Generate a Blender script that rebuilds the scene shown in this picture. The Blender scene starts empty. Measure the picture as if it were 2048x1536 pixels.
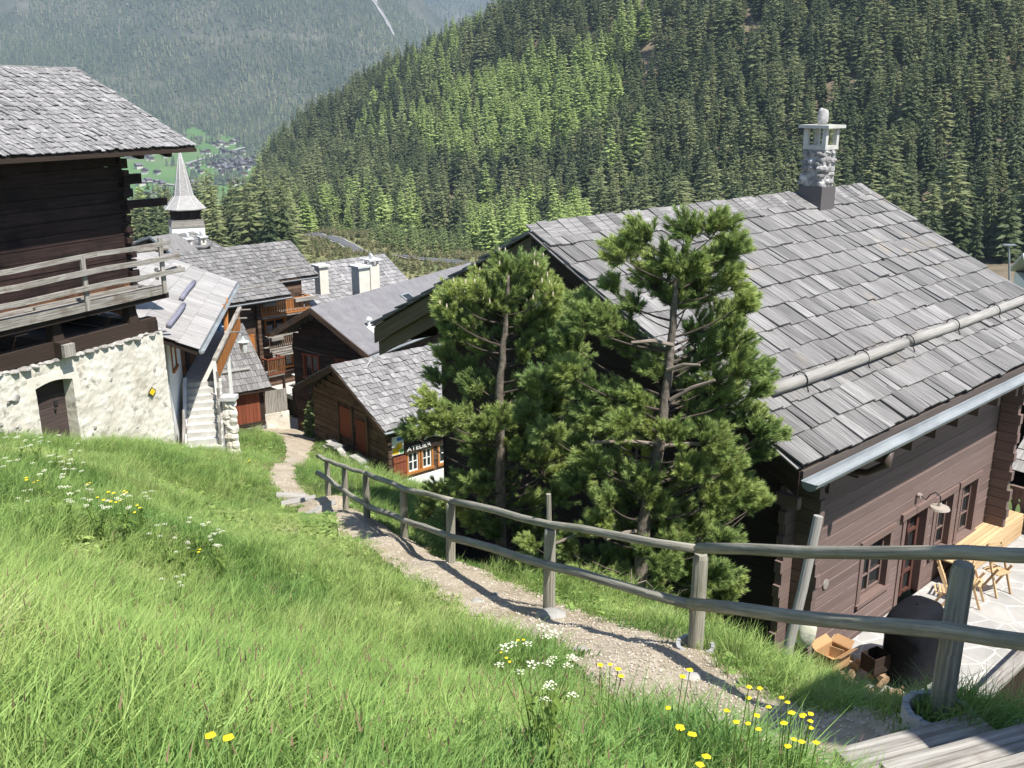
import bpy, math, random
import numpy as np
from mathutils import Vector, Matrix, noise

# ------------------------------------------------------------------ camera, world, sun, exposure
sc = bpy.context.scene
col = sc.collection
FPX, TH = 1950.0, math.atan(578 / 1950.0)          # focal length in photo pixels, pitch below the horizon
CT, ST = math.cos(TH), math.sin(TH)
cam = bpy.data.cameras.new('camera')
cam.sensor_width = 36.0
cam.lens = FPX / 2048.0 * 36.0
cam.clip_start, cam.clip_end = 0.1, 20000
camo = bpy.data.objects.new('camera', cam)
camo.rotation_euler = (math.pi / 2 - TH, 0, 0)
col.objects.link(camo)
sc.camera = camo

HAZECOL = (.62, .78, 1, 1); HAZE = 0.0001
SUN_EL = math.radians(59)
SUN_AZ = math.atan2(0.709, -0.704)                 # clockwise from +Y
sd = Vector((0.709 * math.cos(SUN_EL), -0.704 * math.cos(SUN_EL), math.sin(SUN_EL))).normalized()
w = bpy.data.worlds.new('World'); sc.world = w; w.use_nodes = True
nt = w.node_tree
sky = nt.nodes.new('ShaderNodeTexSky'); sky.sky_type = 'NISHITA'; sky.sun_disc = False
sky.sun_elevation = SUN_EL; sky.sun_rotation = SUN_AZ; sky.altitude = 1500
nt.links.new(sky.outputs[0], nt.nodes['Background'].inputs[0])
nt.nodes['Background'].inputs[1].default_value = 0.115
sun = bpy.data.lights.new('sun', 'SUN'); sun.energy = 4.9; sun.angle = math.radians(0.5); sun.color = (1, 0.955, 0.88)
suno = bpy.data.objects.new('sun', sun); suno.rotation_euler = sd.to_track_quat('Z', 'Y').to_euler(); suno.location = (5, -5, 30)
col.objects.link(suno)
sc.view_settings.view_transform = 'Standard'; sc.view_settings.look = 'None'
sc.view_settings.exposure = 0.68; sc.view_settings.gamma = 1
try:
    sc.cycles.use_denoising = True
    sc.cycles.max_bounces = 6; sc.cycles.diffuse_bounces = 3; sc.cycles.glossy_bounces = 2
    sc.cycles.transmission_bounces = 3; sc.cycles.volume_bounces = 0; sc.cycles.sample_clamp_indirect = 4
    sc.cycles.use_adaptive_sampling = True; sc.cycles.adaptive_threshold = 0.015
except Exception:
    pass

# ------------------------------------------------------------------ small helpers
R = random.Random(7)
NR = np.random.RandomState(11)
def V(*a): return np.array(a, float)
def unit(a):
    a = np.asarray(a, float); return a / (np.linalg.norm(a) + 1e-12)
def ray(px, py):
    u = (px - 1024) / FPX; v = (768 - py) / FPX
    return u, CT + v * ST, -ST + v * CT
def at(px, py, Y):                                  # world point seen at a photo pixel at forward distance Y
    a, b, c = ray(px, py); return V(a / b * Y, Y, c / b * Y)
def proj(x, y, z):
    d = y * CT - z * ST; h = y * ST + z * CT
    d = np.where(np.abs(d) < 1e-6, 1e-6, d)
    return 1024 + FPX * x / d, 768 - FPX * h / d

def tps(pts, lam=0.0):
    P = np.array(pts, float); n = len(P); xy = P[:, :2]; s = np.abs(xy).max()
    q = xy / s
    d2 = ((q[:, None] - q[None]) ** 2).sum(-1)
    K = 0.5 * d2 * np.log(d2 + 1e-12) + lam * np.eye(n)
    A = np.zeros((n + 3, n + 3)); A[:n, :n] = K; A[:n, n] = 1; A[:n, n + 1:] = q; A[n, :n] = 1; A[n + 1:, :n] = q.T
    wv = np.linalg.solve(A, np.concatenate([P[:, 2], np.zeros(3)]))
    def f(x, y):
        x = np.atleast_1d(np.asarray(x, float)); y = np.atleast_1d(np.asarray(y, float)); sh = x.shape
        g = np.stack([x.ravel(), y.ravel()], 1) / s; out = np.empty(len(g))
        for i in range(0, len(g), 20000):
            gg = g[i:i + 20000]
            e = ((gg[:, None] - q[None]) ** 2).sum(-1)
            out[i:i + 20000] = (0.5 * e * np.log(e + 1e-12)) @ wv[:n] + wv[n] + gg @ wv[n + 1:]
        return out.reshape(sh)
    return f
def vnoise(x, y, seed=0):                           # smooth value noise, numpy
    x = np.asarray(x, float); y = np.asarray(y, float)
    xi = np.floor(x).astype(int); yi = np.floor(y).astype(int); fx = x - xi; fy = y - yi
    fx = fx * fx * (3 - 2 * fx); fy = fy * fy * (3 - 2 * fy)
    def h(a, b):
        v = np.sin(a * 127.1 + b * 311.7 + seed * 74.7) * 43758.5453
        return v - np.floor(v)
    return (h(xi, yi) * (1 - fx) + h(xi + 1, yi) * fx) * (1 - fy) + (h(xi, yi + 1) * (1 - fx) + h(xi + 1, yi + 1) * fx) * fy

LOC = {}
def tag(o, label=None, cat=None, group=None, kind=None):
    if label: o['label'] = label
    if cat: o['category'] = cat
    if group: o['group'] = group
    if kind: o['kind'] = kind
    return o
def thing(name, loc, label, cat, group=None):
    o = bpy.data.objects.new(name, None); col.objects.link(o); o.location = [float(v) for v in loc]
    o.empty_display_size = 0.3
    LOC[o.name] = V(*o.location)
    return tag(o, label, cat, group)

def mesh_obj(name, verts, faces, mat, parent=None, shade=None, uvs=None, smooth=False, origin=None, matidx=None):
    verts = np.asarray(verts, float)
    if parent is not None: off = LOC[parent.name]
    elif origin is not None: off = np.asarray(origin, float)
    else: off = V(0, 0, 0)
    me = bpy.data.meshes.new(name)
    me.from_pydata((verts - off).tolist(), [], [tuple(int(i) for i in f) for f in faces])
    mats = mat if isinstance(mat, (list, tuple)) else [mat]
    for m in mats: me.materials.append(m)
    nf = len(me.polygons)
    if shade is not None and len(shade) == nf:
        a = me.attributes.new('shade', 'FLOAT', 'FACE'); a.data.foreach_set('value', np.asarray(shade, 'f'))
    if uvs is not None:
        l = me.uv_layers.new(name='UVMap'); l.data.foreach_set('uv', np.asarray(uvs, 'f').ravel())
    if matidx is not None: me.polygons.foreach_set('material_index', np.asarray(matidx, 'i'))
    if smooth: me.polygons.foreach_set('use_smooth', [True] * nf)
    me.update()
    o = bpy.data.objects.new(name, me); col.objects.link(o)
    if parent is not None:
        o.parent = parent; LOC[o.name] = LOC[parent.name]
    else:
        o.location = [float(v) for v in off]; LOC[o.name] = off
    return o

class MB:
    """collects boxes, tubes and polygons; build() links them as ONE mesh object"""
    def __init__(s): s.v = []; s.f = []; s.sh = []; s.uv = []; s.mi = []
    def face(s, idx, sh, uv=None, mi=0):
        s.f.append(idx); s.sh.append(sh); s.mi.append(mi)
        s.uv.extend(uv if uv else [(0, 0)] * len(idx))
    def obox(s, o, a, b, c, sh=None, mi=0):          # box from corner o and three edge vectors; grain runs along a
        if sh is None: sh = R.random()
        o = np.asarray(o, float); a = np.asarray(a, float); b = np.asarray(b, float); c = np.asarray(c, float)
        if np.dot(np.cross(a, b), c) < 0: o = o + c; c = -c
        n = len(s.v)
        s.v.extend([o, o + a, o + a + b, o + b, o + c, o + a + c, o + a + b + c, o + b + c])
        la, lb, lc = np.linalg.norm(a), np.linalg.norm(b), np.linalg.norm(c)
        U, W = R.uniform(0, 50), R.uniform(0, 50)
        q1 = [(U, W), (U, W + lb), (U + la, W + lb), (U + la, W)]
        q2 = [(U, W), (U + la, W), (U + la, W + lb), (U, W + lb)]
        q3 = [(U, W), (U + la, W), (U + la, W + lc), (U, W + lc)]
        q4 = [(U, W), (U + .05, W + lb), (U + .1, W + lc), (U + .05, W)]
        for f, q in (((0, 3, 2, 1), q1), ((4, 5, 6, 7), q2), ((0, 1, 5, 4), q3), ((2, 3, 7, 6), q3), ((1, 2, 6, 5), q4), ((3, 0, 4, 7), q4)):
            s.face([n + i for i in f], sh, q, mi)
        return s
    def box(s, x0, x1, y0, y1, z0, z1, sh=None, mi=0):
        return s.obox((x0, y0, z0), (x1 - x0, 0, 0), (0, y1 - y0, 0), (0, 0, z1 - z0), sh, mi)
    def beam(s, p, q, w, h, up=(0, 0, 1), sh=None, mi=0):   # squared bar from p to q
        p = np.asarray(p, float); q = np.asarray(q, float); d = unit(q - p)
        side = np.cross(d, np.asarray(up, float))
        if np.linalg.norm(side) < 1e-3: side = np.cross(d, V(1, 0.3, 0))
        side = unit(side); u2 = unit(np.cross(side, d))
        return s.obox(p - side * w / 2 - u2 * h / 2, q - p, side * w, u2 * h, sh, mi)
    def tube(s, pts, rad, n=10, sh=None, cap=True, mi=0, wob=0.0):
        pts = [np.asarray(p, float) for p in pts]
        if not hasattr(rad, '__len__'): rad = [rad] * len(pts)
        if sh is None: sh = R.random()
        base = len(s.v); prev = None; L = 0
        U = R.uniform(0, 50)
        for i, p in enumerate(pts):
            d = unit(pts[min(i + 1, len(pts) - 1)] - pts[max(i - 1, 0)])
            if prev is None:
                a = unit(np.cross(d, V(0.13, 0.31, 0.95) if abs(d[2]) < 0.9 else V(1, 0.2, 0)))
            else:
                a = unit(prev - d * np.dot(prev, d))
            prev = a; b = np.cross(d, a)
            for k in range(n):
                t = 2 * math.pi * k / n
                r = rad[i] * (1 + wob * (R.random() - .5))
                s.v.append(p + (a * math.cos(t) + b * math.sin(t)) * r)
        for i in range(len(pts) - 1):
            l = np.linalg.norm(pts[i + 1] - pts[i])
            for k in range(n):
                k2 = (k + 1) % n
                c0 = 2 * math.pi * rad[i] / n
                s.face([base + i * n + k, base + i * n + k2, base + (i + 1) * n + k2, base + (i + 1) * n + k], sh,
                       [(U + L, k * c0), (U + L, (k + 1) * c0), (U + L + l, (k + 1) * c0), (U + L + l, k * c0)], mi)
            L += l
        if cap:
            s.face([base + k for k in range(n)][::-1], sh, None, mi)
            s.face([base + (len(pts) - 1) * n + k for k in range(n)], sh, None, mi)
        return s
    def poly(s, pts, ext, sh=None, mi=0):            # flat polygon pushed out by the vector ext
        if sh is None: sh = R.random()
        pts = [np.asarray(p, float) for p in pts]; ext = np.asarray(ext, float); n = len(pts)
        nrm = np.zeros(3)
        for i in range(n): nrm += np.cross(pts[i], pts[(i + 1) % n])
        if np.dot(nrm, ext) > 0: pts = pts[::-1]
        b = len(s.v); s.v.extend(pts); s.v.extend([p + ext for p in pts])
        e1 = unit(pts[1] - pts[0]); e2 = unit(np.cross(e1, ext))
        uv = lambda p: (float(np.dot(p, e1)), float(np.dot(p, e2)))
        s.face([b + i for i in range(n)], sh, [uv(p) for p in pts], mi)
        s.face([b + n + i for i in range(n)][::-1], sh, [uv(p) for p in pts][::-1], mi)
        for i in range(n):
            j = (i + 1) % n; l = np.linalg.norm(pts[j] - pts[i]); t = np.linalg.norm(ext)
            s.face([b + j, b + i, b + n + i, b + n + j], sh, [(l, 0), (0, 0), (0, t), (l, t)], mi)
        return s
    def blob(s, c, r, seed=0, sh=None, n=8, m=6, rough=0.25, mi=0):      # rounded stone
        c = np.asarray(c, float); r = np.asarray(r, float) * np.ones(3); b = len(s.v)
        if sh is None: sh = R.random()
        rr = random.Random(seed)
        k3 = [V(rr.uniform(-1, 1), rr.uniform(-1, 1), rr.uniform(-1, 1)) * 2.2 for _ in range(3)]
        for i in range(m + 1):
            ph = math.pi * i / m
            for k in range(n):
                t = 2 * math.pi * k / n
                d = V(math.sin(ph) * math.cos(t), math.sin(ph) * math.sin(t), math.cos(ph))
                q = 1 + rough * sum(math.sin(float(np.dot(d, kk)) * 1.7 + j) for j, kk in enumerate(k3)) / 3
                s.v.append(c + d * r * q)
        for i in range(m):
            for k in range(n):
                k2 = (k + 1) % n
                s.face([b + i * n + k, b + (i + 1) * n + k, b + (i + 1) * n + k2, b + i * n + k2], sh, None, mi)
        return s
    def build(s, name, mat, parent=None, smooth=False, origin=None, **kw):
        return mesh_obj(name, s.v, s.f, mat, parent, s.sh, s.uv, smooth, origin, s.mi if isinstance(mat, (list, tuple)) else None)

# ------------------------------------------------------------------ materials
def mat(name, c1, c2=None, coord='UV', scale=(1, 1, 1), detail=5, rough=0.85, bump=0.0, var=0.3, c3=None, s3=0.6, t3=(0.5, 0.62),
        rnd=0.0, spec=0.25, bdist=0.02, nrough=0.6, metal=0.0, vor=None, ramp=(0.3, 0.7)):
    """procedural surface: two colours through a stretched noise, an optional third in patches, per-piece tone from 'shade'"""
    m = bpy.data.materials.new(name); m.use_nodes = True; t = m.node_tree; N = t.nodes; L = t.links
    b = N['Principled BSDF']; b.inputs['Roughness'].default_value = rough; b.inputs['Specular IOR Level'].default_value = spec
    b.inputs['Metallic'].default_value = metal
    tc = N.new('ShaderNodeTexCoord'); mp = N.new('ShaderNodeMapping'); mp.inputs['Scale'].default_value = scale
    L.new(tc.outputs[coord], mp.inputs['Vector'])
    nz = N.new('ShaderNodeTexNoise'); nz.inputs['Scale'].default_value = 1.0; nz.inputs['Detail'].default_value = detail
    nz.inputs['Roughness'].default_value = nrough
    L.new(mp.outputs[0], nz.inputs['Vector'])
    cr = N.new('ShaderNodeValToRGB'); cr.color_ramp.elements[0].position = ramp[0]; cr.color_ramp.elements[1].position = ramp[1]
    cr.color_ramp.elements[0].color = (*c1, 1); cr.color_ramp.elements[1].color = (*(c2 or c1), 1)
    L.new(nz.outputs['Fac'], cr.inputs[0]); out = cr.outputs[0]
    if c3:
        n3 = N.new('ShaderNodeTexNoise'); n3.inputs['Scale'].default_value = s3; n3.inputs['Detail'].default_value = 6
        n3.inputs['Roughness'].default_value = 0.65
        L.new(tc.outputs['Object'], n3.inputs['Vector'])
        r3 = N.new('ShaderNodeMapRange'); r3.inputs[1].default_value = t3[0]; r3.inputs[2].default_value = t3[1]
        L.new(n3.outputs['Fac'], r3.inputs[0])
        mx = N.new('ShaderNodeMix'); mx.data_type = 'RGBA'; mx.inputs[7].default_value = (*c3, 1)
        L.new(r3.outputs[0], mx.inputs[0]); L.new(out, mx.inputs[6]); out = mx.outputs[2]
    hs = N.new('ShaderNodeAttribute'); hs.attribute_name = 'shade'
    mr = N.new('ShaderNodeMapRange'); mr.inputs[3].default_value = 1 - var; mr.inputs[4].default_value = 1 + var
    L.new(hs.outputs['Fac'], mr.inputs[0]); fac = mr.outputs[0]
    if rnd:
        oi = N.new('ShaderNodeObjectInfo'); m2 = N.new('ShaderNodeMapRange'); m2.inputs[3].default_value = 1 - rnd; m2.inputs[4].default_value = 1 + rnd
        L.new(oi.outputs['Random'], m2.inputs[0]); mm = N.new('ShaderNodeMath'); mm.operation = 'MULTIPLY'
        L.new(fac, mm.inputs[0]); L.new(m2.outputs[0], mm.inputs[1]); fac = mm.outputs[0]
    vm = N.new('ShaderNodeVectorMath'); vm.operation = 'SCALE'
    L.new(out, vm.inputs[0]); L.new(fac, vm.inputs['Scale']); L.new(vm.outputs[0], b.inputs['Base Color'])
    if bump:
        src = nz.outputs['Fac']
        if vor:
            vo = N.new('ShaderNodeTexVoronoi'); vo.inputs['Scale'].default_value = vor; L.new(tc.outputs['Object'], vo.inputs['Vector'])
            ad = N.new('ShaderNodeMath'); ad.operation = 'ADD'; L.new(vo.outputs['Distance'], ad.inputs[0]); L.new(src, ad.inputs[1]); src = ad.outputs[0]
        bp = N.new('ShaderNodeBump'); bp.inputs['Strength'].default_value = bump; bp.inputs['Distance'].default_value = bdist
        L.new(src, bp.inputs['Height']); L.new(bp.outputs[0], b.inputs['Normal'])
    return m

def leafmat(name, ramp, var=0.3, trans=0.35, rough=0.6, patch=None):
    """foliage: tone per tree from Object Info random, per leaf from 'shade', some light passes through"""
    m = bpy.data.materials.new(name); m.use_nodes = True; t = m.node_tree; N = t.nodes; L = t.links
    N.remove(N['Principled BSDF']); o = N['Material Output']
    oi = N.new('ShaderNodeObjectInfo'); cr = N.new('ShaderNodeValToRGB')
    for i, (p, c) in enumerate(ramp):
        e = cr.color_ramp.elements[i] if i < 2 else cr.color_ramp.elements.new(p)
        e.position = p; e.color = (*c, 1)
    src = oi.outputs['Random']
    if patch:
        g = N.new('ShaderNodeNewGeometry') if patch[2] else N.new('ShaderNodeTexCoord')
        nz = N.new('ShaderNodeTexNoise'); nz.inputs['Scale'].default_value = patch[0]; nz.inputs['Detail'].default_value = 3
        if patch[2]: L.new(oi.outputs['Location'], nz.inputs['Vector'])
        else: L.new(g.outputs['Object'], nz.inputs['Vector'])
        m0 = N.new('ShaderNodeMapRange'); m0.inputs[1].default_value = 0.3; m0.inputs[2].default_value = 0.7
        L.new(nz.outputs['Fac'], m0.inputs[0])
        mx0 = N.new('ShaderNodeMix'); mx0.inputs[0].default_value = patch[1]
        L.new(src, mx0.inputs[2]); L.new(m0.outputs[0], mx0.inputs[3]); src = mx0.outputs[0]
    L.new(src, cr.inputs[0])
    at_ = N.new('ShaderNodeAttribute'); at_.attribute_name = 'shade'
    mr = N.new('ShaderNodeMapRange'); mr.inputs[3].default_value = 1 - var; mr.inputs[4].default_value = 1 + var
    L.new(at_.outputs['Fac'], mr.inputs[0])
    vm = N.new('ShaderNodeVectorMath'); vm.operation = 'SCALE'; L.new(cr.outputs[0], vm.inputs[0]); L.new(mr.outputs[0], vm.inputs['Scale'])
    d = N.new('ShaderNodeBsdfPrincipled'); d.inputs['Roughness'].default_value = rough; d.inputs['Specular IOR Level'].default_value = 0.3
    L.new(vm.outputs[0], d.inputs['Base Color'])
    tr = N.new('ShaderNodeBsdfTranslucent'); L.new(vm.outputs[0], tr.inputs['Color'])
    mx = N.new('ShaderNodeMixShader'); mx.inputs[0].default_value = trans
    L.new(d.outputs[0], mx.inputs[1]); L.new(tr.outputs[0], mx.inputs[2]); L.new(mx.outputs[0], o.inputs['Surface'])
    return m

WG = (0.42, 1.5, 1)
M = {}
M['shingle'] = mat('weathered grey shingle', (0.074, 0.071, 0.070), (0.272, 0.264, 0.258), scale=(1.3, 26, 1), bump=0.6, var=0.34, c3=(0.27, 0.225, 0.165), s3=0.9, t3=(0.6, 0.8), detail=7, ramp=(.28, .66))
M['shingle_pale'] = mat('pale grey shingle', (0.24, 0.23, 0.225), (0.44, 0.425, 0.41), scale=(1.6, 18, 1), bump=0.4, var=0.16, detail=6)
M['shingle_old'] = mat('old split shingle', (0.125, 0.12, 0.118), (0.36, 0.35, 0.348), scale=(2.5, 26, 1), bump=0.6, var=0.36, detail=6)
M['brownwall'] = mat('stained brown boards', (0.142, 0.098, 0.087), (0.205, 0.15, 0.135), scale=(0.6, 30, 1), bump=0.25, var=0.13, rough=0.75)
M['darkboards'] = mat('shade-darkened boards', (0.022, 0.016, 0.015), (0.04, 0.029, 0.027), scale=(0.6, 30, 1), bump=0.25, var=0.15, rough=0.75)  # brown boards darkened so the colour carries the gable's shade
M['litedge'] = mat('sunlit board edge', (0.24, 0.175, 0.155), (0.33, 0.25, 0.225), scale=(3, 3, 1), var=0.25)  # paler tone stands in for sun catching the board edges
M['brownframe'] = mat('brown window frame wood', (0.15, 0.10, 0.088), (0.21, 0.15, 0.13), scale=(1, 24, 1), bump=0.2, var=0.08, rough=0.7)
M['darkwood'] = mat('dark brown timber', (0.026, 0.018, 0.014), (0.05, 0.034, 0.026), scale=(0.8, 20, 1), bump=0.5, var=0.25)
M['oldlog'] = mat('sun-blackened log', (0.018, 0.012, 0.011), (0.068, 0.040, 0.034), scale=(0.7, 16, 1), bump=0.8, var=0.35, c3=(0.012, 0.008, 0.008), s3=1.1, t3=(0.45, 0.7))
M['warmlog'] = mat('warm brown larch boards', (0.10, 0.045, 0.02), (0.23, 0.105, 0.045), scale=(0.7, 16, 1), bump=0.6, var=0.3)
M['cabinlog'] = mat('weathered cabin log', (0.06, 0.037, 0.026), (0.18, 0.115, 0.08), scale=(0.6, 14, 1), bump=0.9, var=0.4, c3=(0.05, 0.035, 0.028), s3=2.2, t3=(0.5, 0.7))
M['orange'] = mat('orange varnished wood', (0.30, 0.115, 0.03), (0.46, 0.19, 0.055), scale=(1, 20, 1), bump=0.2, var=0.2, rough=0.6)
M['redwood'] = mat('red brown shutter wood', (0.16, 0.045, 0.025), (0.24, 0.075, 0.04), scale=(1, 20, 1), bump=0.2, var=0.15)
M['greywood'] = mat('silver grey timber', (0.13, 0.115, 0.10), (0.40, 0.38, 0.345), scale=(1.2, 26, 1), bump=0.7, var=0.22, detail=8, ramp=(.32, .62), c3=(.16, .12, .09), s3=1.8, t3=(.52, .72))
M['rail'] = mat('weathered round rail', (0.14, 0.13, 0.105), (0.44, 0.415, 0.345), scale=(1.3, 34, 1), bump=0.9, var=0.12, c3=(0.20, 0.20, 0.14), s3=2.5, t3=(0.48, 0.75), detail=8)
M['snowlog'] = mat('snow guard log', (0.22, 0.21, 0.195), (0.40, 0.385, 0.36), scale=(1.4, 24, 1), bump=0.6, var=0.1)
M['plaster'] = mat('cream lime plaster', (0.50, 0.46, 0.385), (0.76, 0.735, 0.665), coord='Object', scale=(1.3, 1.3, 1.3), bump=0.4, bdist=0.03, var=0.06, vor=5.0, c3=(0.33, 0.31, 0.27), s3=3.6, t3=(0.56, 0.66))
M['render'] = mat('smooth cream render', (0.62, 0.58, 0.50), (0.76, 0.73, 0.65), coord='Object', scale=(3, 3, 3), bump=0.2, var=0.05)
M['white'] = mat('white painted render', (0.70, 0.70, 0.68), (0.82, 0.82, 0.80), coord='Object', scale=(2, 2, 2), bump=0.2, var=0.04)
M['rubble'] = mat('grey field stone', (0.22, 0.215, 0.20), (0.42, 0.41, 0.38), coord='Object', scale=(5, 5, 5), bump=0.7, var=0.3)
M['paleslab'] = mat('pale stone slab', (0.46, 0.46, 0.46), (0.66, 0.66, 0.64), coord='Object', scale=(5, 5, 5), bump=0.4, var=0.1)
M['concrete'] = mat('pale concrete', (0.42, 0.41, 0.38), (0.58, 0.57, 0.53), coord='Object', scale=(4, 4, 4), bump=0.4, var=0.08)
M['slate'] = mat('dark felt roofing', (0.155, 0.15, 0.16), (0.215, 0.21, 0.215), coord='Object', scale=(2.2, 2.2, 2.2), bump=0.5, var=0.14, detail=8, c3=(0.25, 0.245, 0.25), s3=6, t3=(0.62, 0.7))
M['zinc'] = mat('zinc sheet', (0.20, 0.22, 0.235), (0.34, 0.37, 0.385), coord='Object', scale=(0.8, 0.8, 3), rough=0.55, metal=0.2, var=0.08)
M['pipe'] = mat('brown painted pipe', (0.09, 0.06, 0.05), (0.11, 0.08, 0.07), rough=0.4, var=0.05, spec=0.5)
M['flash'] = mat('dark lead flashing', (0.10, 0.09, 0.09), (0.13, 0.12, 0.12), coord='Object', rough=0.5, var=0.1)
M['glass'] = mat('window glass', (0.018, 0.02, 0.022), (0.035, 0.04, 0.042), coord='Object', rough=0.08, spec=0.6, var=0.3)
M['curtain'] = mat('white lace curtain', (0.35, 0.35, 0.34), (0.6, 0.6, 0.58), coord='Object', scale=(9, 9, 3), var=0.1)
M['yellow'] = mat('yellow paint', (0.72, 0.50, 0.02), (0.78, 0.56, 0.03), coord='Object', var=0.05)
M['black'] = mat('black cover fabric', (0.003, 0.0035, 0.006), (0.007, 0.008, 0.013), coord='Object', scale=(5, 5, 5), rough=0.8, bump=0.6, var=0.05, spec=0.2)
M['pinewood'] = mat('light pine boards', (0.48, 0.32, 0.17), (0.66, 0.48, 0.28), scale=(1, 18, 1), bump=0.15, var=0.15, rough=0.6)
M['cardboard'] = mat('cardboard', (0.42, 0.25, 0.12), (0.50, 0.31, 0.16), coord='Object', var=0.12, rough=0.9)
M['plastic'] = mat('plastic bag', (0.7, 0.7, 0.62), (0.82, 0.80, 0.62), coord='Object', scale=(6, 6, 6), rough=0.35, bump=0.8, var=0.1, c3=(0.70, 0.62, 0.15), s3=3.5, t3=(0.5, 0.56), spec=0.5)
M['firewood'] = mat('split firewood', (0.22, 0.14, 0.08), (0.42, 0.30, 0.19), scale=(2, 16, 1), bump=0.6, var=0.35)
M['lampmetal'] = mat('pale enamel', (0.34, 0.29, 0.25), (0.42, 0.37, 0.32), coord='Object', rough=0.4, var=0.05, spec=0.5)
M['iron'] = mat('black iron', (0.02, 0.02, 0.022), (0.035, 0.035, 0.038), coord='Object', rough=0.5, var=0.1)
M['bark'] = mat('pine bark', (0.085, 0.07, 0.058), (0.25, 0.215, 0.18), scale=(9, 14, 1), bump=1.0, bdist=0.03, var=0.15, detail=8)
M['limbbark'] = mat('brown limb bark', (0.05, 0.04, 0.032), (0.11, 0.09, 0.075), scale=(6, 14, 1), bump=.6, var=.3)
M['deadwood'] = mat('dead pine twigs', (0.15, 0.12, 0.10), (0.28, 0.24, 0.20), scale=(4, 20, 1), var=0.25)
M['farbark'] = mat('forest trunk', (0.11, 0.09, 0.075), (0.20, 0.17, 0.15), coord='Object', var=0.2)
M['asphalt'] = mat('grey asphalt', (0.10, 0.10, 0.105), (0.14, 0.14, 0.145), coord='Object', scale=(0.3, 0.3, 0.3), var=0.0)
M['paleroad'] = mat('pale country road', (0.30, 0.29, 0.27), (0.38, 0.37, 0.34), coord='Object', scale=(0.1, 0.1, 0.1), var=0.0)
M['dirt'] = mat('trodden gravel path', (0.25, 0.20, 0.14), (0.52, 0.455, 0.36), coord='Object', scale=(14, 14, 14), detail=10, nrough=0.75, bump=0.6, bdist=0.02, var=0.0, c3=(0.30, 0.245, 0.175), s3=1.3, t3=(0.45, 0.65), ramp=(0.34, 0.62))
M['soil'] = mat('soil under the grass', (0.07, 0.10, 0.03), (0.13, 0.17, 0.05), coord='Object', scale=(3, 3, 3), detail=8, var=0.0, bump=0.5)
M['hill'] = mat('forest floor', (0.12, 0.10, 0.06), (0.28, 0.215, 0.145), coord='Object', scale=(0.05, 0.05, 0.05), detail=8, var=0.0)
M['bank'] = mat('dry grass bank', (0.12, 0.13, 0.05), (0.33, 0.30, 0.15), coord='Object', scale=(0.5, 0.18, 0.5), detail=12, var=0.0, nrough=0.8, c3=(0.10, 0.15, 0.045), s3=0.06, t3=(0.42, 0.6))
M['meadow'] = mat('valley meadow', (0.075, 0.16, 0.035), (0.13, 0.235, 0.06), coord='Object', scale=(0.006, 0.006, 0.006), detail=6, var=0.0, c3=(0.16, 0.18, 0.08), s3=0.012, t3=(0.5, 0.66))
M['farhill'] = mat('mountain forest floor', (0.045, 0.055, 0.032), (0.17, 0.16, 0.12), coord='Object', scale=(0.006, 0.006, 0.006), detail=9, nrough=0.7, var=0.0, ramp=(0.4, 0.75))
M['scree'] = mat('pale scree', (0.20, 0.19, 0.175), (0.42, 0.40, 0.375), coord='Object', scale=(0.03, 0.03, 0.03), detail=8, var=0.0)
M['flagstone'] = mat('flagstone paving', (0.50, 0.48, 0.44), (0.62, 0.60, 0.55), coord='Object', scale=(3, 3, 3), var=0.1, bump=0.2)
M['grasswhite'] = mat('white umbel flowers', (0.50, 0.50, 0.36), (0.68, 0.68, 0.54), coord='Object', var=0.12)
M['yellowflower'] = mat('yellow petals', (0.75, 0.55, 0.01), (0.85, 0.66, 0.03), coord='Object', var=0.1)
M['stem'] = leafmat('flower stem', [(0, (0.10, 0.17, 0.03)), (1, (0.17, 0.25, 0.05))], var=0.2)
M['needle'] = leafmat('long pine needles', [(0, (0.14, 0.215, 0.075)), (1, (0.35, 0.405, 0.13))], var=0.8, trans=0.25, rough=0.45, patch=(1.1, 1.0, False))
M['needle_dry'] = mat('dry rust needles', (0.30, 0.14, 0.06), (0.40, 0.22, 0.10), coord='Object', var=0.2)
M['bud'] = mat('pale pine buds', (0.55, 0.44, 0.36), (0.7, 0.6, 0.5), coord='Object', var=0.1)
M['spruce'] = leafmat('spruce foliage', [(0, (0.032, 0.055, 0.022)), (0.5, (0.08, 0.11, 0.04)), (1, (0.16, 0.18, 0.078))], var=0.28, trans=0.22, patch=(0.02, 0.35, True))
M['larch'] = leafmat('fresh larch foliage', [(0, (0.31, 0.40, 0.12)), (1, (0.43, 0.52, 0.19))], var=0.22, trans=0.3)
M['larchgrey'] = leafmat('larch just budding', [(0, (0.15, 0.18, 0.075)), (1, (0.25, 0.275, 0.12))], var=0.22, trans=0.25)
M['youngspruce'] = leafmat('young spruce foliage', [(0, (0.12, 0.17, 0.06)), (1, (0.20, 0.25, 0.09))], var=0.35, trans=0.2)
M['farforest'] = leafmat('far forest', [(0, (0.05, 0.08, 0.04)), (0.6, (0.12, 0.155, 0.07)), (1, (0.28, 0.27, 0.15))], var=0.45, trans=0.1, patch=(0.004, 0.4, True))
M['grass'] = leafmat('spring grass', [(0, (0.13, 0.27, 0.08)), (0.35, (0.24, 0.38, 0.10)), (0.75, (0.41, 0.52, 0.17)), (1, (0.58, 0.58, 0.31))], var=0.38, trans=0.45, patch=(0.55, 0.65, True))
M['seed'] = mat('reddish seed heads', (0.20, 0.12, 0.09), (0.30, 0.19, 0.13), coord='Object', var=0.2)
M['drygrass'] = leafmat('dry grass', [(0, (0.30, 0.25, 0.13)), (1, (0.45, 0.39, 0.24))], var=0.25, trans=0.3)
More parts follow.
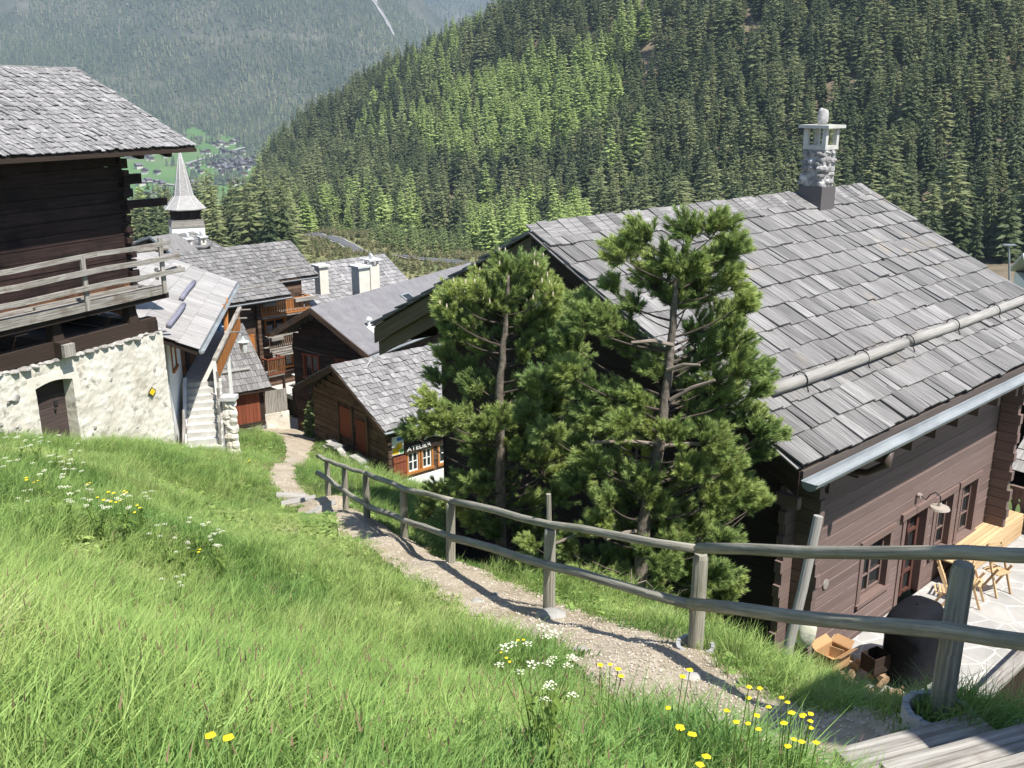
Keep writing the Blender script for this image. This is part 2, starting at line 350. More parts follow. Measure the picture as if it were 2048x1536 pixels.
M['scrub'] = leafmat('roadside scrub', [(0, (0.13, 0.16, 0.06)), (0.5, (0.24, 0.24, 0.11)), (1, (0.34, 0.29, 0.17))], var=0.4, trans=0.2)
# ------------------------------------------------------------------ terrain
POSTS = [(2.65, 5.2, -3.70), (1.70, 8.0, -5.00), (0.41, 10.1, -5.77), (-0.85, 12.7, -6.50), (-1.79, 14.8, -7.09), (-2.69, 16.6, -7.54), (-3.31, 17.8, -7.93), (-3.89, 19.0, -8.18)]
PXP = []
for q in [(1680, 1480, 5.2), (1440, 1400, 6.3), (1200, 1310, 7.6), (1000, 1260, 8.9), (860, 1210, 10.3), (740, 1150, 12.2), (660, 1080, 15), (618, 1040, 18.2), (1250, 1460, 4.7), (900, 1400, 5.6), (600, 1250, 8.0), (700, 1180, 10.2), (560, 1100, 13), (350, 1150, 9), (300, 1000, 14), (545, 1010, 19.5)]:
    q = at(*q); q[2] -= .13; PXP.append(tuple(q))
near_pts = POSTS + PXP + [(-1.45, 2.6, -2.05), (0, 0, -1.55), (0.6, 3.2, -2.55), (1.6, 4.2, -3.3), (-5.5, 22, -9.2), (-6.2, 24.5, -9.95), (-7.2, 30, -11.6), (-8.5, 36, -13.4), (-9.6, 41, -14.6), (-11.1, 44, -15.4),
    (-13.2, 24.6, -9.0), (-12, 27.5, -10.1), (-10.7, 29.3, -11.0), (-9.9, 30, -11.75), (-9.2, 32, -12.2), (-8, 10, -4.0), (-5, 6, -2.85), (-12, 15, -5.3), (-11.1, 20, -7.45), (-7.5, 20, -7.9), (-3.5, 10, -4.8), (-6.5, 15, -6.1), (-9, 25, -9.4),
    (3.16, 6.5, -4.75), (3.0, 7.5, -5.15), (2.75, 9.5, -6.1), (1.8, 12.3, -7.0), (4.3, 10.3, -8.1), (5.3, 9.3, -8.6), (4.2, 13.2, -9.7), (6.0, 12.6, -10.3), (7.5, 12.2, -10.5), (9, 14.5, -10.5), (11, 17, -10.5), (9.8, 12.5, -10.4), (12, 20, -10.6), (14, 16, -10.5), (6, 7.5, -8.0), (7.5, 9.5, -9.8),
    (0, 15, -8.7), (-1.2, 18, -9.6), (-3, 22, -9.9), (-4, 24.5, -10.2), (-4.2, 30, -12.3), (-3.7, 36.5, -15.1), (-7.3, 38, -14.2), (-5, 36, -14.6), (0, 30, -13.6), (0.5, 24, -12),
    (-14, 53, -17.3), (-11, 52, -17.4), (-20, 44, -15), (-18, 33, -11), (-5, 48, -17.6), (5, 40, -15.5), (15, 25, -12), (20, 10, -8), (12, 0, -5), (6, -4, -2.6), (-6, -5, 1), (-18, 10, -1.5), (-25, 25, -7), (-22, 55, -17), (25, 50, -18), (3.5, 3.0, -3.6), (4.6, 4.6, -4.3), (5.2, 6.4, -6.0), (2.5, 4.3, -3.95), (2.7, 3.4, -3.7), (6.0, 9.0, -9.0), (6.6, 11, -9.8)]
ground_f = tps(near_pts)
def gz(x, y): return float(ground_f(x, y)[0])
def grid_mesh(name, xs, ys, f, m, keep=None, smooth=True, extra=0.0):
    X, Y = np.meshgrid(xs, ys); Z = f(X, Y)
    if extra: Z = Z + extra * (vnoise(X * 0.8, Y * 0.8, 3) - 0.5) * 2 * 0.5 + extra * 0.5 * (vnoise(X * 2.6, Y * 2.6, 5) - 0.5)
    nx, ny = len(xs), len(ys)
    verts = np.stack([X.ravel(), Y.ravel(), Z.ravel()], 1)
    i = np.arange(nx * ny).reshape(ny, nx)
    F = np.stack([i[:-1, :-1], i[:-1, 1:], i[1:, 1:], i[1:, :-1]], -1).reshape(-1, 4)
    if keep is not None:
        c = verts[F].mean(1); F = F[keep(c)]
    o = mesh_obj(name, verts, F, m, smooth=smooth)
    return o
g = grid_mesh('ground', np.arange(-34, 30.1, 0.32), np.arange(-7, 62.1, 0.32), ground_f, M['soil'], extra=0.10)
tag(g, 'steep grassy slope falling away below the viewpoint', 'ground', kind='structure')
def gzn(x, y):                                     # with the bumps of the mesh
    return ground_f(x, y) + 0.10 * (vnoise(np.asarray(x) * 0.8, np.asarray(y) * 0.8, 3) - 0.5) + 0.05 * (vnoise(np.asarray(x) * 2.6, np.asarray(y) * 2.6, 5) - 0.5)

PATH = [(1.9, 4.2, 0.73), (1.75, 5.4, 0.71), (1.38, 6.6, 0.66), (1.12, 8.1, 0.59), (0.55, 9.4, 0.61), (-0.10, 10.7, 0.59), (-0.72, 11.9, 0.57), (-1.38, 13.3, 0.50), (-2.2, 15.0, 0.50), (-3.05, 17.0, 0.52), (-3.9, 18.7, 0.50), (-4.8, 20.6, 0.39),
        (-5.6, 22.4, 0.37), (-6.2, 24.5, 0.35), (-6.75, 27, 0.32), (-7.2, 30, 0.35), (-7.8, 33, 0.37), (-8.4, 36, 0.45), (-8.95, 38.5, 0.65), (-9.7, 41, 0.92), (-11.2, 44.5, 1.19), (-12.2, 48, 1.30), (-12.6, 51, 1.40)]
def path_dist(x, y):
    x = np.asarray(x, float); y = np.asarray(y, float); best = np.full(x.shape, 9e9)
    for (ax, ay, aw), (bx, by, bw) in zip(PATH[:-1], PATH[1:]):
        dx, dy = bx - ax, by - ay; t = np.clip(((x - ax) * dx + (y - ay) * dy) / (dx * dx + dy * dy), 0, 1)
        d = np.hypot(x - ax - t * dx, y - ay - t * dy) - (aw + t * (bw - aw)); best = np.minimum(best, d)
    return best
def strip(name, pts, m, lift, f, n_across=10, step=0.25, z_rough=0.0, label=None, cat=None, jag=0.0):
    vs = []; fs = []; S = []
    for (ax, ay, aw), (bx, by, bw) in zip(pts[:-1], pts[1:]):
        L = math.hypot(bx - ax, by - ay); k = max(1, int(L / step))
        for i in range(k): t = i / k; S.append((ax + t * (bx - ax), ay + t * (by - ay), aw + t * (bw - aw)))
    S.append(pts[-1])
    for i, (x, y, wd) in enumerate(S):
        x0, y0, _ = S[max(0, i - 3)]; x1, y1, _ = S[min(len(S) - 1, i + 3)]
        l = math.hypot(x1 - x0, y1 - y0) or 1; nx, ny = (y1 - y0) / l, -(x1 - x0) / l
        wl = wd * (1 + jag * math.sin(i * .9) * .5 + jag * (R.random() - .5)); wr = wd * (1 + jag * math.sin(i * .7 + 2) * .5 + jag * (R.random() - .5))
        for j in range(n_across + 1):
            t = -wl + (wl + wr) * j / n_across
            px, py = x + nx * t, y + ny * t
            vs.append((px, py, float(f(px, py)[0] if hasattr(f(px, py), '__len__') else f(px, py)) + lift + z_rough * (R.random() - .5)))
    n = n_across + 1
    for i in range(len(S) - 1):
        for j in range(n_across): fs.append((i * n + j, i * n + j + 1, (i + 1) * n + j + 1, (i + 1) * n + j))
    o = mesh_obj(name, vs, fs, m, smooth=True); tag(o, label, cat, kind='structure'); return o
strip('path', PATH, M['dirt'], 0.035, gzn, 10, 0.16, 0.02, 'narrow trodden gravel path winding down beside the rail fence', 'path', jag=0.12)

mid_pts = [(-14, 60, -19), (0, 60, -19), (30, 60, -19), (-60, 60, -16), (70, 60, -16), (-30, 90, -23), (0, 100, -27), (50, 100, -25), (-90, 110, -26), (-40, 170, -38), (30, 170, -36), (100, 170, -30)]
for p in [(640, 520, 260), (700, 540, 225), (810, 548, 215), (900, 560, 200), (620, 470, 360), (700, 495, 310), (830, 522, 260), (950, 528, 250), (760, 470, 345), (950, 486, 400), (1000, 505, 350), (560, 540, 250),
          (480, 520, 270), (300, 520, 270), (400, 515, 350), (420, 468, 450), (330, 500, 400), (520, 462, 470), (1000, 445, 450), (1300, 430, 360), (1600, 430, 320), (1950, 490, 250), (2150, 470, 240)]:
    mid_pts.append(tuple(at(*p)))
for p in [(620, 445, 480), (800, 445, 460), (560, 400, 620), (700, 340, 640), (620, 262, 860), (800, 165, 770), (1040, 45, 690), (1040, 260, 560), (1300, 300, 440), (1300, 120, 530), (1300, -40, 620), (1600, 300, 370),
          (1600, 20, 500), (1950, 200, 350), (1950, 20, 430), (1950, -150, 540), (2200, 200, 330), (800, 300, 620), (500, 375, 800), (900, 230, 640), (1600, -150, 600)]:
    q = at(*p); q[2] -= 2; mid_pts.append(tuple(q))
for p in [(440, 480, 780), (380, 560, 900), (560, 400, 1050), (760, 270, 1080), (980, 160, 1000), (1250, 40, 900), (300, 600, 640), (400, 530, 600)]:
    mid_pts.append(tuple(at(*p)))
mid_f = tps(mid_pts, 1e-4)
def mid_fn(x, y): return mid_f(x, y)
def is_bank(c):
    px, py = proj(c[:, 0], c[:, 1], c[:, 2]); return (c[:, 1] < 400) & (py > 462 + np.maximum(0, (px - 1040)) * .2) & (px > 520)
mx, my = np.arange(-330, 421, 6.0), np.arange(62, 1120, 6.0)
def midz(X, Y): return mid_f(X, Y) + 2.0 * (vnoise(X / 22, Y / 22, 2) - .5) + 0.8 * (vnoise(X / 7, Y / 7, 4) - .5)
o = grid_mesh('hillside', mx, my, midz, M['hill'], keep=lambda c: ~is_bank(c)); tag(o, 'steep forested hillside across the gorge', 'hillside', kind='structure')
o = grid_mesh('grass_slope', mx, my, midz, M['bank'], keep=is_bank); tag(o, 'dry grassy slope below the bending road', 'slope', kind='structure')
RD = [tuple(at(*p)[:2]) + (2.1,) for p in ((612, 464, 375), (640, 474, 350), (700, 495, 312), (760, 509, 285), (830, 522, 262), (950, 529, 250), (1060, 530, 250))]
strip('road', RD, M['asphalt'], 0.55, lambda x, y: midz(np.array([x]), np.array([y])), 6, 4.0, label='grey road bending down the valley side', cat='road')
strip('road_verge', [(a, b, c + .8) for a, b, c in RD], M['paleroad'], 0.38, lambda x, y: midz(np.array([x]), np.array([y])), 6, 4.0, label='pale gravel verge along the road', cat='verge')

far_pts = [tuple(at(*p)) for p in ((300, 425, 1900), (100, 425, 1900), (480, 420, 1900), (560, 400, 2000), (300, 380, 2100), (480, 380, 2100), (430, 340, 2300), (250, 340, 2300), (560, 330, 2350), (480, 280, 2560), (340, 262, 2640), (400, 258, 2700),
           (150, 255, 2700), (620, 250, 2600), (640, 205, 2800), (0, 200, 2800), (560, 215, 2780), (400, 130, 3020), (0, 0, 3350), (150, 90, 3130), (400, 0, 3300), (600, 0, 3350), (620, 110, 3060), (740, 0, 3450), (780, 60, 3300), (820, 105, 3150), (0, -200, 4200), (500, -200, 4200), (800, -150, 4200),
           (860, 180, 3300), (1000, 280, 3300), (900, 110, 3900), (300, 600, 1500), (600, 600, 1500))]
far_f = tps(far_pts, 1e-4)
def farz(X, Y): return far_f(X, Y) + 60 * (vnoise(X / 230, Y / 230, 8) - .5) * np.clip((Y - 2650) / 300, 0, 1) + 14 * (vnoise(X / 60, Y / 60, 9) - .5) * np.clip((Y - 2550) / 300, 0.1, 1)
def is_meadow(c):
    px, py = proj(c[:, 0], c[:, 1], c[:, 2])
    lim = 284 + 16 * np.sin(px / 37.0) + 9 * np.sin(px / 13.0) + np.maximum(0, 380 - px) * .12 - np.where((px > 330) & (px < 470), 6, 0) + np.maximum(0, px - 480) * .5
    return py > lim
fx, fy = np.arange(-2100, 500, 22.0), np.arange(1500, 4000, 22.0)
o = grid_mesh('mountain', fx, fy, farz, M['farhill'], keep=lambda c: ~is_meadow(c)); tag(o, 'hazy forested mountainside beyond the valley', 'mountain', kind='structure')
o = grid_mesh('valley_meadow', fx, fy, farz, M['meadow'], keep=is_meadow); tag(o, 'bright green meadows on the valley floor', 'meadow', kind='structure')
back_pts = [tuple(at(*p)) for p in ((640, 240, 4700), (900, 200, 4600), (1150, 150, 4600), (700, 60, 5300), (900, 40, 5300), (1100, 0, 5300), (600, -150, 6300), (900, -150, 6200), (1200, -150, 6200), (700, 350, 4300), (1100, 350, 4300))]
back_f = tps(back_pts, 1e-4)
def backz(X, Y): return back_f(X, Y) + 110 * (vnoise(X / 330, Y / 330, 18) - .5) + 25 * (vnoise(X / 90, Y / 90, 19) - .5)
o = grid_mesh('far_ridge', np.arange(-1500, 900, 40.0), np.arange(4300, 6300, 40.0), backz, M['farhill']); tag(o, 'farther blue mountainside behind the ravine', 'mountain', kind='structure')
def px_strip(name, pix, wd, m, f, lift, label, cat):
    P = [tuple(at(*p)[:2]) + (wd,) for p in pix]
    # pull each point onto the terrain along its sight line
    Q = []
    for (px, py, Y) in pix:
        Ys = np.linspace(Y * .6, Y * 1.6, 400); a, b, c = ray(px, py); h = c / b * Ys - f(a / b * Ys, Ys); k = np.where(h < 0)[0]; k = k[0] if len(k) else 200
        Q.append((a / b * Ys[k], Ys[k], wd))
    return strip(name, Q, m, lift, lambda x, y: f(np.array([x]), np.array([y])), 3, 20, label=label, cat=cat, jag=.9 if name == 'ravine' else 0, )
px_strip('valley_road', ((372, 330, 2300), (400, 322, 2350), (441, 311, 2400), (470, 303, 2450), (505, 293, 2500)), 5, M['paleroad'], farz, 3.0, 'pale straight road crossing the upper meadows', 'road')
px_strip('valley_lane', ((300, 366, 2150), (375, 376, 2100), (400, 372, 2100), (440, 369, 2120), (490, 370, 2120)), 4.5, M['paleroad'], farz, 3.0, 'pale lane along the lower meadow edge', 'lane')
px_strip('ravine', ((742, -20, 3400), (752, 12, 3300), (766, 34, 3250), (775, 48, 3200), (790, 78, 3150)), 11, M['scree'], farz, 5.0, 'pale scree ravine running down the far mountain', 'ravine')

# ------------------------------------------------------------------ instancing of what nobody could count
def scatter(name, pts, rot, scl, idx, protos, label, cat):
    me = bpy.data.meshes.new(name); me.vertices.add(len(pts)); me.vertices.foreach_set('co', np.asarray(pts, 'f').ravel())
    a = me.attributes.new('rot', 'FLOAT_VECTOR', 'POINT'); a.data.foreach_set('vector', np.asarray(rot, 'f').ravel())
    a = me.attributes.new('scl', 'FLOAT_VECTOR', 'POINT'); a.data.foreach_set('vector', np.asarray(scl, 'f').ravel())
    a = me.attributes.new('idx', 'INT', 'POINT'); a.data.foreach_set('value', np.asarray(idx, 'i'))
    me.update()
    o = bpy.data.objects.new(name, me); col.objects.link(o); tag(o, label, cat, kind='stuff')
    pc = bpy.data.collections.new(name + ' kinds')
    od = sorted(range(len(protos)), key=lambda i: protos[i].name); rk = [0] * len(od)
    for j, i in enumerate(od): rk[i] = j
    me.attributes['idx'].data.foreach_set('value', np.array([rk[i] for i in np.asarray(idx)], 'i'))
    for p in protos: pc.objects.link(p)
    ng = bpy.data.node_groups.new(name + ' spread', 'GeometryNodeTree')
    ng.interface.new_socket('Geometry', in_out='INPUT', socket_type='NodeSocketGeometry'); ng.interface.new_socket('Geometry', in_out='OUTPUT', socket_type='NodeSocketGeometry')
    N = ng.nodes; L = ng.links
    gi = N.new('NodeGroupInput'); go = N.new('NodeGroupOutput'); ip = N.new('GeometryNodeInstanceOnPoints'); ci = N.new('GeometryNodeCollectionInfo')
    ci.inputs['Collection'].default_value = pc; ci.inputs['Separate Children'].default_value = True; ci.inputs['Reset Children'].default_value = True
    def na(nm, ty):
        n = N.new('GeometryNodeInputNamedAttribute'); n.data_type = ty; n.inputs['Name'].default_value = nm; return n.outputs['Attribute']
    L.new(gi.outputs[0], ip.inputs['Points']); L.new(ci.outputs[0], ip.inputs['Instance']); ip.inputs['Pick Instance'].default_value = True
    L.new(na('idx', 'INT'), ip.inputs['Instance Index']); L.new(na('rot', 'FLOAT_VECTOR'), ip.inputs['Rotation']); L.new(na('scl', 'FLOAT_VECTOR'), ip.inputs['Scale'])
    L.new(ip.outputs[0], go.inputs[0])
    md = o.modifiers.new('spread', 'NODES'); md.node_group = ng
    return o
def proto(name, verts, faces, mats, shade=None, mi=None):
    me = bpy.data.meshes.new(name); me.from_pydata([tuple(v) for v in verts], [], [tuple(f) for f in faces])
    for m in (mats if isinstance(mats, (list, tuple)) else [mats]): me.materials.append(m)
    if shade is not None:
        a = me.attributes.new('shade', 'FLOAT', 'FACE'); a.data.foreach_set('value', np.asarray(shade, 'f'))
    if mi is not None: me.polygons.foreach_set('material_index', np.asarray(mi, 'i'))
    me.update(); return bpy.data.objects.new(name, me)

# ------------------------------------------------------------------ conifers
def conifer_data(seed, H=20.0, spread=0.15, layers=20, per=8, droop=0.35, start=0.1, wid=0.30, rag=0.35, dens=1.0, sub=True, pw=.75):
    r = random.Random(seed); vs, fs, sh, mi = [], [], [], []
    def tri(a, b, c, s, m): n = len(vs); vs.extend([a, b, c]); fs.append((n, n + 1, n + 2)); sh.append(s); mi.append(m)
    tr = H * 0.011
    for k in range(5):                              # tapered trunk
        a0, a1 = 2 * math.pi * k / 5, 2 * math.pi * (k + 1) / 5
        tri((tr * math.cos(a0), tr * math.sin(a0), -1.5), (tr * math.cos(a1), tr * math.sin(a1), -1.5), (0, 0, H * .97), r.random(), 1)
    for i in range(layers):
        t = (i + r.uniform(-.5, .5)) / (layers - 1); z = H * (start + (1 - start) * max(0, t) ** 0.9); z = min(z, H * .985)
        q = (z / H - start) / (1 - start)
        rad = H * spread * (max(0.0, 1 - q) ** pw) * (0.75 + 0.25 * min(1, (q + .02) * 6)) + H * .012
        n = max(4, int(per * (0.5 + 0.7 * (1 - q)) * dens))
        a0 = r.random() * 6.28
        for k in range(n):
            a = a0 + 2 * math.pi * k / n + r.uniform(-.3, .3); L = rad * r.uniform(1 - rag, 1 + rag * .6)
            w_ = L * wid * r.uniform(.7, 1.3) + H * .004; dz = -droop * L * r.uniform(.6, 1.4)
            ca, sa = math.cos(a), math.sin(a)
            jz = r.uniform(-.5, .5) * H / layers
            def P(l, s, h): return (ca * l - sa * s, sa * l + ca * s, z + h + jz)
            s_ = r.random()
            B, T = P(0, 0, 0), P(L, 0, dz); Lm, Rm = P(L * .55, w_, dz * .55 - w_ * .4), P(L * .55, -w_, dz * .55 - w_ * .4)
            Mm = P(L * .55, 0, dz * .35 + w_ * .25)
            tri(B, Mm, Lm, s_, 0); tri(Mm, T, Lm, s_ * .8, 0); tri(B, Rm, Mm, s_, 0); tri(Mm, Rm, T, s_ * .9, 0)
            if sub:
                for q2 in (.45, .8):
                    l0 = L * q2; ww = w_ * (1.5 - q2)
                    for sg in (1, -1):
                        tri(P(l0, 0, dz * q2), P(l0 + ww * .8, sg * ww * 1.4, dz * q2 - ww * .5), P(l0 + ww * .15, sg * ww * .2, dz * q2 - ww * .9), r.random(), 0)
    tri((.1, 0, H * .93), (-.05, .09, H * .93), (0, 0, H * 1.01), .7, 0)
    return vs, fs, sh, mi
def kinds_of(name, n, m, **k):
    return [proto(name, *[(d[0], d[1], [m, M['farbark']], d[2], d[3]) for d in [conifer_data(100 * len(name) + i, **k)]][0]) for i in range(n)]
K_spruce = kinds_of('spruce', 3, M['spruce'], H=20, spread=.165, layers=27, per=11, droop=.42, wid=.20, rag=.5) + kinds_of('spruce_full', 2, M['spruce'], H=17, spread=.21, layers=22, per=12, droop=.3, wid=.2, rag=.75, pw=.5)
K_larch = kinds_of('larch', 3, M['larch'], H=20, spread=.175, layers=26, per=11, droop=.1, wid=.18, rag=.6, start=.08, pw=.58)
K_lgrey = kinds_of('larch_grey', 4, M['larchgrey'], H=20, spread=.155, layers=25, per=10, droop=.12, wid=.14, rag=.7, start=.16, pw=.48)
K_young = kinds_of('young', 2, M['youngspruce'], H=9, spread=.19, layers=13, per=8, droop=.25, wid=.30, start=.02)
ALLK = K_spruce + K_larch + K_lgrey + K_young
KIDX = {'spruce': list(range(0, 5)), 'larch': [5, 6, 7], 'lgrey': [8, 9, 10, 11], 'young': [12, 13]}
CLEAR = [(905, 408, 18, 22), (905, 444, 22, 14), (1003, 414, 20, 18), (985, 474, 30, 16), (1500, 70, 24, 28), (1790, 160, 18, 16), (1845, 190, 12, 16), (1930, 335, 14, 14), (1640, 450, 20, 10), (1940, 405, 14, 18), (1985, 474, 50, 12)]
def larch_zone(px, py):
    poly = [(800, 265), (1000, 165), (1180, 140), (1250, 165), (1240, 260), (1180, 300), (1110, 345), (960, 360), (860, 340)]
    ins = np.zeros(px.shape, bool); n = len(poly)
    for i in range(n):
        (x1, y1), (x2, y2) = poly[i], poly[(i + 1) % n]
        c = ((y1 > py) != (y2 > py)); xx = (x2 - x1) * (py - y1) / (y2 - y1 + 1e-9) + x1
        ins ^= c & (px < xx)
    return ins
sp = 5.7
gx, gy = np.meshgrid(np.arange(-300, 400, sp), np.arange(225, 1060, sp))
gx = gx.ravel() + NR.uniform(-.48, .48, gx.size) * sp; gy = gy.ravel() + NR.uniform(-.48, .48, gy.size) * sp
gzv = midz(gx, gy); px, py = proj(gx, gy, gzv)
ok = (px > 180) & (px < 2130) & (py > -260) & (py < 640)
road_d = np.full(gx.shape, 9e9)
for (ax, ay, _), (bx, by, _) in zip(RD[:-1], RD[1:]):
    dx, dy = bx - ax, by - ay; t = np.clip(((gx - ax) * dx + (gy - ay) * dy) / (dx * dx + dy * dy), 0, 1); road_d = np.minimum(road_d, np.hypot(gx - ax - t * dx, gy - ay - t * dy))
ok &= road_d > 9
bank = (gy < 400) & (py > 455 + np.maximum(0, px - 1040) * .2) & (px > 595)
ok &= ~(bank & (NR.rand(gx.size) > .22) & (px < 740)) & ~(bank & (py > 512) & (px < 1010)) & ~((px > 600) & (px < 730) & (py > 478) & (gy < 380))
for cx, cy, rx, ry in CLEAR:
    ok &= ~((((px - cx) / rx) ** 2 + ((py - cy) / ry) ** 2 < 1) & (NR.rand(gx.size) > .06))
ok &= (vnoise(gx / 26, gy / 26, 31) > .12) | (NR.rand(gx.size) > .75)
gx, gy, gzv, px, py, bank = (a[ok] for a in (gx, gy, gzv, px, py, bank))
n = len(gx); u = NR.rand(n); cl = vnoise(gx / 45, gy / 45, 41)
kind = np.where(u < .75 * cl ** 1.3 + .08, 1, 0)                          # 0 spruce, 1 larch just budding, 2 fresh larch, 3 young
kind[(u < .35 * (vnoise(gx / 70, gy / 70, 57) > .55)) & (px < 1300)] = 2
lz = larch_zone(px, py + 0); kind[lz & (NR.rand(n) < .96)] = 2
kind[bank] = 3; hs_young = bank & (px > 740); kind[(px > 940) & (px < 1180) & (py > 440) & (NR.rand(n) < .6)] = 2
names = ['spruce', 'lgrey', 'larch', 'young']
idx = np.array([KIDX[names[k]][R.randrange(len(KIDX[names[k]]))] for k in kind])
hs = np.clip(.30 + .95 * NR.beta(1.3, 1.3, n) + .45 * (vnoise(gx / 17, gy / 17, 91) - .4), .3, 1.35) * np.where(gy < 420, .86, 1.0); hs[kind == 1] *= 1.08
hs[(px > 300) & (px < 520) & (gy > 330)] *= .62
sxy = hs ** .8 * NR.uniform(.75, 1.4, n)
rz = NR.rand(n) * 6.28
# the 300 that show largest stand alone, the rest is one mass
toppx, toppy = proj(gx, gy, gzv + 19 * hs)
hid = ((toppx > 1000) & (toppy > 500 - (toppx - 1000) * .13) & (toppx < 1730)) | ((toppx >= 1730) & (toppy > 400 + (toppx - 1730) * .5)) | (toppx < 470) | (toppy > 520) | (toppx > 2060) | (toppx < -5)
hs[bank] = NR.uniform(.35, .9, bank.sum()); sxy[bank] = hs[bank] * 1.1
cz = np.where(hid, 9e9, np.hypot(gx, gy)); order = np.argsort(cz)[:300]
isthing = np.zeros(n, bool); isthing[order] = True
LBL = {0: ('dark green spruce in the forest on the slope opposite', 'spruce_tree', 'spruce'), 1: ('grey green budding larch in the forest on the slope opposite', 'larch_tree', 'larch'),
       2: ('fresh light green larch in the forest on the slope opposite', 'larch_tree', 'larch'), 3: ('small young conifer on the bank above the road', 'young_conifer', 'conifer')}
for i in order:
    c = ALLK[idx[i]].copy(); lb, nm, ct = LBL[int(kind[i])]; c.name = nm; col.objects.link(c)
    c.location = (gx[i], gy[i], gzv[i]); c.rotation_euler = (0, 0, rz[i]); c.scale = (sxy[i], sxy[i], hs[i]); tag(c, lb, ct, lb.split(' in the')[0].split(' on the')[0] + ' trees opposite')
s = ~isthing
scatter('forest', np.stack([gx, gy, gzv], 1)[s], np.stack([rz * 0, rz * 0, rz], 1)[s], np.stack([sxy, sxy, hs], 1)[s], idx[s], ALLK, 'dense conifer forest covering the opposite hillside', 'forest')

# scrub and dry tussocks on the slope by the road
K_scr = kinds_of('scrub', 4, M['scrub'], H=1.7, spread=.42, layers=8, per=9, droop=-.2, wid=.25, rag=.6, start=.05)
bx, by = NR.uniform(-110, 80, 16000), NR.uniform(190, 420, 16000); bz = midz(bx, by); qx, qy = proj(bx, by, bz)
rd = np.full(bx.shape, 9e9)
for (ax, ay, _), (cx_, cy_, _) in zip(RD[:-1], RD[1:]):
    dx, dy = cx_ - ax, cy_ - ay; t = np.clip(((bx - ax) * dx + (by - ay) * dy) / (dx * dx + dy * dy), 0, 1); rd = np.minimum(rd, np.hypot(bx - ax - t * dx, by - ay - t * dy))
kk = (rd > 3.4) & (qx > 560) & (qx < 1120) & (qy < 640) & (vnoise(bx / 9, by / 9, 55) * .6 + NR.rand(16000) * .5 > .52 - .2 * (qy < 500)); bx, by, bz = bx[kk], by[kk], bz[kk]; k_ = len(bx); bs = NR.uniform(.35, 1.3, k_) ** 1.3
scatter('scrub', np.stack([bx, by, bz], 1), np.stack([bs * 0, bs * 0, NR.rand(k_) * 6.28], 1), np.stack([bs, bs, bs], 1), NR.randint(0, 4, k_), K_scr, 'dry scrub and tussocks on the slope beside the road', 'scrub')

# far forest: low cones, thousands
def far_tree(seed, H=20, R0=3.4):
    r = random.Random(seed); vs, fs, sh = [], [], []
    for lv in range(4):
        z0, z1 = H * (.08 + .2 * lv), H * (.42 + .2 * lv); rr = R0 * (1 - .22 * lv); k = 6
        for i in range(k):
            a0 = 6.283 * i / k + lv; a1 = 6.283 * (i + 1) / k + lv; q = r.uniform(.75, 1.2)
            nn = len(vs); vs.extend([(rr * q * math.cos(a0), rr * q * math.sin(a0), z0 + r.uniform(-.6, .6)), (rr * math.cos(a1), rr * math.sin(a1), z0), (0, 0, min(z1, H))]); fs.append((nn, nn + 1, nn + 2)); sh.append(r.random())
    return proto('far_conifer', vs, fs, M['farforest'], sh)
K_far = [far_tree(i) for i in range(4)]
def mass(name, xr, yr, spc, f, sel, label, cat, hs0=(.6, 1.35)):
    X, Y = np.meshgrid(np.arange(*xr, spc), np.arange(*yr, spc)); X = X.ravel() + NR.uniform(-.5, .5, X.size) * spc; Y = Y.ravel() + NR.uniform(-.5, .5, Y.size) * spc
    Z = f(X, Y); px, py = proj(X, Y, Z); k = (px > -60) & (px < 1180) & (py > -90) & (py < 470) & sel(X, Y, Z, px, py)
    X, Y, Z = X[k], Y[k], Z[k]; n = len(X); h = NR.uniform(*hs0, n); wv = h * NR.uniform(.8, 1.3, n)
    scatter(name, np.stack([X, Y, Z], 1), np.stack([h * 0, h * 0, NR.rand(n) * 6.28], 1), np.stack([wv, wv, h], 1), NR.randint(0, 4, n), K_far, label, cat); return n
def selm(X, Y, Z, px, py):
    m = is_meadow(np.stack([X, Y, Z], 1)); cl = vnoise(X / 120, Y / 120, 61); c2 = vnoise(X / 45, Y / 45, 62)
    gap = (np.abs(px - 460 - (py - 60) * .2) < 210) & (np.abs(py - 72 - 8 * np.sin(px / 30)) < 4) | ((py < 50) & (px < 60) & (c2 > .35)) | (np.hypot(px - 620, (py - 205) * .7) < 12)
    rav = (np.abs(px - (748 + py * .5)) < 11 * (1 - py / 110)) & (py < 92)
    return (~m & ~gap & ~rav & ((cl * .5 + c2 * .5) > .17)) | (m & (c2 > .74) & (cl > .45))
mass('far_forest', (-2000, 420), (1850, 3900), 11.2, farz, selm, 'conifers covering the far mountain and dotting its meadows', 'forest')
mass('distant_forest', (-1100, 700), (4350, 6200), 22, backz, lambda X, Y, Z, px, py: vnoise(X / 110, Y / 110, 71) > .2, 'bluish forest on the mountainside behind the ravine', 'forest', (1.0, 1.9))

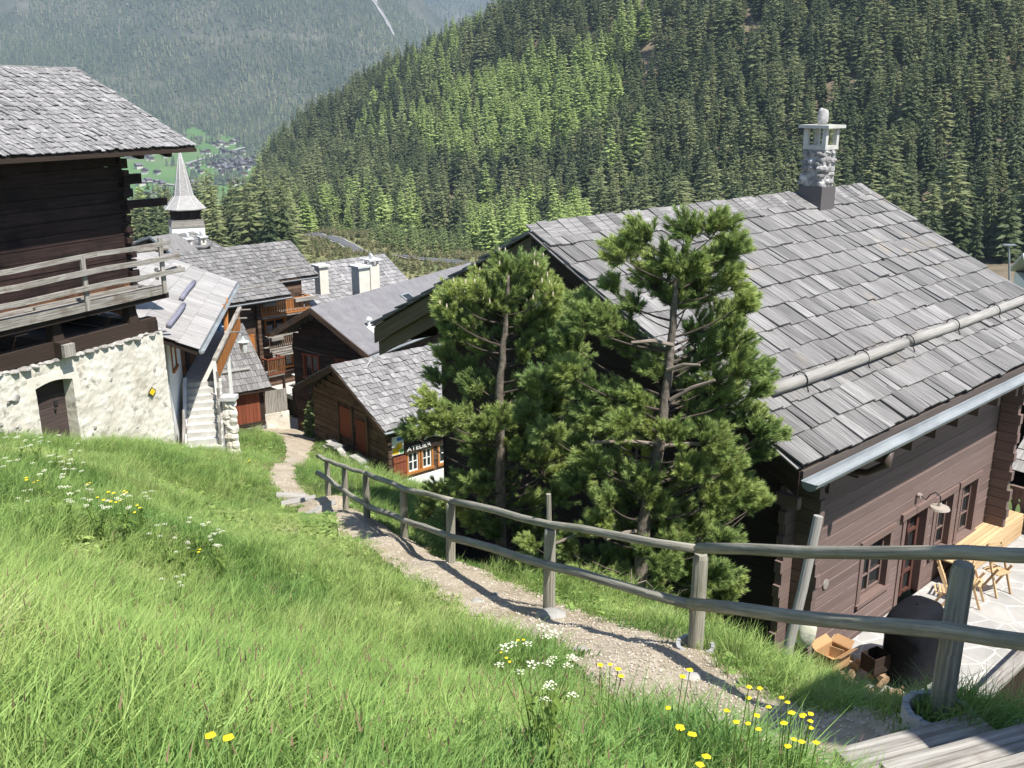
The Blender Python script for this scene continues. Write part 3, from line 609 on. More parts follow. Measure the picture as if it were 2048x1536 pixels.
# ------------------------------------------------------------------ the village in the valley, one object per chalet
def tiny_chalet():
    m = MB(); w_, l_, h_ = 9, 11, 5.5
    m.box(-w_ / 2, w_ / 2, -l_ / 2, l_ / 2, -3, 2.4, .5, 0); m.box(-w_ / 2 + .05, w_ / 2 - .05, -l_ / 2 + .05, l_ / 2 - .05, 2.4, h_, .4, 1)
    m.poly([(-w_ / 2, -l_ / 2 + .1, h_), (w_ / 2, -l_ / 2 + .1, h_), (0, -l_ / 2 + .1, h_ + 2.6)], (0, l_ - .2, 0), .4, 1)
    for sg in (1, -1): m.poly([(0, -l_ / 2 - 1, h_ + 3), (sg * (w_ / 2 + 1), -l_ / 2 - 1, h_ - .2), (sg * (w_ / 2 + 1), -l_ / 2 - 1, h_ - .55), (0, -l_ / 2 - 1, h_ + 2.6)], (0, l_ + 2, 0), .6, 2)
    for x in (-2.6, 0, 2.6): m.box(x - .5, x + .5, -l_ / 2 - .06, -l_ / 2, .2, 1.6, .2, 3); m.box(x - .5, x + .5, -l_ / 2 - .06, -l_ / 2 + .1, 3.2, 4.5, .2, 3)
    m.box(-w_ / 2, w_ / 2, -l_ / 2 - 1, -l_ / 2, 2.3, 2.5, .5, 4)
    return m
M['farroof'] = mat('far chalet roof', (0.09, 0.085, 0.09), (0.17, 0.16, 0.16), coord='Object', scale=(.1, .1, .1), var=0.1, rnd=0.55)
M['farwall'] = mat('far chalet base', (0.55, 0.52, 0.47), (0.7, 0.67, 0.6), coord='Object', scale=(.1, .1, .1), var=0.1, rnd=0.15)
M['farbeam'] = mat('far chalet timber', (0.10, 0.05, 0.035), (0.2, 0.1, 0.06), coord='Object', scale=(.1, .1, .1), var=0.1, rnd=0.5)
def on_terrain(px, py, Y, f):
    Ys = np.linspace(Y * .7, Y * 1.4, 900) if Y > 100 else np.linspace(2.0, 45, 4300); a, b, c = ray(px, py); h = c / b * Ys - f(a / b * Ys, Ys); k = np.where(h < 0)[0]; k = k[0] if len(k) else 400
    return a / b * Ys[k], Ys[k]
rv = random.Random(5)
spots = [(rv.gauss(470, 20), rv.gauss(331, 9), 'pale walled chalet packed in the distant valley village', 'chalets of the distant village cluster') for _ in range(52)]
spots += [(rv.gauss(440, 10), rv.gauss(333, 6), 'pale walled chalet packed in the distant valley village', 'chalets of the distant village cluster') for _ in range(12)]
spots += [(rv.uniform(265, 350), rv.uniform(262, 300) + 20, 'lone chalet on the meadow above the valley road', 'scattered chalets above the valley road') for _ in range(8)]
spots += [(x + rv.uniform(-8, 8), y + rv.uniform(-4, 4), 'chalet among trees on the far meadow by the lane', 'scattered chalets by the far lanes') for x, y in ((295, 313), (300, 320), (275, 335), (292, 345), (300, 365), (308, 366), (285, 368), (322, 371), (330, 368), (385, 371), (392, 373), (380, 378), (398, 340), (392, 328), (405, 345), (455, 366), (462, 362), (470, 372), (452, 347), (375, 336), (415, 332), (420, 328), (310, 348), (288, 392), (300, 393))]
spots += [(x + rv.uniform(-6, 6), y + rv.uniform(-3, 3), 'chalet on the high meadow under the far forest', 'chalets under the far forest edge') for x, y in ((400, 278), (402, 283), (385, 247), (432, 290), (440, 293), (436, 297), (458, 295), (465, 290), (470, 291), (438, 271), (476, 282), (410, 305), (422, 308))]
base = None
for x, y, lb, gr in spots:
    X, Y = on_terrain(x, y, 2300, farz)
    if base is None: base = tiny_chalet().build('tiny_chalet', [M['farwall'], M['farbeam'], M['farroof'], M['glass'], M['greywood']]); c = base
    else: c = base.copy(); col.objects.link(c)
    q = rv.uniform(.95, 1.5); c.location = (X, Y, float(farz(np.array([X]), np.array([Y]))[0]) + 1); c.rotation_euler = (0, 0, rv.uniform(-.7, .7)); c.scale = (q, q, q * rv.uniform(.9, 1.15)); tag(c, lb, 'chalet', gr)
# ------------------------------------------------------------------ building kit
class Fr:
    """plan frame: a runs along d, b to its right, z up"""
    def __init__(s, O, d):
        s.O = V(O[0], O[1], 0); dd = unit(V(d[0], d[1], 0)); s.d = dd; s.p = V(dd[1], -dd[0], 0); s.z = V(0, 0, 1)
    def L(s, a, b, z): return s.O + s.d * a + s.p * b + V(0, 0, z)
    def ob(s, mb, a0, a1, b0, b1, z0, z1, sh=None, mi=0, grain='a'):
        o = s.L(a0, b0, z0); A = s.d * (a1 - a0); B = s.p * (b1 - b0); Z = V(0, 0, z1 - z0)
        if grain == 'a': mb.obox(o, A, B, Z, sh, mi)
        elif grain == 'b': mb.obox(o, B, A, Z, sh, mi)
        else: mb.obox(o, Z, A, B, sh, mi)
def shingles(mb, P0, P1, T0, row, wmin, wmax, th, jit=0.03, tilt=1.0, lap=1.3, rag=0.02, clip=None, curl=0.0):
    """rows of split shingles on the plane with eave P0-P1, upslope towards T0 (above P0)"""
    P0, P1, T0 = (np.asarray(q, float) for q in (P0, P1, T0)); eu = unit(P1 - P0); U = np.linalg.norm(P1 - P0); ev = T0 - P0; ev = ev - eu * np.dot(ev, eu); Vv = np.linalg.norm(ev); ev = ev / Vv
    n = unit(np.cross(eu, ev)); n = n if n[2] > 0 else -n
    rows = int(round(Vv / row)); row = Vv / rows
    for r in range(rows):
        v = r * row; x = -R.random() * wmin * .5
        while x < U - .02:
            wd = R.uniform(wmin, wmax); x0 = max(x, -0.03); x1 = min(x + wd, U + .03); x += wd
            if clip and not clip((x0 + x1) / 2, v + row * .4): continue
            L = min(row * lap, Vv - v + .05); vj = v - R.random() * rag - (0.02 if r == 0 else 0)
            h = th * (1 + R.uniform(-.2, .35) * (jit / .03)); g = min(.012, wmin * .07)
            a = ev * (L + v - vj) - n * (h * tilt)
            c = n * th * .8; o = P0 + eu * (x0 + g / 2) + ev * vj + n * (h * tilt + curl * (R.random() ** 3))
            mb.obox(o, a + n * 0, eu * (x1 - x0 - g) + n * R.uniform(-.25, .25) * jit, c, min(1, max(0, R.gauss(.5, .25))))
class Face:
    """vertical wall face: u along e, n outwards"""
    def __init__(s, O, e, n): s.O = V(O[0], O[1], 0); s.e = unit(V(e[0], e[1], 0)); s.n = unit(V(n[0], n[1], 0))
    def W(s, u, k, z): return s.O + s.e * u + s.n * k + V(0, 0, z)
    def ob(s, mb, u0, u1, k0, k1, z0, z1, sh=None, mi=0, grain='u'):
        o = s.W(u0, k0, z0); A = s.e * (u1 - u0); B = s.n * (k1 - k0); Z = V(0, 0, z1 - z0)
        if grain == 'u': mb.obox(o, A, Z, B, sh, mi)
        elif grain == 'n': mb.obox(o, B, A, Z, sh, mi)
        else: mb.obox(o, Z, A, B, sh, mi)
def boards(mb, F, u0, u1, z0, z1, h, th, holes=(), lim=None, gap=.008, jit=0.0, back=0.0, wob=0.0, hj=0.0):
    z = z0
    while z < z1 - .03:
        hh = h * (1 + hj * R.uniform(-1, 1)); zt = min(z + hh, z1); a, b = (lim((z + zt) / 2) if lim else (u0, u1))
        a, b = max(a, u0), min(b, u1)
        if b - a > .05:
            segs = [(a, b)]
            for (h0, h1, k0, k1) in holes:
                if zt > k0 + .02 and z < k1 - .02:
                    segs = [q for s_ in segs for q in ((s_[0], min(s_[1], h0)), (max(s_[0], h1), s_[1])) if q[1] - q[0] > .02]
            sh = R.random(); dj = jit * R.uniform(-1, 1)
            for a_, b_ in segs: F.ob(mb, a_, b_, back, back + th + dj, z + gap / 2, zt - gap / 2, sh)
        z = zt
def hwindow(F, parent, u0, u1, z0, z1, fw, ft, deep, frame_m, nx=2, nz=2, sash=None, sill=False, proud=.02, curtain=False, name='window', label=None):
    """a window: frame boards, glass set back, glazing bars"""
    m = MB()
    F.ob(m, u0, u0 + fw, -deep, proud, z0, z1, .5, grain='z'); F.ob(m, u1 - fw, u1, -deep, proud, z0, z1, .6, grain='z')
    F.ob(m, u0 - .04, u1 + .04, -deep, proud + .02, z1, z1 + fw, .5); F.ob(m, u0 - .02, u1 + .02, -deep, proud + .04, z0 - .05, z0 + (.02 if sill else .05), .6)
    fr = m.build(name, frame_m, parent)
    if label: fr['label'] = label
    sm = sash or frame_m; s = MB(); a, b = u0 + fw, u1 - fw; lo, hi = z0 + .05, z1
    k0, k1 = -deep + .01, -deep + .05
    for i in range(nx + 1):
        x = a + (b - a) * i / nx; w_ = .05 if i in (0, nx) else (.06 if nx == 2 else .025); x = min(max(x, a + w_ / 2), b - w_ / 2); F.ob(s, x - w_ / 2, x + w_ / 2, k0, k1, lo, hi, .5, grain='z')
    for i in range(nz + 1):
        z = lo + (hi - lo) * i / nz; w_ = .05 if i in (0, nz) else .025; z = min(max(z, lo + w_ / 2), hi - w_ / 2)
        for j in range(nx):
            xa, xb = a + (b - a) * j / nx + .03, a + (b - a) * (j + 1) / nx - .03; F.ob(s, xa, xb, k0 + .004, k1 - .004, z - w_ / 2, z + w_ / 2, .5)
    s.build('sash', sm, fr)
    g = MB(); F.ob(g, a, b, -deep - .01, -deep + .005, lo, hi, .5); g.build('pane', M['glass'], fr)
    if curtain:
        c = MB(); w_ = (b - a)
        for q in (0, 1):
            for i in range(5):
                x = a + .03 + (0 if q == 0 else w_ * .62) + i * w_ * .35 / 5; F.ob(c, x, x + w_ * .05, -deep + .006, -deep + .009, lo + .02, lo + (hi - lo) * .62, R.random())
        c.build('curtain', M['curtain'], fr)
    return fr
def gable_end(mb, F, half0, half1, z0, z1, zr, th, **k):     # boards narrowing to the ridge
    def lim(z):
        if z <= z1: return (-half0, half1)
        t = (z - z1) / (zr - z1); return (-half0 * (1 - t), half1 * (1 - t))
    boards(mb, F, -half0, half1, z0, zr, k.pop('h', .22), th, lim=lim, **k)
def roof_thing_part(name, mb, m, parent, **k): return mb.build(name, m, parent, **k)
def rail_tube(m, p, q, r, n=10, segs=6, sag=0.0, wob=0.06, r2=None, sh=None):
    p, q = np.asarray(p, float), np.asarray(q, float); P = []; r2 = r2 or r
    off = V(R.uniform(-1, 1), R.uniform(-1, 1), R.uniform(-1, 1)) * r * .35
    for i in range(segs + 1):
        t = i / segs; P.append(p + (q - p) * t + off * math.sin(math.pi * t) - V(0, 0, sag * math.sin(math.pi * t)))
    m.tube(P, [r + (r2 - r) * i / segs for i in range(segs + 1)], n, sh, wob=wob)

# ------------------------------------------------------------------ the big chalet on the right
c_loc = (4.5, 14.4, -9.6)
CH = Fr((0.32, 17.03), (.729, .684))
ch = thing('chalet', c_loc, 'big dark brown chalet with grey shingle roof, long snow guard and stone chimney', 'chalet')
SL = .509; ZR = -2.30
def rz_(b): return ZR - SL * abs(b)
AL = 11.85; BR, BL = 5.52, -4.86
m = MB()
shingles(m, CH.L(0, BR, rz_(BR)), CH.L(AL, BR, rz_(BR)), CH.L(0, 0.0, ZR), .50, .13, .42, .040, jit=.05, rag=.05, curl=.02)
for i in range(46):                                             # top row laps over the ridge
    a = i * AL / 46; wv = AL / 46; m.obox(CH.L(a, .30, rz_(.30) + .05), CH.d * (wv - .012), -CH.p * .42 + V(0, 0, SL * .42 + R.uniform(-.01, .03)), V(0, 0, .028), R.random())
shingles(m, CH.L(AL, BL, rz_(BL)), CH.L(0, BL, rz_(BL)), CH.L(AL, 0, ZR), .50, .16, .42, .045, rag=.04)
roof = m.build('roof', M['shingle'], ch)
m = MB()
for b_ in (BR, BL):
    m.poly([CH.L(0.06, b_ * 1.0, rz_(b_) - .02), CH.L(0.06, 0, ZR - .02), CH.L(0.06, 0, ZR - .16), CH.L(0.06, b_, rz_(b_) - .16)], CH.d * (AL - .12), .5)
m.build('roof_deck', M['darkwood'], ch)
m = MB()                                                        # layered edge battens at the rake
for sgn, b_ in ((1, BR), (-1, BL)):
    for i in range(13 if sgn > 0 else 11):
        t0 = i / (13 if sgn > 0 else 11); t1 = (i + 1.15) / (13 if sgn > 0 else 11); b0, b1 = b_ * t1, b_ * t0
        if abs(b0) > abs(b_): b0 = b_
        m.beam(CH.L(-.0, b0, rz_(b0) - .005), CH.L(-.0, b1, rz_(b1) - .005), .10, .025, up=(0, 0, 1))
m.build('edge_batten', M['shingle'], ch)
M['olive'] = mat('weathered olive bargeboard', (0.10, 0.08, 0.05), (0.16, 0.13, 0.085), scale=(.5, 14, 1), bump=0.4, var=0.12)
for nm, b_, mm, dz in (('bargeboard', BL, M['olive'], .62), ('bargeboard', BR, M['darkwood'], .42)):
    m = MB(); m.poly([CH.L(.02, b_, rz_(b_) - .06), CH.L(.02, 0, ZR - .06), CH.L(.02, 0, ZR - .06 - dz * .55), CH.L(.02, b_, rz_(b_) - .06 - dz * .55)], CH.d * .05, .6)
    m.poly([CH.L(.10, b_ * .99, rz_(b_) - .06 - dz * .50), CH.L(.10, 0, ZR - .06 - dz * .50), CH.L(.10, 0, ZR - .06 - dz), CH.L(.10, b_ * .99, rz_(b_) - .06 - dz)], CH.d * .05, .4); m.build(nm, mm, ch)
A0, A1, BW, BWL = 1.26, 9.35, 4.88, -4.1
WF = Face(CH.L(0, BW, 0), CH.d, CH.p)                            # long front, u = a
holes = [(4.18 - .62, 4.18 + .62, -8.95, -7.80), (5.15, 6.30, -9.6, -7.72), (6.52, 7.52, -9.0, -7.80), (7.68, 8.72, -9.05, -7.80)]
m = MB(); boards(m, WF, A0, A1, -9.75, -5.0, .215, .05, holes, back=-.05); boards(m, WF, A0, A1, -9.75, -5.0, .43, .1, holes, gap=0, back=-.16)
m.build('front_wall', M['brownwall'], ch)
GF = Face(CH.L(A0, 0, 0), CH.p, -CH.d)                           # near gable, u = b
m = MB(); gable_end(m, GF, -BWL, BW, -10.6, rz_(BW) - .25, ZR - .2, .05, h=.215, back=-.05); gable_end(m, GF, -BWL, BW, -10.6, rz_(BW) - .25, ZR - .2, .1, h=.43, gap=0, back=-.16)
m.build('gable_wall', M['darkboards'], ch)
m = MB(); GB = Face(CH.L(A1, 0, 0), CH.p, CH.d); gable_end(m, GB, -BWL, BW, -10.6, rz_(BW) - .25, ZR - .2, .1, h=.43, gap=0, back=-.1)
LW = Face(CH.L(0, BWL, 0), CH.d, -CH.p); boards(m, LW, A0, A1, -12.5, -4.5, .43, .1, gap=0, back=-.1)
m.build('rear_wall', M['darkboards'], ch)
m = MB(); z = -9.75 + .215
while z < -5.1:
    segs = [(A0, A1)]
    for h0, h1, k0, k1 in holes:
        if k0 - .1 < z < k1 + .12: segs = [q for s_ in segs for q in ((s_[0], min(s_[1], h0 - .05)), (max(s_[0], h1 + .05), s_[1])) if q[1] - q[0] > .02]
    for a_, b_ in segs:
        while a_ < b_ - .05:
            l = R.uniform(.5, 2.2); e_ = min(a_ + l, b_)
            WF.ob(m, a_, e_, 0, .005, z - .007, z + .001); a_ = e_ + (R.uniform(.0, .25) if R.random() < .4 else 0)
    z += .215
m.build('edge_highlight', M['litedge'], ch)  # thin pale strips, edge highlights put in as colour
m = MB(); z = -9.7; i = 0                                       # crossed log ends at both corners
notch = {A0: MB(), A1: MB()}
while z < -5.2:
    for aa in (A0, A1):
        m = notch[aa]
        o_ = .34 + .05 * (i % 2) + R.uniform(-.03, .03)
        WF.ob(m, aa - .07 if aa == A0 else aa - .04, aa + .07 if aa == A0 else aa + .10, 0, o_ if i % 2 else o_ + .08, z, z + .205, R.random(), grain='n')
    GF.ob(notch[A0], BW - .12, BW - .0, 0, .36 + .05 * (i % 2), z, z + .205, R.random(), grain='n')
    z += .215; i += 1
for m in notch.values(): m.build('notched_corner', M['brownwall'], ch)
a = 0.6                                               # joist ends under the eave
while a < 11.6:
    m = MB(); WF.ob(m, a - .06, a + .06, -.02, .36, -6.02, -5.83, R.random(), grain='n'); a += .94; m.build('joist', M['brownframe'], ch)
m = MB(); a = .25
while a < 11.8: m.beam(CH.L(a, BR - .05, rz_(BR) - .26), CH.L(a, BW - .3, rz_(BW - .3) - .26), .10, .16); a += .94
m.build('rafter', M['darkwood'], ch)
for (b_, z_) in ((0.0, -2.75), (-3.9, -4.75), (3.6, -4.6)):
    m = MB(); CH.ob(m, .25, A0 + .1, b_ - .11, b_ + .11, z_ - .2, z_ + .05, .5); m.build('purlin', M['darkwood'], ch)
for h in (holes[0], holes[2], holes[3]): hwindow(WF, ch, h[0], h[1], h[2], h[3], .13, .06, .15, M['brownframe'], nx=2, nz=3, sill=True)
m = MB(); s0, s1, z0_, z1_ = holes[1]
for u0, u1 in ((s0, s0 + .13), (s1 - .13, s1)): WF.ob(m, u0, u1, -.2, .025, z0_, z1_, .5, grain='z')
WF.ob(m, s0 - .12, s1 + .12, -.2, .06, z1_, z1_ + .14, .6)
d = m.build('door', M['brownframe'], ch)
m = MB()
for x in (s0 + .13, (s0 + s1) / 2 - .05, s1 - .23): WF.ob(m, x, x + .10, -.17, -.12, z0_, z1_, .4, grain='z')
for k in range(5): z = z0_ + .05 + k * (z1_ - z0_ - .1) / 4; WF.ob(m, s0 + .14, s1 - .14, -.165, -.125, z - .03, z + .03, .5)
m.build('sash', mat('dark red brown sash', (.085, .035, .028), (.12, .055, .042), var=.1), d); m = MB(); WF.ob(m, s0 + .13, s1 - .13, -.19, -.17, z0_, z1_, .5); m.build('pane', M['glass'], d)
for h in ((-1.2, -.25, -6.6, -5.6), (1.1, 2.0, -6.6, -5.6)):
    hwindow(GF, ch, h[0], h[1], h[2], h[3], .1, .06, .02, M['brownframe'], nx=2, nz=2, proud=.07)
m = MB(); GF.ob(m, 1.22, 1.42, .0, .03, -6.5, -5.75, .5); GF.ob(m, 1.66, 1.86, .0, .03, -6.5, -5.75, .5)
m.build('shutter', mat('yellow green shutter', (.22, .22, .03), (.28, .28, .05), var=.1), ch)
# gutter, a half pipe
def gutter(m, P, Q, r, side, n=8):
    P, Q = np.asarray(P, float), np.asarray(Q, float); d = unit(Q - P); s_ = unit(side); ring = []
    for k in range(n + 1):
        t = math.pi * k / n; ring.append(-s_ * r * math.cos(t) - V(0, 0, r * math.sin(t)))
    t_ = .94
    for k in range(n):
        b = len(m.v); m.v.extend([P + ring[k], Q + ring[k], Q + ring[k + 1], P + ring[k + 1], P + ring[k] * t_, Q + ring[k] * t_, Q + ring[k + 1] * t_, P + ring[k + 1] * t_])
        m.face([b, b + 1, b + 2, b + 3], .5); m.face([b + 7, b + 6, b + 5, b + 4], .5)
    for E in (P, Q):
        b = len(m.v); m.v.extend([E + x for x in ring]); m.face(list(range(b, b + n + 1)), .5)
    m.tube([P + ring[n], Q + ring[n]], .012, 6, .5); m.tube([P + ring[0], Q + ring[0]], .008, 6, .5)
m = MB(); gutter(m, CH.L(-.04, 5.72, -5.27), CH.L(AL, 5.72, -5.27), .125, CH.p); m.build('gutter', M['zinc'], ch, smooth=False)
m = MB(); CH.ob(m, .05, AL, BR + .01, BR + .05, -5.42, -5.16, .5); m.build('fascia', mat('grey brown fascia', (.085, .068, .062), (.12, .10, .09), scale=(1, 20, 1), bump=.3), ch)
m = MB(); q = CH.L(2.35, 5.72, 0)
m.tube([q + V(0, 0, -5.40), q + V(0, 0, -5.62), q - CH.p * .3 + V(0, 0, -5.85), q - CH.p * .82 + V(0, 0, -5.95)], [.085, .07, .06, .055], 12, .5); m.build('downpipe', M['pipe'], ch, smooth=True)
# snow guard logs
for a0, a1, dr in ((.93, 5.35, 0), (5.55, 11.2, .01)):
    m = MB(); bb = 4.42; h = .17; q0, q1 = CH.L(a0, bb, rz_(bb) + h), CH.L(a1, bb, rz_(bb) + h + dr); rail_tube(m, q0, q1, .098, 14, 8, wob=.03); m.build('snow_guard', M['snowlog'], ch, smooth=True)
for a in (1.75, 3.75, 5.45, 7.4, 9.4):
    m = MB()
    c0 = CH.L(a, 4.42, rz_(4.42) + .17); P = [c0 + (CH.p * math.cos(t) + V(0, 0, math.sin(t))) * .135 for t in np.linspace(-.5, 3.7, 12)]; m.tube([P[0] + V(0, 0, -.10) + CH.p * .05] + P + [P[-1] - V(0, 0, .06)], .011, 6, .3); m.build('snow_guard_hook', M['iron'], ch)
# chimney
ca, cb = 9.0, .28; hw = .285
m = MB(); CH.ob(m, ca - hw - .02, ca + hw + .02, cb - hw - .02, cb + hw + .02, -2.75, -2.02, .5); cm = m.build('chimney', M['flash'], ch)
m = MB(); CH.ob(m, ca - hw + .03, ca + hw - .03, cb - hw + .03, cb + hw - .03, -2.06, -1.18, .5)
rs = random.Random(3)
for side in range(4):
    for zz in np.arange(-1.96, -1.16, .17):
        for k in np.arange(-hw + .08, hw, .18):
            k2 = k + rs.uniform(-.05, .05); z2 = zz + rs.uniform(-.04, .04); rr = (rs.uniform(.08, .13), rs.uniform(.06, .1))
            c0 = CH.L(ca + (k2 if side % 2 == 0 else (hw - .075) * (1 if side == 1 else -1)), cb + (k2 if side % 2 else (hw - .075) * (1 if side == 0 else -1)), z2)
            m.blob(c0, (rr[0], rr[0], rr[1]), rs.randrange(999), rs.random(), 9, 6, .3)
M['chstone'] = mat('pale chimney stone', (0.17, 0.165, 0.165), (0.50, 0.485, 0.475), coord='Object', scale=(7, 7, 7), bump=0.5, var=0.35)
m.build('chimney_stack', M['chstone'], cm)
m = MB()
CH.ob(m, ca - hw, ca + hw, cb - hw, cb + hw, -1.19, -1.10, .5)
for i in (-1, 1):
    for j in (-1, 1): CH.ob(m, ca + i * hw - .1 * (i > 0), ca + i * hw + .1 * (i < 0), cb + j * hw - .1 * (j > 0), cb + j * hw + .1 * (j < 0), -1.10, -.72, .5)
CH.ob(m, ca - .38, ca + .38, cb - .38, cb + .38, -.72, -.65, .7); m.build('chimney_cap', M['concrete'], cm)
m = MB(); m.blob(CH.L(ca, cb, -.50), (.14, .10, .22), 5, .7, 10, 8, .2); m.build('cap_stone', M['chstone'], cm, smooth=True)
# wall lamp and round plate
wl = thing('wall_lamp', WF.W(5.55, .03, -7.35), 'small barn lamp with curved arm above the glazed brown door', 'wall lamp')
m = MB(); q = WF.W(5.62, .03, -7.35); m.tube([q, q + WF.n * .06], .055, 10, .5); m.build('backplate', M['lampmetal'], wl)
m = MB(); P = [q + WF.n * .06, q + WF.n * .16 - V(0, 0, .04), q + WF.n * .22 + V(0, 0, .08), q + WF.n * .32 + V(0, 0, .16), q + WF.n * .42 + V(0, 0, .10), q + WF.n * .43 - V(0, 0, .02)]; m.tube(P, .012, 6, .2); m.build('arm', M['iron'], wl)
m = MB(); q2 = q + WF.n * .43
m.tube([q2 + V(0, 0, -.02), q2 + V(0, 0, -.08), q2 + V(0, 0, -.10), q2 + V(0, 0, -.14)], [.03, .05, .17, .19], 18, .5); m.build('lamp_shade', M['lampmetal'], wl, smooth=False)
m = MB(); q = WF.W(2.35, .005, -8.05); m.tube([q, q + WF.n * .02], .09, 14, .5); o = m.build('wall_plate', M['greywood'], origin=q); tag(o, 'small round pale plaque fixed to the brown chalet wall', 'plaque')

# ------------------------------------------------------------------ terrace in front of it
TZ = -9.62
m = MB(); CH.ob(m, 1.4, 15, BW + .02, 7.75, TZ - .5, TZ, .5)
M['paving'] = mat('crazy paving', (0.30, 0.295, 0.29), (0.46, 0.45, 0.425), coord='Object', scale=(1.2, 1.2, 1.2), var=0.0, bump=.3)
t = M['paving'].node_tree; vo = t.nodes.new('ShaderNodeTexVoronoi'); vo.feature = 'DISTANCE_TO_EDGE'; vo.inputs['Scale'].default_value = 2.0; tcn = t.nodes.new('ShaderNodeTexCoord'); t.links.new(tcn.outputs['Object'], vo.inputs['Vector'])
mr = t.nodes.new('ShaderNodeMapRange'); mr.inputs[1].default_value = .012; mr.inputs[2].default_value = .03; t.links.new(vo.outputs['Distance'], mr.inputs[0])
mx = t.nodes.new('ShaderNodeMix'); mx.data_type = 'RGBA'; mx.inputs[6].default_value = (.56, .55, .51, 1); b_ = t.nodes['Principled BSDF']; src = b_.inputs['Base Color'].links[0].from_socket
t.links.new(mr.outputs[0], mx.inputs[0]); t.links.new(src, mx.inputs[7]); t.links.new(mx.outputs[2], b_.inputs['Base Color'])
o = m.build('terrace', M['paving']); tag(o, 'pale crazy paved terrace along the brown chalet', 'terrace', kind='structure')
tf = thing('terrace_railing', CH.L(5, 7.8, TZ), 'dark board railing along the outer edge of the paved terrace', 'railing')
m = MB(); a = .8
while a < 12: CH.ob(m, a, a + .155, 7.80, 7.835, TZ - .75, TZ + .88, grain='z'); a += .165
m.build('picket', M['darkwood'], tf)
m = MB(); CH.ob(m, .7, 12, 7.70, 7.92, TZ + 1.02, TZ + 1.08); m.build('handrail', M['greywood'], tf)
m = MB()
for a in (.8, 3.1, 5.4, 7.7, 10): CH.ob(m, a, a + .1, 7.70, 7.80, TZ - .4, TZ + 1.02, grain='z')
m.build('post', M['darkwood'], tf)
# decorative railing across the far end, cut boards with ovals
dr = thing('cutout_railing', CH.L(10.6, 6.4, TZ), 'brown railing of cut boards with oval openings at the far terrace end', 'railing')
m = MB(); b0 = 4.95
while b0 < 7.7:
    F_ = Face(CH.L(10.6, b0, 0), CH.p, -CH.d)
    for sg in (0, 1):
        pts = []
        for zt, ww in ((0, .05), (.12, .05), (.17, .075), (.22, .05), (.30, .05), (.36, .07), (.48, .025), (.60, .07), (.66, .05), (.72, .075), (.78, .05), (.9, .05)):
            pts.append((ww, zt))
        if sg == 0: poly = [F_.W(0, 0, TZ + .08 + z) for (x, z) in ((0, 0), (0, .9))]; poly = [F_.W(.075, 0, TZ + .08), F_.W(.075, 0, TZ + .98)] + [F_.W(.075 - (.075 - abs(.075 - x)) * 1.0 + 0, 0, TZ + .08 + z) for x, z in pts[::-1]]
    pts2 = [F_.W(.085 - w_, 0, TZ + .1 + z) for w_, z in ((.085, 0), (.085, .25), (.05, .32), (.03, .42), (.05, .52), (.085, .58), (.085, .62), (.06, .66), (.085, .70), (.085, .9))] + [F_.W(.085 + w_, 0, TZ + .1 + z) for w_, z in ((.085, .9), (.085, .70), (.06, .66), (.085, .62), (.085, .58), (.05, .52), (.03, .42), (.05, .32), (.085, .25), (.085, 0))]
    m.poly(pts2, -CH.d * -.025); b0 += .178
m.build('board', M['brownwall'], dr)
m = MB(); CH.ob(m, 10.57, 10.67, 4.9, 7.75, TZ + 1.0, TZ + 1.08, grain='b'); CH.ob(m, 10.57, 10.67, 4.9, 7.75, TZ + .04, TZ + .12, grain='b'); m.build('handrail', M['brownframe'], dr)
# things on the terrace
def folding_chair(a, b, rot, lean, label):
    r = thing('folding_chair', CH.L(a, b, TZ), label, 'folding chair', 'folding chairs on the terrace')
    F = Fr(CH.L(a, b, 0)[:2], (CH.d[0] * math.cos(rot) - CH.d[1] * math.sin(rot), CH.d[0] * math.sin(rot) + CH.d[1] * math.cos(rot)))
    for nm, b0, b1, z1 in (('leg', .28, -.05 - lean, 1.02), ('leg', -.12, .22, .62)):
        for a_ in (-.2, .2):
            m = MB(); m.beam(F.L(a_, b0, TZ), F.L(a_, b1, TZ + z1), .025, .045); m.build(nm, M['pinewood'], r)
    m = MB()
    for k in range(5): t = .66 + k * .085; q = .28 + (-.33 - lean) * t / 1.02 * 1.02; m.obox(F.L(-.2, .28 - (.33 + lean) * t + .02, TZ + t), F.d * .4, V(0, 0, .06), F.p * .015)
    m.build('backrest', M['pinewood'], r)
    m = MB()
    for k in range(6): m.obox(F.L(-.19, -.14 + k * .065, TZ + .46), F.d * .38, F.p * .05, V(0, 0, .02))
    m.build('seat', M['pinewood'], r)
folding_chair(5.75, 5.55, .5, .1, 'pale slatted folding chair standing nearest the glazed door')
folding_chair(6.5, 5.75, .2, .05, 'pale slatted folding chair in front of the second window')
folding_chair(7.35, 5.9, -.3, .05, 'pale slatted folding chair half behind the big fence post')
bn = thing('bench', CH.L(8.2, 5.15, TZ), 'long light pine bench box against the lit wall beyond the chairs', 'bench')
m = MB()
for k in range(5): CH.ob(m, 6.9, 10.4, 5.30, 5.34, TZ + .04 + k * .095, TZ + .12 + k * .095)
for k in range(5): CH.ob(m, 10.36, 10.4, 4.85, 5.30, TZ + .04 + k * .095, TZ + .12 + k * .095, grain='b')
m.build('front_slat', M['pinewood'], bn)
m = MB()
for k in range(5): CH.ob(m, 6.85, 10.42, 4.82 + k * .105, 4.91 + k * .105, TZ + .52, TZ + .55)
m.build('seat', M['pinewood'], bn)
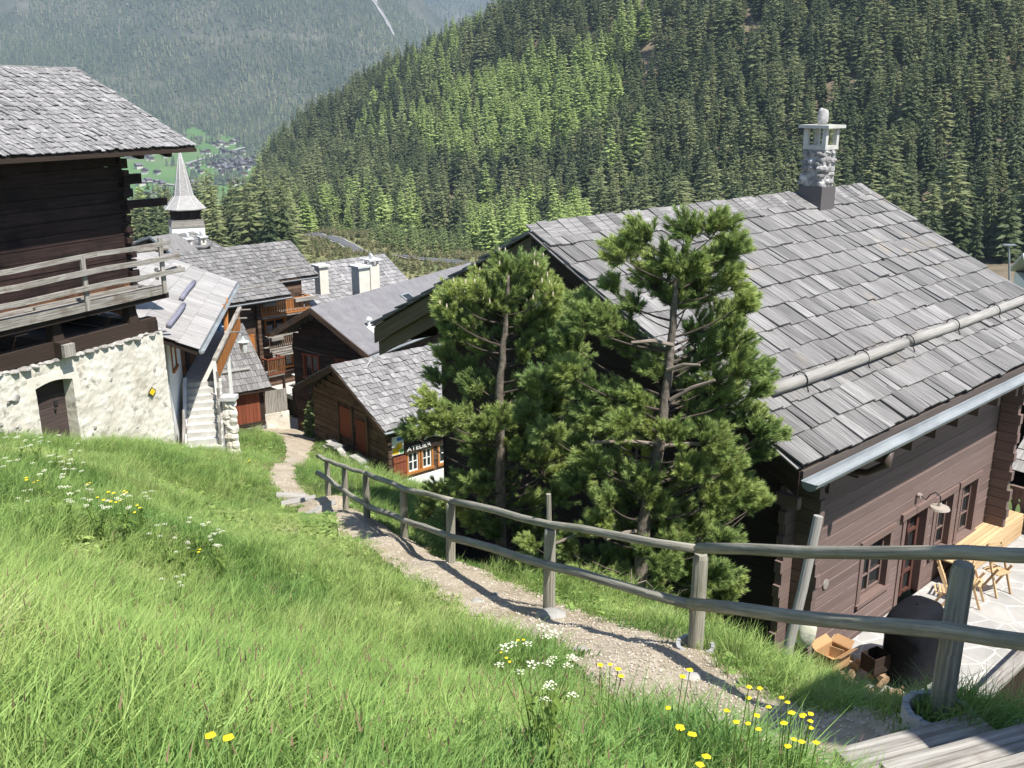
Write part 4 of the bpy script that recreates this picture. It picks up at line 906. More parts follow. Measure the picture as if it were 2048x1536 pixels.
# covered barbecue
bq = thing('covered_barbecue', CH.L(3.5, 6.3, TZ), 'bulky barbecue under a black fabric cover on the terrace', 'barbecue')
m = MB(); N_ = 22; prof = [(0.0, .50, .36), (.05, .50, .36), (.55, .50, .36), (.85, .52, .36), (.98, .64, .36), (1.18, .62, .34), (1.30, .52, .30), (1.36, .38, .22), (1.39, .02, .02)]
F = Fr(CH.L(3.15, 6.15, 0)[:2], (CH.d[0], CH.d[1])); b_ = len(m.v)
for j, (z, rx, ry) in enumerate(prof):
    for k in range(N_):
        t = 2 * math.pi * k / N_; c, s_ = math.cos(t), math.sin(t); p = .55; fold = 1 + .035 * math.sin(k * 2.9 + j) * (j < 6)
        m.v.append(F.L(math.copysign(abs(c) ** p, c) * rx * fold, math.copysign(abs(s_) ** p, s_) * ry * fold, TZ + z))
for j in range(len(prof) - 1):
    for k in range(N_): k2 = (k + 1) % N_; m.face([b_ + j * N_ + k, b_ + j * N_ + k2, b_ + (j + 1) * N_ + k2, b_ + (j + 1) * N_ + k], .5)
m.build('cover', M['black'], bq, smooth=True)
m = MB(); F.ob(m, .18, .36, .40, .42, TZ + .72, TZ + .78, .5); m.build('fabric_tag', M['paleslab'], bq)
def crate(pos, sx, sy, sz, rot, mt, nm, label, cat, flaps=False):
    F = Fr(pos[:2], (math.cos(rot), math.sin(rot))); r = thing(nm, pos, label, cat); z = pos[2]; m = MB(); t_ = .012
    F.ob(m, -sx / 2, sx / 2, -sy / 2, -sy / 2 + t_, z, z + sz); F.ob(m, -sx / 2, sx / 2, sy / 2 - t_, sy / 2, z, z + sz); F.ob(m, -sx / 2, -sx / 2 + t_, -sy / 2 + t_, sy / 2 - t_, z, z + sz); F.ob(m, sx / 2 - t_, sx / 2, -sy / 2 + t_, sy / 2 - t_, z, z + sz); F.ob(m, -sx / 2 + t_, sx / 2 - t_, -sy / 2 + t_, sy / 2 - t_, z, z + .02)
    m.build('body', mt, r)
    if flaps:
        m = MB()
        for sg in (-1, 1): m.obox(F.L(-sx / 2, sg * sy / 2, z + sz), F.d * sx, F.p * sg * sy * .35 + V(0, 0, .08), V(0, 0, .008))
        m.obox(F.L(sx / 2, -sy / 2 + .01, z + sz), F.d * .12 + V(0, 0, .1), F.p * (sy - .02), V(0, 0, .008)); m.build('flap', mt, r)
    return r
q = CH.L(1.9, 5.25, TZ); fz = V(0, 0, 1)
crate(CH.L(1.95, 5.35, TZ + .38), .5, .36, .28, CH.d[1], M['cardboard'], 'cardboard_box', 'open cardboard box on the log pile at the chalet corner', 'box', True)
crate(CH.L(2.35, 5.25, TZ + .36), .42, .32, .24, .9, M['pinewood'], 'wooden_crate', 'light wooden crate on the log pile beside the cardboard box', 'crate')
crate(CH.L(2.5, 5.85, TZ + .30), .38, .30, .30, .5, M['darkwood'], 'dark_basket', 'dark brown basket between the log pile and the covered barbecue', 'basket')
m = MB(); rs = random.Random(9)
for i in range(46):
    a = rs.uniform(1.4, 2.8); b = rs.uniform(5.2, 6.3); z = TZ + .06 + rs.random() * .3 * (1 - abs(b - 5.4)); rr = rs.uniform(.04, .075)
    q0 = CH.L(a, b, z); dd = V(rs.uniform(-1, 1), rs.uniform(-1, 1), rs.uniform(-.25, .25)) * .17; m.tube([q0 - dd, q0 + dd], rr, 5, rs.random())
o = m.build('firewood_pile', M['firewood'], origin=CH.L(2.4, 5.4, TZ)); tag(o, 'loose heap of split firewood at the chalet corner', 'firewood')
m = MB(); q = at(1612, 1266, 9.3); m.blob(q, (.12, .10, .18), 12, .6, 14, 10, .35); m.blob(q + V(-.02, 0, .17), (.06, .05, .08), 3, .6, 8, 6, .4)
o = m.build('plastic_bag', M['plastic'], origin=q - V(0, 0, .25), smooth=True); tag(o, 'white and yellow plastic bag hanging by the leaning pole', 'bag')

# low neighbour roof and walls at the right edge
nr = thing('low_shingle_roof', (13.5, 18.0, -9.6), 'low outbuilding with pale shingle roof beyond the terrace end', 'outbuilding')
FN = Fr(CH.L(11.0, 4.9, 0)[:2], (CH.d[0], CH.d[1]))
m = MB(); P0, P1 = FN.L(-.1, 3.6, -9.3), FN.L(-.1, -.35, -7.15)
shingles(m, FN.L(-.2, -.2, -8.25), FN.L(-.2, 4.2, -8.25), FN.L(3.4, -.2, -6.0), .33, .10, .24, .025); m.build('roof', M['shingle_pale'], nr)
m = MB(); FN.ob(m, .2, 3.4, .1, 4.0, -11, -8.35, .4); m.build('wall', M['darkwood'], nr)
dp = thing('dark_shed', CH.L(11.8, 5.0, -9), 'dark tarred shed wall seen past the chalet corner', 'shed')
m = MB(); F2 = Fr(CH.L(14.5, 3.0, 0)[:2], (CH.d[0], CH.d[1])); F2.ob(m, 0, 3, 0, 5, -10, -6.6, .4); m.build('wall', M['darkwood'], dp)
m = MB(); F2.ob(m, -.3, 3.3, -.3, 5.3, -6.6, -6.45, .4); m.build('roof', M['flash'], dp)
fb = thing('white_house', at(2065, 560, 60), 'white gabled house just showing at the right edge', 'house')
F3 = Fr(at(2052, 550, 60)[:2], (.9, -.3)); q = at(2065, 560, 60)
m = MB(); F3.ob(m, .3, 8, -6, 2.6, q[2] - 8, q[2] - .4, .5); m.build('wall', M['white'], fb)
m = MB(); m.poly([F3.L(-.1, 3, q[2] - .45), F3.L(8.5, 3, q[2] - .45), F3.L(8.5, -1.5, q[2] + 1.3), F3.L(-.1, -1.5, q[2] + 1.3)], (0, 0, .15), .5); m.poly([F3.L(-.1, -6, q[2] - .45), F3.L(8.5, -6, q[2] - .45), F3.L(8.5, -1.5, q[2] + 1.3), F3.L(-.1, -1.5, q[2] + 1.3)], (0, 0, .15), .5); m.build('roof', M['paleslab'], fb)
sl = thing('street_lamp', at(2020, 640, 55), 'slim grey street lamp with flat double head beside the white house', 'street lamp')
tp = at(2018, 491, 55); m = MB(); m.tube([at(2020, 640, 55), tp], [.08, .05], 10, .5); m.build('pole', M['zinc'], sl)
m = MB(); m.box(tp[0] - .35, tp[0] + .35, tp[1] - .12, tp[1] + .12, tp[2], tp[2] + .07, .5); m.build('lamp_head', M['zinc'], sl)

# ------------------------------------------------------------------ old log barn on stone base, left
BO = (-10.79, 29.3); BE = V(-.451, -.893, 0); BN = V(.893, -.451, 0)
bl = thing('log_barn', (-12.3, 27, -9.5), 'old blackened log barn with gallery and sagging shingle roof on a whitewashed stone base', 'barn')
SF = Face(BO, BE, BN)                                            # stone face, u runs back towards the viewer
def sx(x, y): return .05 * (vnoise(x * 1.1, y * 1.1, 21) - .5) + .022 * (vnoise(x * 5.3, y * 7.1, 22) - .5) + .014 * (vnoise(x * 14, y * 14, 23) - .5)
us = np.arange(0, 9.01, .06); zs = np.arange(-11.8, -6.98, .06); ub = (3.42, 4.62)
def in_hole(u, z):
    top = -7.45 - .16 * ((u - 4.0) / .6) ** 2
    return (u > ub[0]) & (u < ub[1]) & (z < top)
Ug, Zg = np.meshgrid(us, zs); K = sx(Ug, Zg) - .02 * (Zg + 7)
K = np.where(in_hole(Ug, Zg), -.42, K); Ve = (SF.O[None, None] + SF.e * Ug[..., None] + SF.n * K[..., None] + V(0, 0, 1) * Zg[..., None]).reshape(-1, 3)
ii = np.arange(Ug.size).reshape(Ug.shape); Fq = np.stack([ii[:-1, :-1], ii[:-1, 1:], ii[1:, 1:], ii[1:, :-1]], -1).reshape(-1, 4)
m = MB()                                                        # end wall of the base towards the stairs
EF = Face(BO, -BN, -BE); EF.ob(m, 0, 5.5, -.6, 0, -11.8, -6.99, .5); SF.ob(m, 0, 9, -.9, -.75, -12, -7.1, .5); m.build('base_core', M['plaster'], bl)
M['basestone'] = mat('grey wall stone', (0.22, 0.21, 0.195), (0.48, 0.46, 0.43), coord='Object', scale=(7, 7, 7), bump=0.5, var=0.3)
m = MB(); u = .1; rs = random.Random(4)                         # loose capstones on the wall top
while u < 8.8:
    l = rs.uniform(.16, .34); c0 = SF.W(u + l / 2, -.06 + rs.uniform(-.03, .04), -6.98 + rs.uniform(-.03, .02)); m.blob(c0, (l * .66, l * .6, rs.uniform(.04, .07)), rs.randrange(999), rs.random(), 8, 5, .3); u += l * rs.uniform(.9, 1.2)
for i in range(60):                                             # stones showing through the plaster
    u, z = rs.uniform(.2, 8.6), rs.uniform(-10.8, -7.2)
    if 3.0 < u < 5.0: continue
    r_ = rs.uniform(.07, .19); c0 = SF.W(u, -.045 - .02 * (z + 7), z); m.blob(c0, (r_ * .4, r_ * 1.1, r_ * .6), rs.randrange(999), rs.random(), 8, 5, .3)
for i in range(170):
    u, z = rs.uniform(4.95, 8.9), rs.uniform(-9.6, -7.15)
    if rs.random() < (z + 7.2) * -.55 - .1: r_ = rs.uniform(.09, .2); m.blob(SF.W(u, -.03 - .02 * (z + 7), z), (r_ * .45, r_ * 1.1, r_ * .55), rs.randrange(999), rs.random(), 8, 5, .3)
k_ = len(m.v); m.v.extend(list(Ve))
for q in Fq[:, ::-1]: m.face([int(k_ + i) for i in q], .5, None, 1)
m.build('stone_base', [M['basestone'], M['plaster']], bl)
M_ = 0
M['doorwood'] = mat('old cellar door boards', (0.045, 0.032, 0.03), (0.10, 0.075, 0.068), scale=(.8, 18, 1), bump=.6, var=.25)
m = MB(); z = -9.45
while z < -7.5: SF.ob(m, ub[0] + .02, ub[1] - .02, -.40, -.33, z, z + .36); z += .37
m.build('cellar_door', M['doorwood'], bl)
m = MB(); q = SF.W(3.86, -.31, -8.45); m.tube([q, q + SF.n * .05], .03, 8, .5); SF.ob(m, 3.75, 3.86, -.33, -.30, -8.35, -8.2, .5); m.build('latch', M['iron'], bl)
m = MB()                                                        # rendered jambs round the cellar door
SF.ob(m, ub[0] - .22, ub[0] + .0, -.40, .02, -9.9, -7.62, .5, grain='z'); SF.ob(m, ub[1] - .0, ub[1] + .26, -.40, .02, -9.9, -7.62, .6, grain='z')
pts = [SF.W(ub[0] - .22, -.38, -7.62)] + [SF.W(ub[0] + (ub[1] - ub[0]) * k / 8, -.38, -7.62 + .10 * math.sin(math.pi * k / 8)) for k in range(9)] + [SF.W(ub[1] + .26, -.38, -7.62), SF.W(ub[1] + .2, -.38, -7.30), SF.W(ub[0] - .15, -.38, -7.30)]
m.poly(pts, SF.n * .395, .55); m.build('door_surround', M['render'], bl)
# sill beams, stub posts
m = MB(); SF.ob(m, .12, 3.45, -.42, -.06, -6.93, -6.52); SF.ob(m, 3.75, 9, -.42, -.08, -6.93, -6.50); SF.ob(m, .1, .48, -3.6, -.05, -6.95, -6.62, grain='n'); SF.ob(m, 3.42, 3.80, -3.6, .20, -6.92, -6.50, grain='n')
m.build('sill_beam', M['darkwood'], bl)
m = MB(); SF.ob(m, 3.44, 3.79, .20, .32, -6.90, -6.55, grain='n'); m.build('beam_end', M['greywood'], bl)
for u, k in ((.95, -.25), (3.6, -.25), (6.2, -.25), (.95, -3.0), (3.6, -3.0)):
    m = MB(); c0 = SF.W(u, k, 0)
    for zz, w0, w1 in ((0, .2, .155), (1, .155, .15)):
        pass
    b_ = len(m.v)
    for z, w_ in ((-6.52, .21), (-6.25, .16), (-5.95, .14), (-5.72, .145)):
        for sx_, sy_ in ((-1, -1), (1, -1), (1, 1), (-1, 1)): m.v.append(c0 + SF.e * w_ * sx_ * .9 + SF.n * w_ * sy_ * .9 + V(0, 0, z))
    for j in range(3):
        for k_ in range(4): k2 = (k_ + 1) % 4; m.face([b_ + j * 4 + k_, b_ + j * 4 + k2, b_ + j * 4 + 4 + k2, b_ + j * 4 + 4 + k_], .4, [(0, 0), (0, .3), (.3, .3), (.3, 0)])
    m.build('stub_post', M['darkwood'], bl)
m = MB(); F_ = Face(BO, BE, BN); F_.ob(m, .6, 9, -4.2, -1.3, -7.0, -6.95, .3); F_.ob(m, 3.0, 9, -3.9, -3.8, -7.0, -5.7, .3); m.build('under_floor', M['darkwood'], bl)
# log storey, set back
LF = Face(SF.W(0, -1.3, 0)[:2], BE, BN); LE = Face(SF.W(-.30, -1.3, 0)[:2], -BN, -BE)
m = MB(); boards(m, LF, -.28, 9.4, -5.5, -1.45, .34, .13, gap=.02, jit=.022, back=-.13, hj=.08)
boards(m, LE, .0, 7.3, -5.5, -1.45, .34, .13, gap=.02, jit=.02, back=-.13, hj=.0)
m.build('log_wall', M['oldlog'], bl)
def lim(z): t = max(0, (z + 1.45) / 2.2); return (3.75 * t * .98, 7.3 - 3.5 * t)
m = MB(); boards(m, LE, .0, 7.4, -1.45, .55, .30, .13, lim=lim, gap=.02, back=-.13); m.build('gable', M['oldlog'], bl)
M['warmold'] = mat('reddish sheltered log', (0.09, 0.045, 0.028), (0.24, 0.12, 0.065), scale=(.7, 16, 1), bump=.8, var=.3, c3=(.05, .025, .018), s3=1.4, t3=(.45, .65))
m = MB(); boards(m, LF, -.28, 9.4, -5.94, -5.5, .22, .15, gap=.02, jit=.02, back=-.14); m.build('bottom_log', M['warmold'], bl)
m = MB(); z = -5.9; i = 0; rs = random.Random(8)               # ragged notched log ends at the corner
while z < -1.6:
    l = rs.uniform(.16, .34) if i % 2 else rs.uniform(.08, .2)
    LF.ob(m, -.28 - l, -.28, -.13, .0 + rs.uniform(-.02, .02), z + .02, z + .31, grain='u')
    l2 = rs.uniform(.12, .3); LF.ob(m, -.30, -.10, 0, l2, z + .17, z + .33, grain='n')
    z += .34; i += 1
m.build('notched_corner', M['oldlog'], bl)
m = MB(); LF.ob(m, -.97, -.28, -.12, .06, -2.62, -2.32); LF.ob(m, -.62, -.28, -.14, .02, -3.0, -2.75); m.beam(LF.W(-.28, -.03, -3.22), LF.W(-1.95, -.05, -3.27), .16, .24); m.build('projecting_log', M['oldlog'], bl)
# roof: eave at the stone face plane
m = MB(); ez = -1.5; rt = V(-.893, .451, 0) * 4.9 + V(0, 0, 2.32)
eR = SF.W(-2.07, 0, ez); eL = SF.W(8.5, 0, ez + .03)
shingles(m, eR, eL, eR + rt, .27, .07, .15, .026, jit=.06, rag=.07, lap=1.5, curl=.03)
rR = eR + rt; rL = eL + rt; bR = rR + V(-.893, .451, 0) * 4.5 - V(0, 0, 2.1); bL_ = rL + V(-.893, .451, 0) * 4.5 - V(0, 0, 2.1)
shingles(m, bL_, bR, rL, .5, .2, .3, .03); m.build('roof', M['shingle_old'], bl)
m = MB(); dn = V(0, 0, -.09); m.poly([eR + dn, eL + dn, rL + dn, rR + dn], (0, 0, .07), .4); m.poly([bR + dn, bL_ + dn, rL + dn, rR + dn], (0, 0, .07), .4)
m.beam(eR + V(0, 0, -.13), eL + V(0, 0, -.13), .12, .12); m.build('roof_deck', M['darkwood'], bl)
for s_, k_ in ((.13, 0), (.9, 1)):
    m = MB(); c0 = eR + rt * (.06 + .0) + V(0, 0, -.25); 
    q = SF.W(-1.35 if k_ == 0 else -.25, -.35, ez - .22) ; m.beam(q, q - BN * 1.2 + V(0, 0, .3), .2, .22); m.build('purlin_end', M['oldlog'], bl)
# gallery with rails
m = MB()
for k in range(5): SF.ob(m, -.1 - rs.uniform(0, .12), 9.2, -1.08 + k * .235, -1.08 + k * .235 + .20, -5.70, -5.64)
SF.ob(m, -.15, 9.2, .05, .20, -5.80, -5.55); m.build('gallery_floor', M['greywood'], bl)
m = MB(); SF.ob(m, -.3, 9.2, .0, .12, -5.97, -5.80)
for u in (.95, 3.6, 6.2): SF.ob(m, u - .11, u + .11, -1.1, .1, -5.74 - .22, -5.74, grain='n')
m.build('gallery_beam', M['darkwood'], bl)
for u, dz in ((-.05, .12), (2.78, 0.0), (5.9, .0)):
    m = MB(); SF.ob(m, u - .07, u + .07, .20, .27, -5.78, -4.22 + dz, grain='z'); m.build('gallery_post', M['greywood'], bl)
for z0_, z1_, l0, w_ in ((-4.33, -4.27, -.1, .13), (-4.74, -4.70, -.35, .15), (-5.15, -5.14, -.5, .14)):
    m = MB(); k = .33 if z0_ < -4.5 else .24; P = [SF.W(9 - 9.3 * i / 7 + l0 * (i / 7), k + .02 * math.sin(i * 2.1), z0_ + (z1_ - z0_) * i / 7 + .025 * math.sin(i * 1.7)) for i in range(8)]
    for i in range(7): m.beam(P[i], P[i + 1] + unit(P[i + 1] - P[i]) * .01, .06, w_, sh=.5 + .1 * math.sin(i))
    m.build('gallery_rail', M['greywood'], bl)
for i, (u0, u1, z0_, z1_) in enumerate(((-.9, .5, -5.10, -5.25), (-.75, .3, -4.55, -4.5), (-.6, .2, -5.35, -5.45))):
    m = MB(); rail_tube(m, SF.W(u0, .1 - .3 * i, z0_), SF.W(u1, -.1 - .3 * i, z1_), .055, 7, 4, wob=.3); m.build('broken_rail', M['greywood'], bl)
for u0, u1, k in ((2.9, 9, -.05), (.1, 2.75, -.12), (.3, 4.0, -.45), (4.4, 9, -.4)):
    m = MB(); SF.ob(m, u0, u1, k, k + .12, -5.64, -5.53); o = m.build('loose_board', M['greywood'], origin=SF.W((u0 + u1) / 2, k, -5.64))
    tag(o, {2.9: 'long silver board lying on the gallery floor at its front edge, nearer half', .1: 'silver board lying at the front edge of the gallery floor, far half', .3: 'silver board lying farther in on the gallery floor, far half', 4.4: 'silver board lying farther in on the gallery floor, nearer half'}[u0], 'board', 'boards lying on the gallery')
# yellow trail sign
sg = thing('trail_sign', SF.W(.73, .09, -8.73), 'yellow diamond trail mark with black edge on the white stone wall', 'trail sign')
c0 = SF.W(.73, .09, -8.73); S_ = lambda s_, k: [c0 + SF.e * x * s_ + V(0, 0, z * s_) + SF.n * k for x, z in ((-1, 0), (0, -1), (1, 0), (0, 1))]
m = MB(); m.poly(S_(.16, 0), SF.n * .012, .5); m.build('border', M['iron'], sg); m = MB(); m.poly(S_(.125, .013), SF.n * .006, .5); m.build('face', M['yellow'], sg)

# ------------------------------------------------------------------ white house with pale roof and outside stairs
HB = Fr((-10.12, 30.5), (-.165, .986)); hb = thing('pale_roof_house', (-11.5, 33, -12), 'house with pale grey shingle roof, white lower wall and orange balcony behind the barn', 'house')
m = MB(); e0, e1, r0 = HB.L(0, 0, -7.88), HB.L(11.9, 0, -7.88), HB.L(0, -3.7, -6.30)
shingles(m, e0, e1, r0, .62, .32, .55, .022, rag=.0, lap=1.12)
shingles(m, HB.L(11.9, -7.4, -7.88), HB.L(0, -7.4, -7.88), HB.L(11.9, -3.7, -6.30), .62, .32, .55, .022, rag=.0); m.build('roof', M['shingle_pale'], hb)
m = MB(); m.poly([HB.L(.03, .0, -7.92), HB.L(.03, -3.7, -6.34), HB.L(.03, -7.4, -7.92), HB.L(.03, -7.4, -8.10), HB.L(.03, -3.7, -6.52), HB.L(.03, 0, -8.10)], HB.d * 11.8, .4); m.build('roof_deck', M['darkwood'], hb)
m = MB(); gutter(m, HB.L(-.05, .10, -7.93), HB.L(12, .10, -7.93), .09, HB.p); HB.ob(m, 0, 12, .0, .03, -8.08, -7.9, .5); m.build('gutter', M['zinc'], hb)
for a, b in ((1.1, -1.05), (5.2, -1.25)):
    m = MB(); rail_tube(m, HB.L(a, b, -7.88 + .427 * -b + .14), HB.L(a + 3.3, b, -7.88 + .427 * -b + .14), .09, 10, 4, wob=.02); m.build('snow_guard', mat('blue grey log', (.12, .12, .16), (.2, .2, .25), scale=(1, 20, 1)), hb, smooth=True)
m = MB(); q = HB.L(7.2, -2.4, -6.85); m.tube([q, q + V(0, 0, .42)], .06, 8, .5); m.tube([q + V(0, 0, .38), q + V(0, 0, .48)], [.1, .06], 8, .5); m.build('vent_pipe', M['flash'], hb)
RW = Face(HB.L(0, -1.15, 0)[:2], HB.d, HB.p); NW = Face(HB.L(.7, 0, 0)[:2], -HB.p, -HB.d)
m = MB(); RW.ob(m, .7, 3.3, -.3, 0, -12.6, -7.85, .5); NW.ob(m, 1.15, 6.5, -.3, 0, -12.6, -7.6, .5); m.build('white_wall', M['white'], hb)
m = MB(); boards(m, RW, 3.3, 11.6, -12.8, -7.9, .2, .05, gap=.01, back=-.05); boards(m, NW, 2.2, 6.3, -7.5, -6.6, .2, .05, back=-.05); m.build('timber_wall', M['warmlog'], hb)
hwindow(RW, hb, 1.5, 2.35, -9.0, -8.15, .08, .05, .05, M['orange'], nx=1, nz=1, proud=.04)
m = MB(); RW.ob(m, 4.2, 5.0, 0, .04, -9.7, -8.05, .3, grain='z'); m.build('door', M['darkwood'], hb)
fl = -9.72                                                      # landing and balcony
m = MB(); RW.ob(m, 3.0, 11.3, .05, 1.25, fl - .14, fl); m.build('balcony_floor', M['concrete'], hb)
m = MB(); u = 2.45
BFc = Face(HB.L(0, .12, 0)[:2], HB.d, HB.p)
while u < 10.9: BFc.ob(m, u, u + .115, 0, .025, fl + .02, fl + .80, grain='z'); u += .135
m.build('baluster_board', M['orange'], hb)
m = MB(); BFc.ob(m, 2.3, 11.1, -.05, .11, fl + .84, fl + .93); m.build('handrail', M['greywood'], hb)
m = MB(); BFc.ob(m, 2.3, 2.42, -.06, .06, fl - 2.6, fl + .84, grain='z'); BFc.ob(m, 6.8, 6.92, -.14, -.02, fl - 3, fl + .84, grain='z'); m.build('balcony_post', M['white'], hb)
for u in (6.7, 9.2, 10.9):
    m = MB(); BFc.ob(m, u, u + .06, -.05, .5, fl + .80, fl + .84, grain='n'); m.build('rail_bracket', M['greywood'], hb)
# a blue tarp bit and orange brace beside the landing
m = MB(); m.beam(BFc.W(6.9, -.1, fl + .1), BFc.W(8.0, -.1, fl + 1.9), .09, .09); m.beam(BFc.W(6.9, -.1, fl), BFc.W(6.9, -.1, fl + 1.9), .1, .1); m.build('brace', M['orange'], hb)
m = MB(); m.blob(BFc.W(6.2, -.25, fl + 1.35), (.12, .2, .33), 3, .5, 10, 7, .4); o = m.build('blue_cloth', mat('blue cloth', (.02, .10, .25), (.04, .16, .34), coord='Object', var=.1), origin=BFc.W(6.2, -.25, fl + 1.0), smooth=True); tag(o, 'blue cloth hung above the orange balcony under the eave', 'cloth')
# stairs, climbing away
st = thing('outside_stairs', (-10.2, 30, -11.8), 'pale concrete stairs climbing from the grass between barn and balcony', 'stairs')
p0, p1 = V(-10.02, 29.75, -11.95), V(-10.95, 33.35, fl); n_ = 13
sdv = unit(V(p1[0] - p0[0], p1[1] - p0[1], 0)); sp_ = V(sdv[1], -sdv[0], 0); Ls = math.hypot(p1[0] - p0[0], p1[1] - p0[1])
m = MB()
for i in range(n_):
    o0 = V(p0[0], p0[1], 0) + sdv * Ls * i / n_; zt = p0[2] + (p1[2] - p0[2]) * (i + 1) / n_; wv = .58
    m.obox(o0 - sp_ * wv + V(0, 0, zt - .17), sp_ * 2 * wv, sdv * (Ls / n_ + .03), V(0, 0, .17), .3 + .3 * R.random()); m.obox(o0 - sp_ * wv + V(0, 0, -12.9) + sdv * .02, sp_ * 2 * wv, sdv * Ls / n_, V(0, 0, zt - .171 + 12.9), .4)
m.build('step', M['concrete'], st)
m = MB()
for k in (-.72,):
    pts = [p0 + sp_ * k + V(0, 0, -1), p0 + sp_ * k + V(0, 0, .12), V(p1[0], p1[1], fl + .12) + sp_ * k, V(p1[0], p1[1], -12.5) + sp_ * k]; m.poly(pts, sp_ * .12, .5)
m.build('side_wall', M['white'], st)
def stair_rail(k, nm):
    m = MB(); q0, q1 = p0 + sp_ * k + sdv * .2, p0 + sp_ * k + sdv * 1.5; up = (p1[2] - p0[2]) / Ls
    a = q0 + V(0, 0, .1); b = q1 + V(0, 0, up * 1.3 + .1)
    m.tube([a, a + V(0, 0, .95)], .035, 8, .3); m.tube([b, b + V(0, 0, .95)], .035, 8, .3); m.tube([a + V(0, 0, .95), b + V(0, 0, .95)], .045, 8, .4); m.tube([a + V(0, 0, .5), b + V(0, 0, .5)], .025, 6, .4); m.build(nm, M['greywood'], st)
stair_rail(-.62, 'handrail'); 
m = MB(); a = p0 + sp_ * .5 + sdv * 1.0 + V(0, 0, .6); b = p0 + sp_ * .5 + sdv * 2.6 + V(0, 0, 1.9)
m.beam(a + V(0, 0, .0), b, .06, .09); m.beam(a + V(0, 0, .5), b + V(0, 0, .5), .06, .09)
for t_ in (0, .33, .66, 1): c0 = a + (b - a) * t_; m.beam(c0 - V(0, 0, .5), c0 + V(0, 0, .9), .06, .06, up=(1, 0, 0))
m.build('handrail', M['greywood'], st)
pl = thing('stone_pillar', (-9.9, 32.2, -12.5), 'rough whitewashed stone pillar under the near balcony end', 'pillar')
m = MB(); rs = random.Random(12)
for i in range(9):
    for j in range(2): m.blob(V(-9.85 + .14 * j + rs.uniform(-.02, .02), 32.15, -12.6 + i * .29), (.19, .2, .23), rs.randrange(999), rs.random(), 8, 6, .25)
m.build('shaft', M['plaster'], pl)
m = MB(); m.box(-10.02, -9.5, 31.9, 32.35, -10.08, -9.94, .5); m.build('cap', M['paleslab'], pl)

# ------------------------------------------------------------------ lean-to with shingle roof and plank door
HC = Fr((-13.6, 43.1), (.83, .557)); hc = thing('lean_to_shed', (-12.6, 44, -15.2), 'lean-to shed with steep grey shingle roof over reddish plank doors', 'shed')
m = MB(); shingles(m, HC.L(-1.2, 0, -13.35), HC.L(2.55, 0, -13.35), HC.L(-1.2, -3.5, -10.95), .38, .18, .34, .03); m.build('roof', M['shingle'], hc)
m = MB(); m.poly([HC.L(-1.2, 0, -13.4), HC.L(2.55, 0, -13.4), HC.L(2.55, -3.5, -11.0), HC.L(-1.2, -3.5, -11.0)], (0, 0, -.12), .4); m.build('roof_deck', M['darkwood'], hc)
m = MB(); m.tube([HC.L(-.7, -.95, -12.55), HC.L(1.9, -.95, -12.55)], .07, 8, .5); m.build('snow_guard', M['snowlog'], hc)
DF = Face(HC.L(0, -.35, 0)[:2], HC.d, HC.p)
m = MB(); u = -.25
while u < 1.95: DF.ob(m, u, u + .17, -.05, 0, -15.05, -13.35, grain='z'); u += .178
m.build('plank_door', M['redwood'], hc)
m = MB(); DF.ob(m, -.5, 2.25, -.05, .12, -15.22, -15.05); DF.ob(m, -1.5, 2.3, -3.2, -.06, -15.5, -13.4, .3); m.build('wall', M['darkwood'], hc)
m = MB(); DF.ob(m, -1.4, 2.3, -3.2, .05, -16.6, -15.22, .5); rs = random.Random(2)
for i in range(7):
    u = -.5
    while u < 2.3: l = rs.uniform(.2, .5); DF.ob(m, u, min(u + l, 2.3), .05, .08 + rs.uniform(0, .04), -16.5 + i * .18, -16.34 + i * .18, rs.random()); u += l + .02
m.build('stone_footing', M['chstone'], hc)
fg = thing('board_gate', (-11.3, 45, -15.3), 'short grey board gate beside the lean-to doors', 'gate')
m = MB(); u = 2.45
while u < 3.5: DF.ob(m, u, u + .15, -.4, -.37, -14.9, -13.75, grain='z'); u += .16
m.build('board', M['greywood'], fg); m = MB(); DF.ob(m, 2.35, 3.6, -.5, -.3, -16.8, -14.9, .5); m.build('footing', M['plaster'], fg)
ln = thing('lantern', (-11.8, 38, -9.6), 'pale green hanging lantern on a stand in front of the lean-to roof', 'lantern')
q = at(487, 692, 38.0); m = MB(); m.tube([q + V(0, 0, .42), q + V(0, 0, .25), q + V(0, 0, .18)], [.02, .08, .26], 6, .5); m.build('lantern_roof', mat('pale green metal', (.42, .52, .50), (.52, .62, .60), coord='Object', rough=.4), ln)
m = MB(); m.tube([q + V(0, 0, .17), q - V(0, 0, .25)], [.20, .13], 6, .5); m.build('lantern_glass', M['paleslab'], ln)
m = MB(); m.tube([V(-11.3, 37.5, -8.95), q + V(0, 0, .52), V(-8.0, 40.0, -10.6)], .008, 5, .5); m.tube([q + V(0, 0, .40), q + V(0, 0, .53)], .012, 6, .5); m.build('wire', M['iron'], ln)

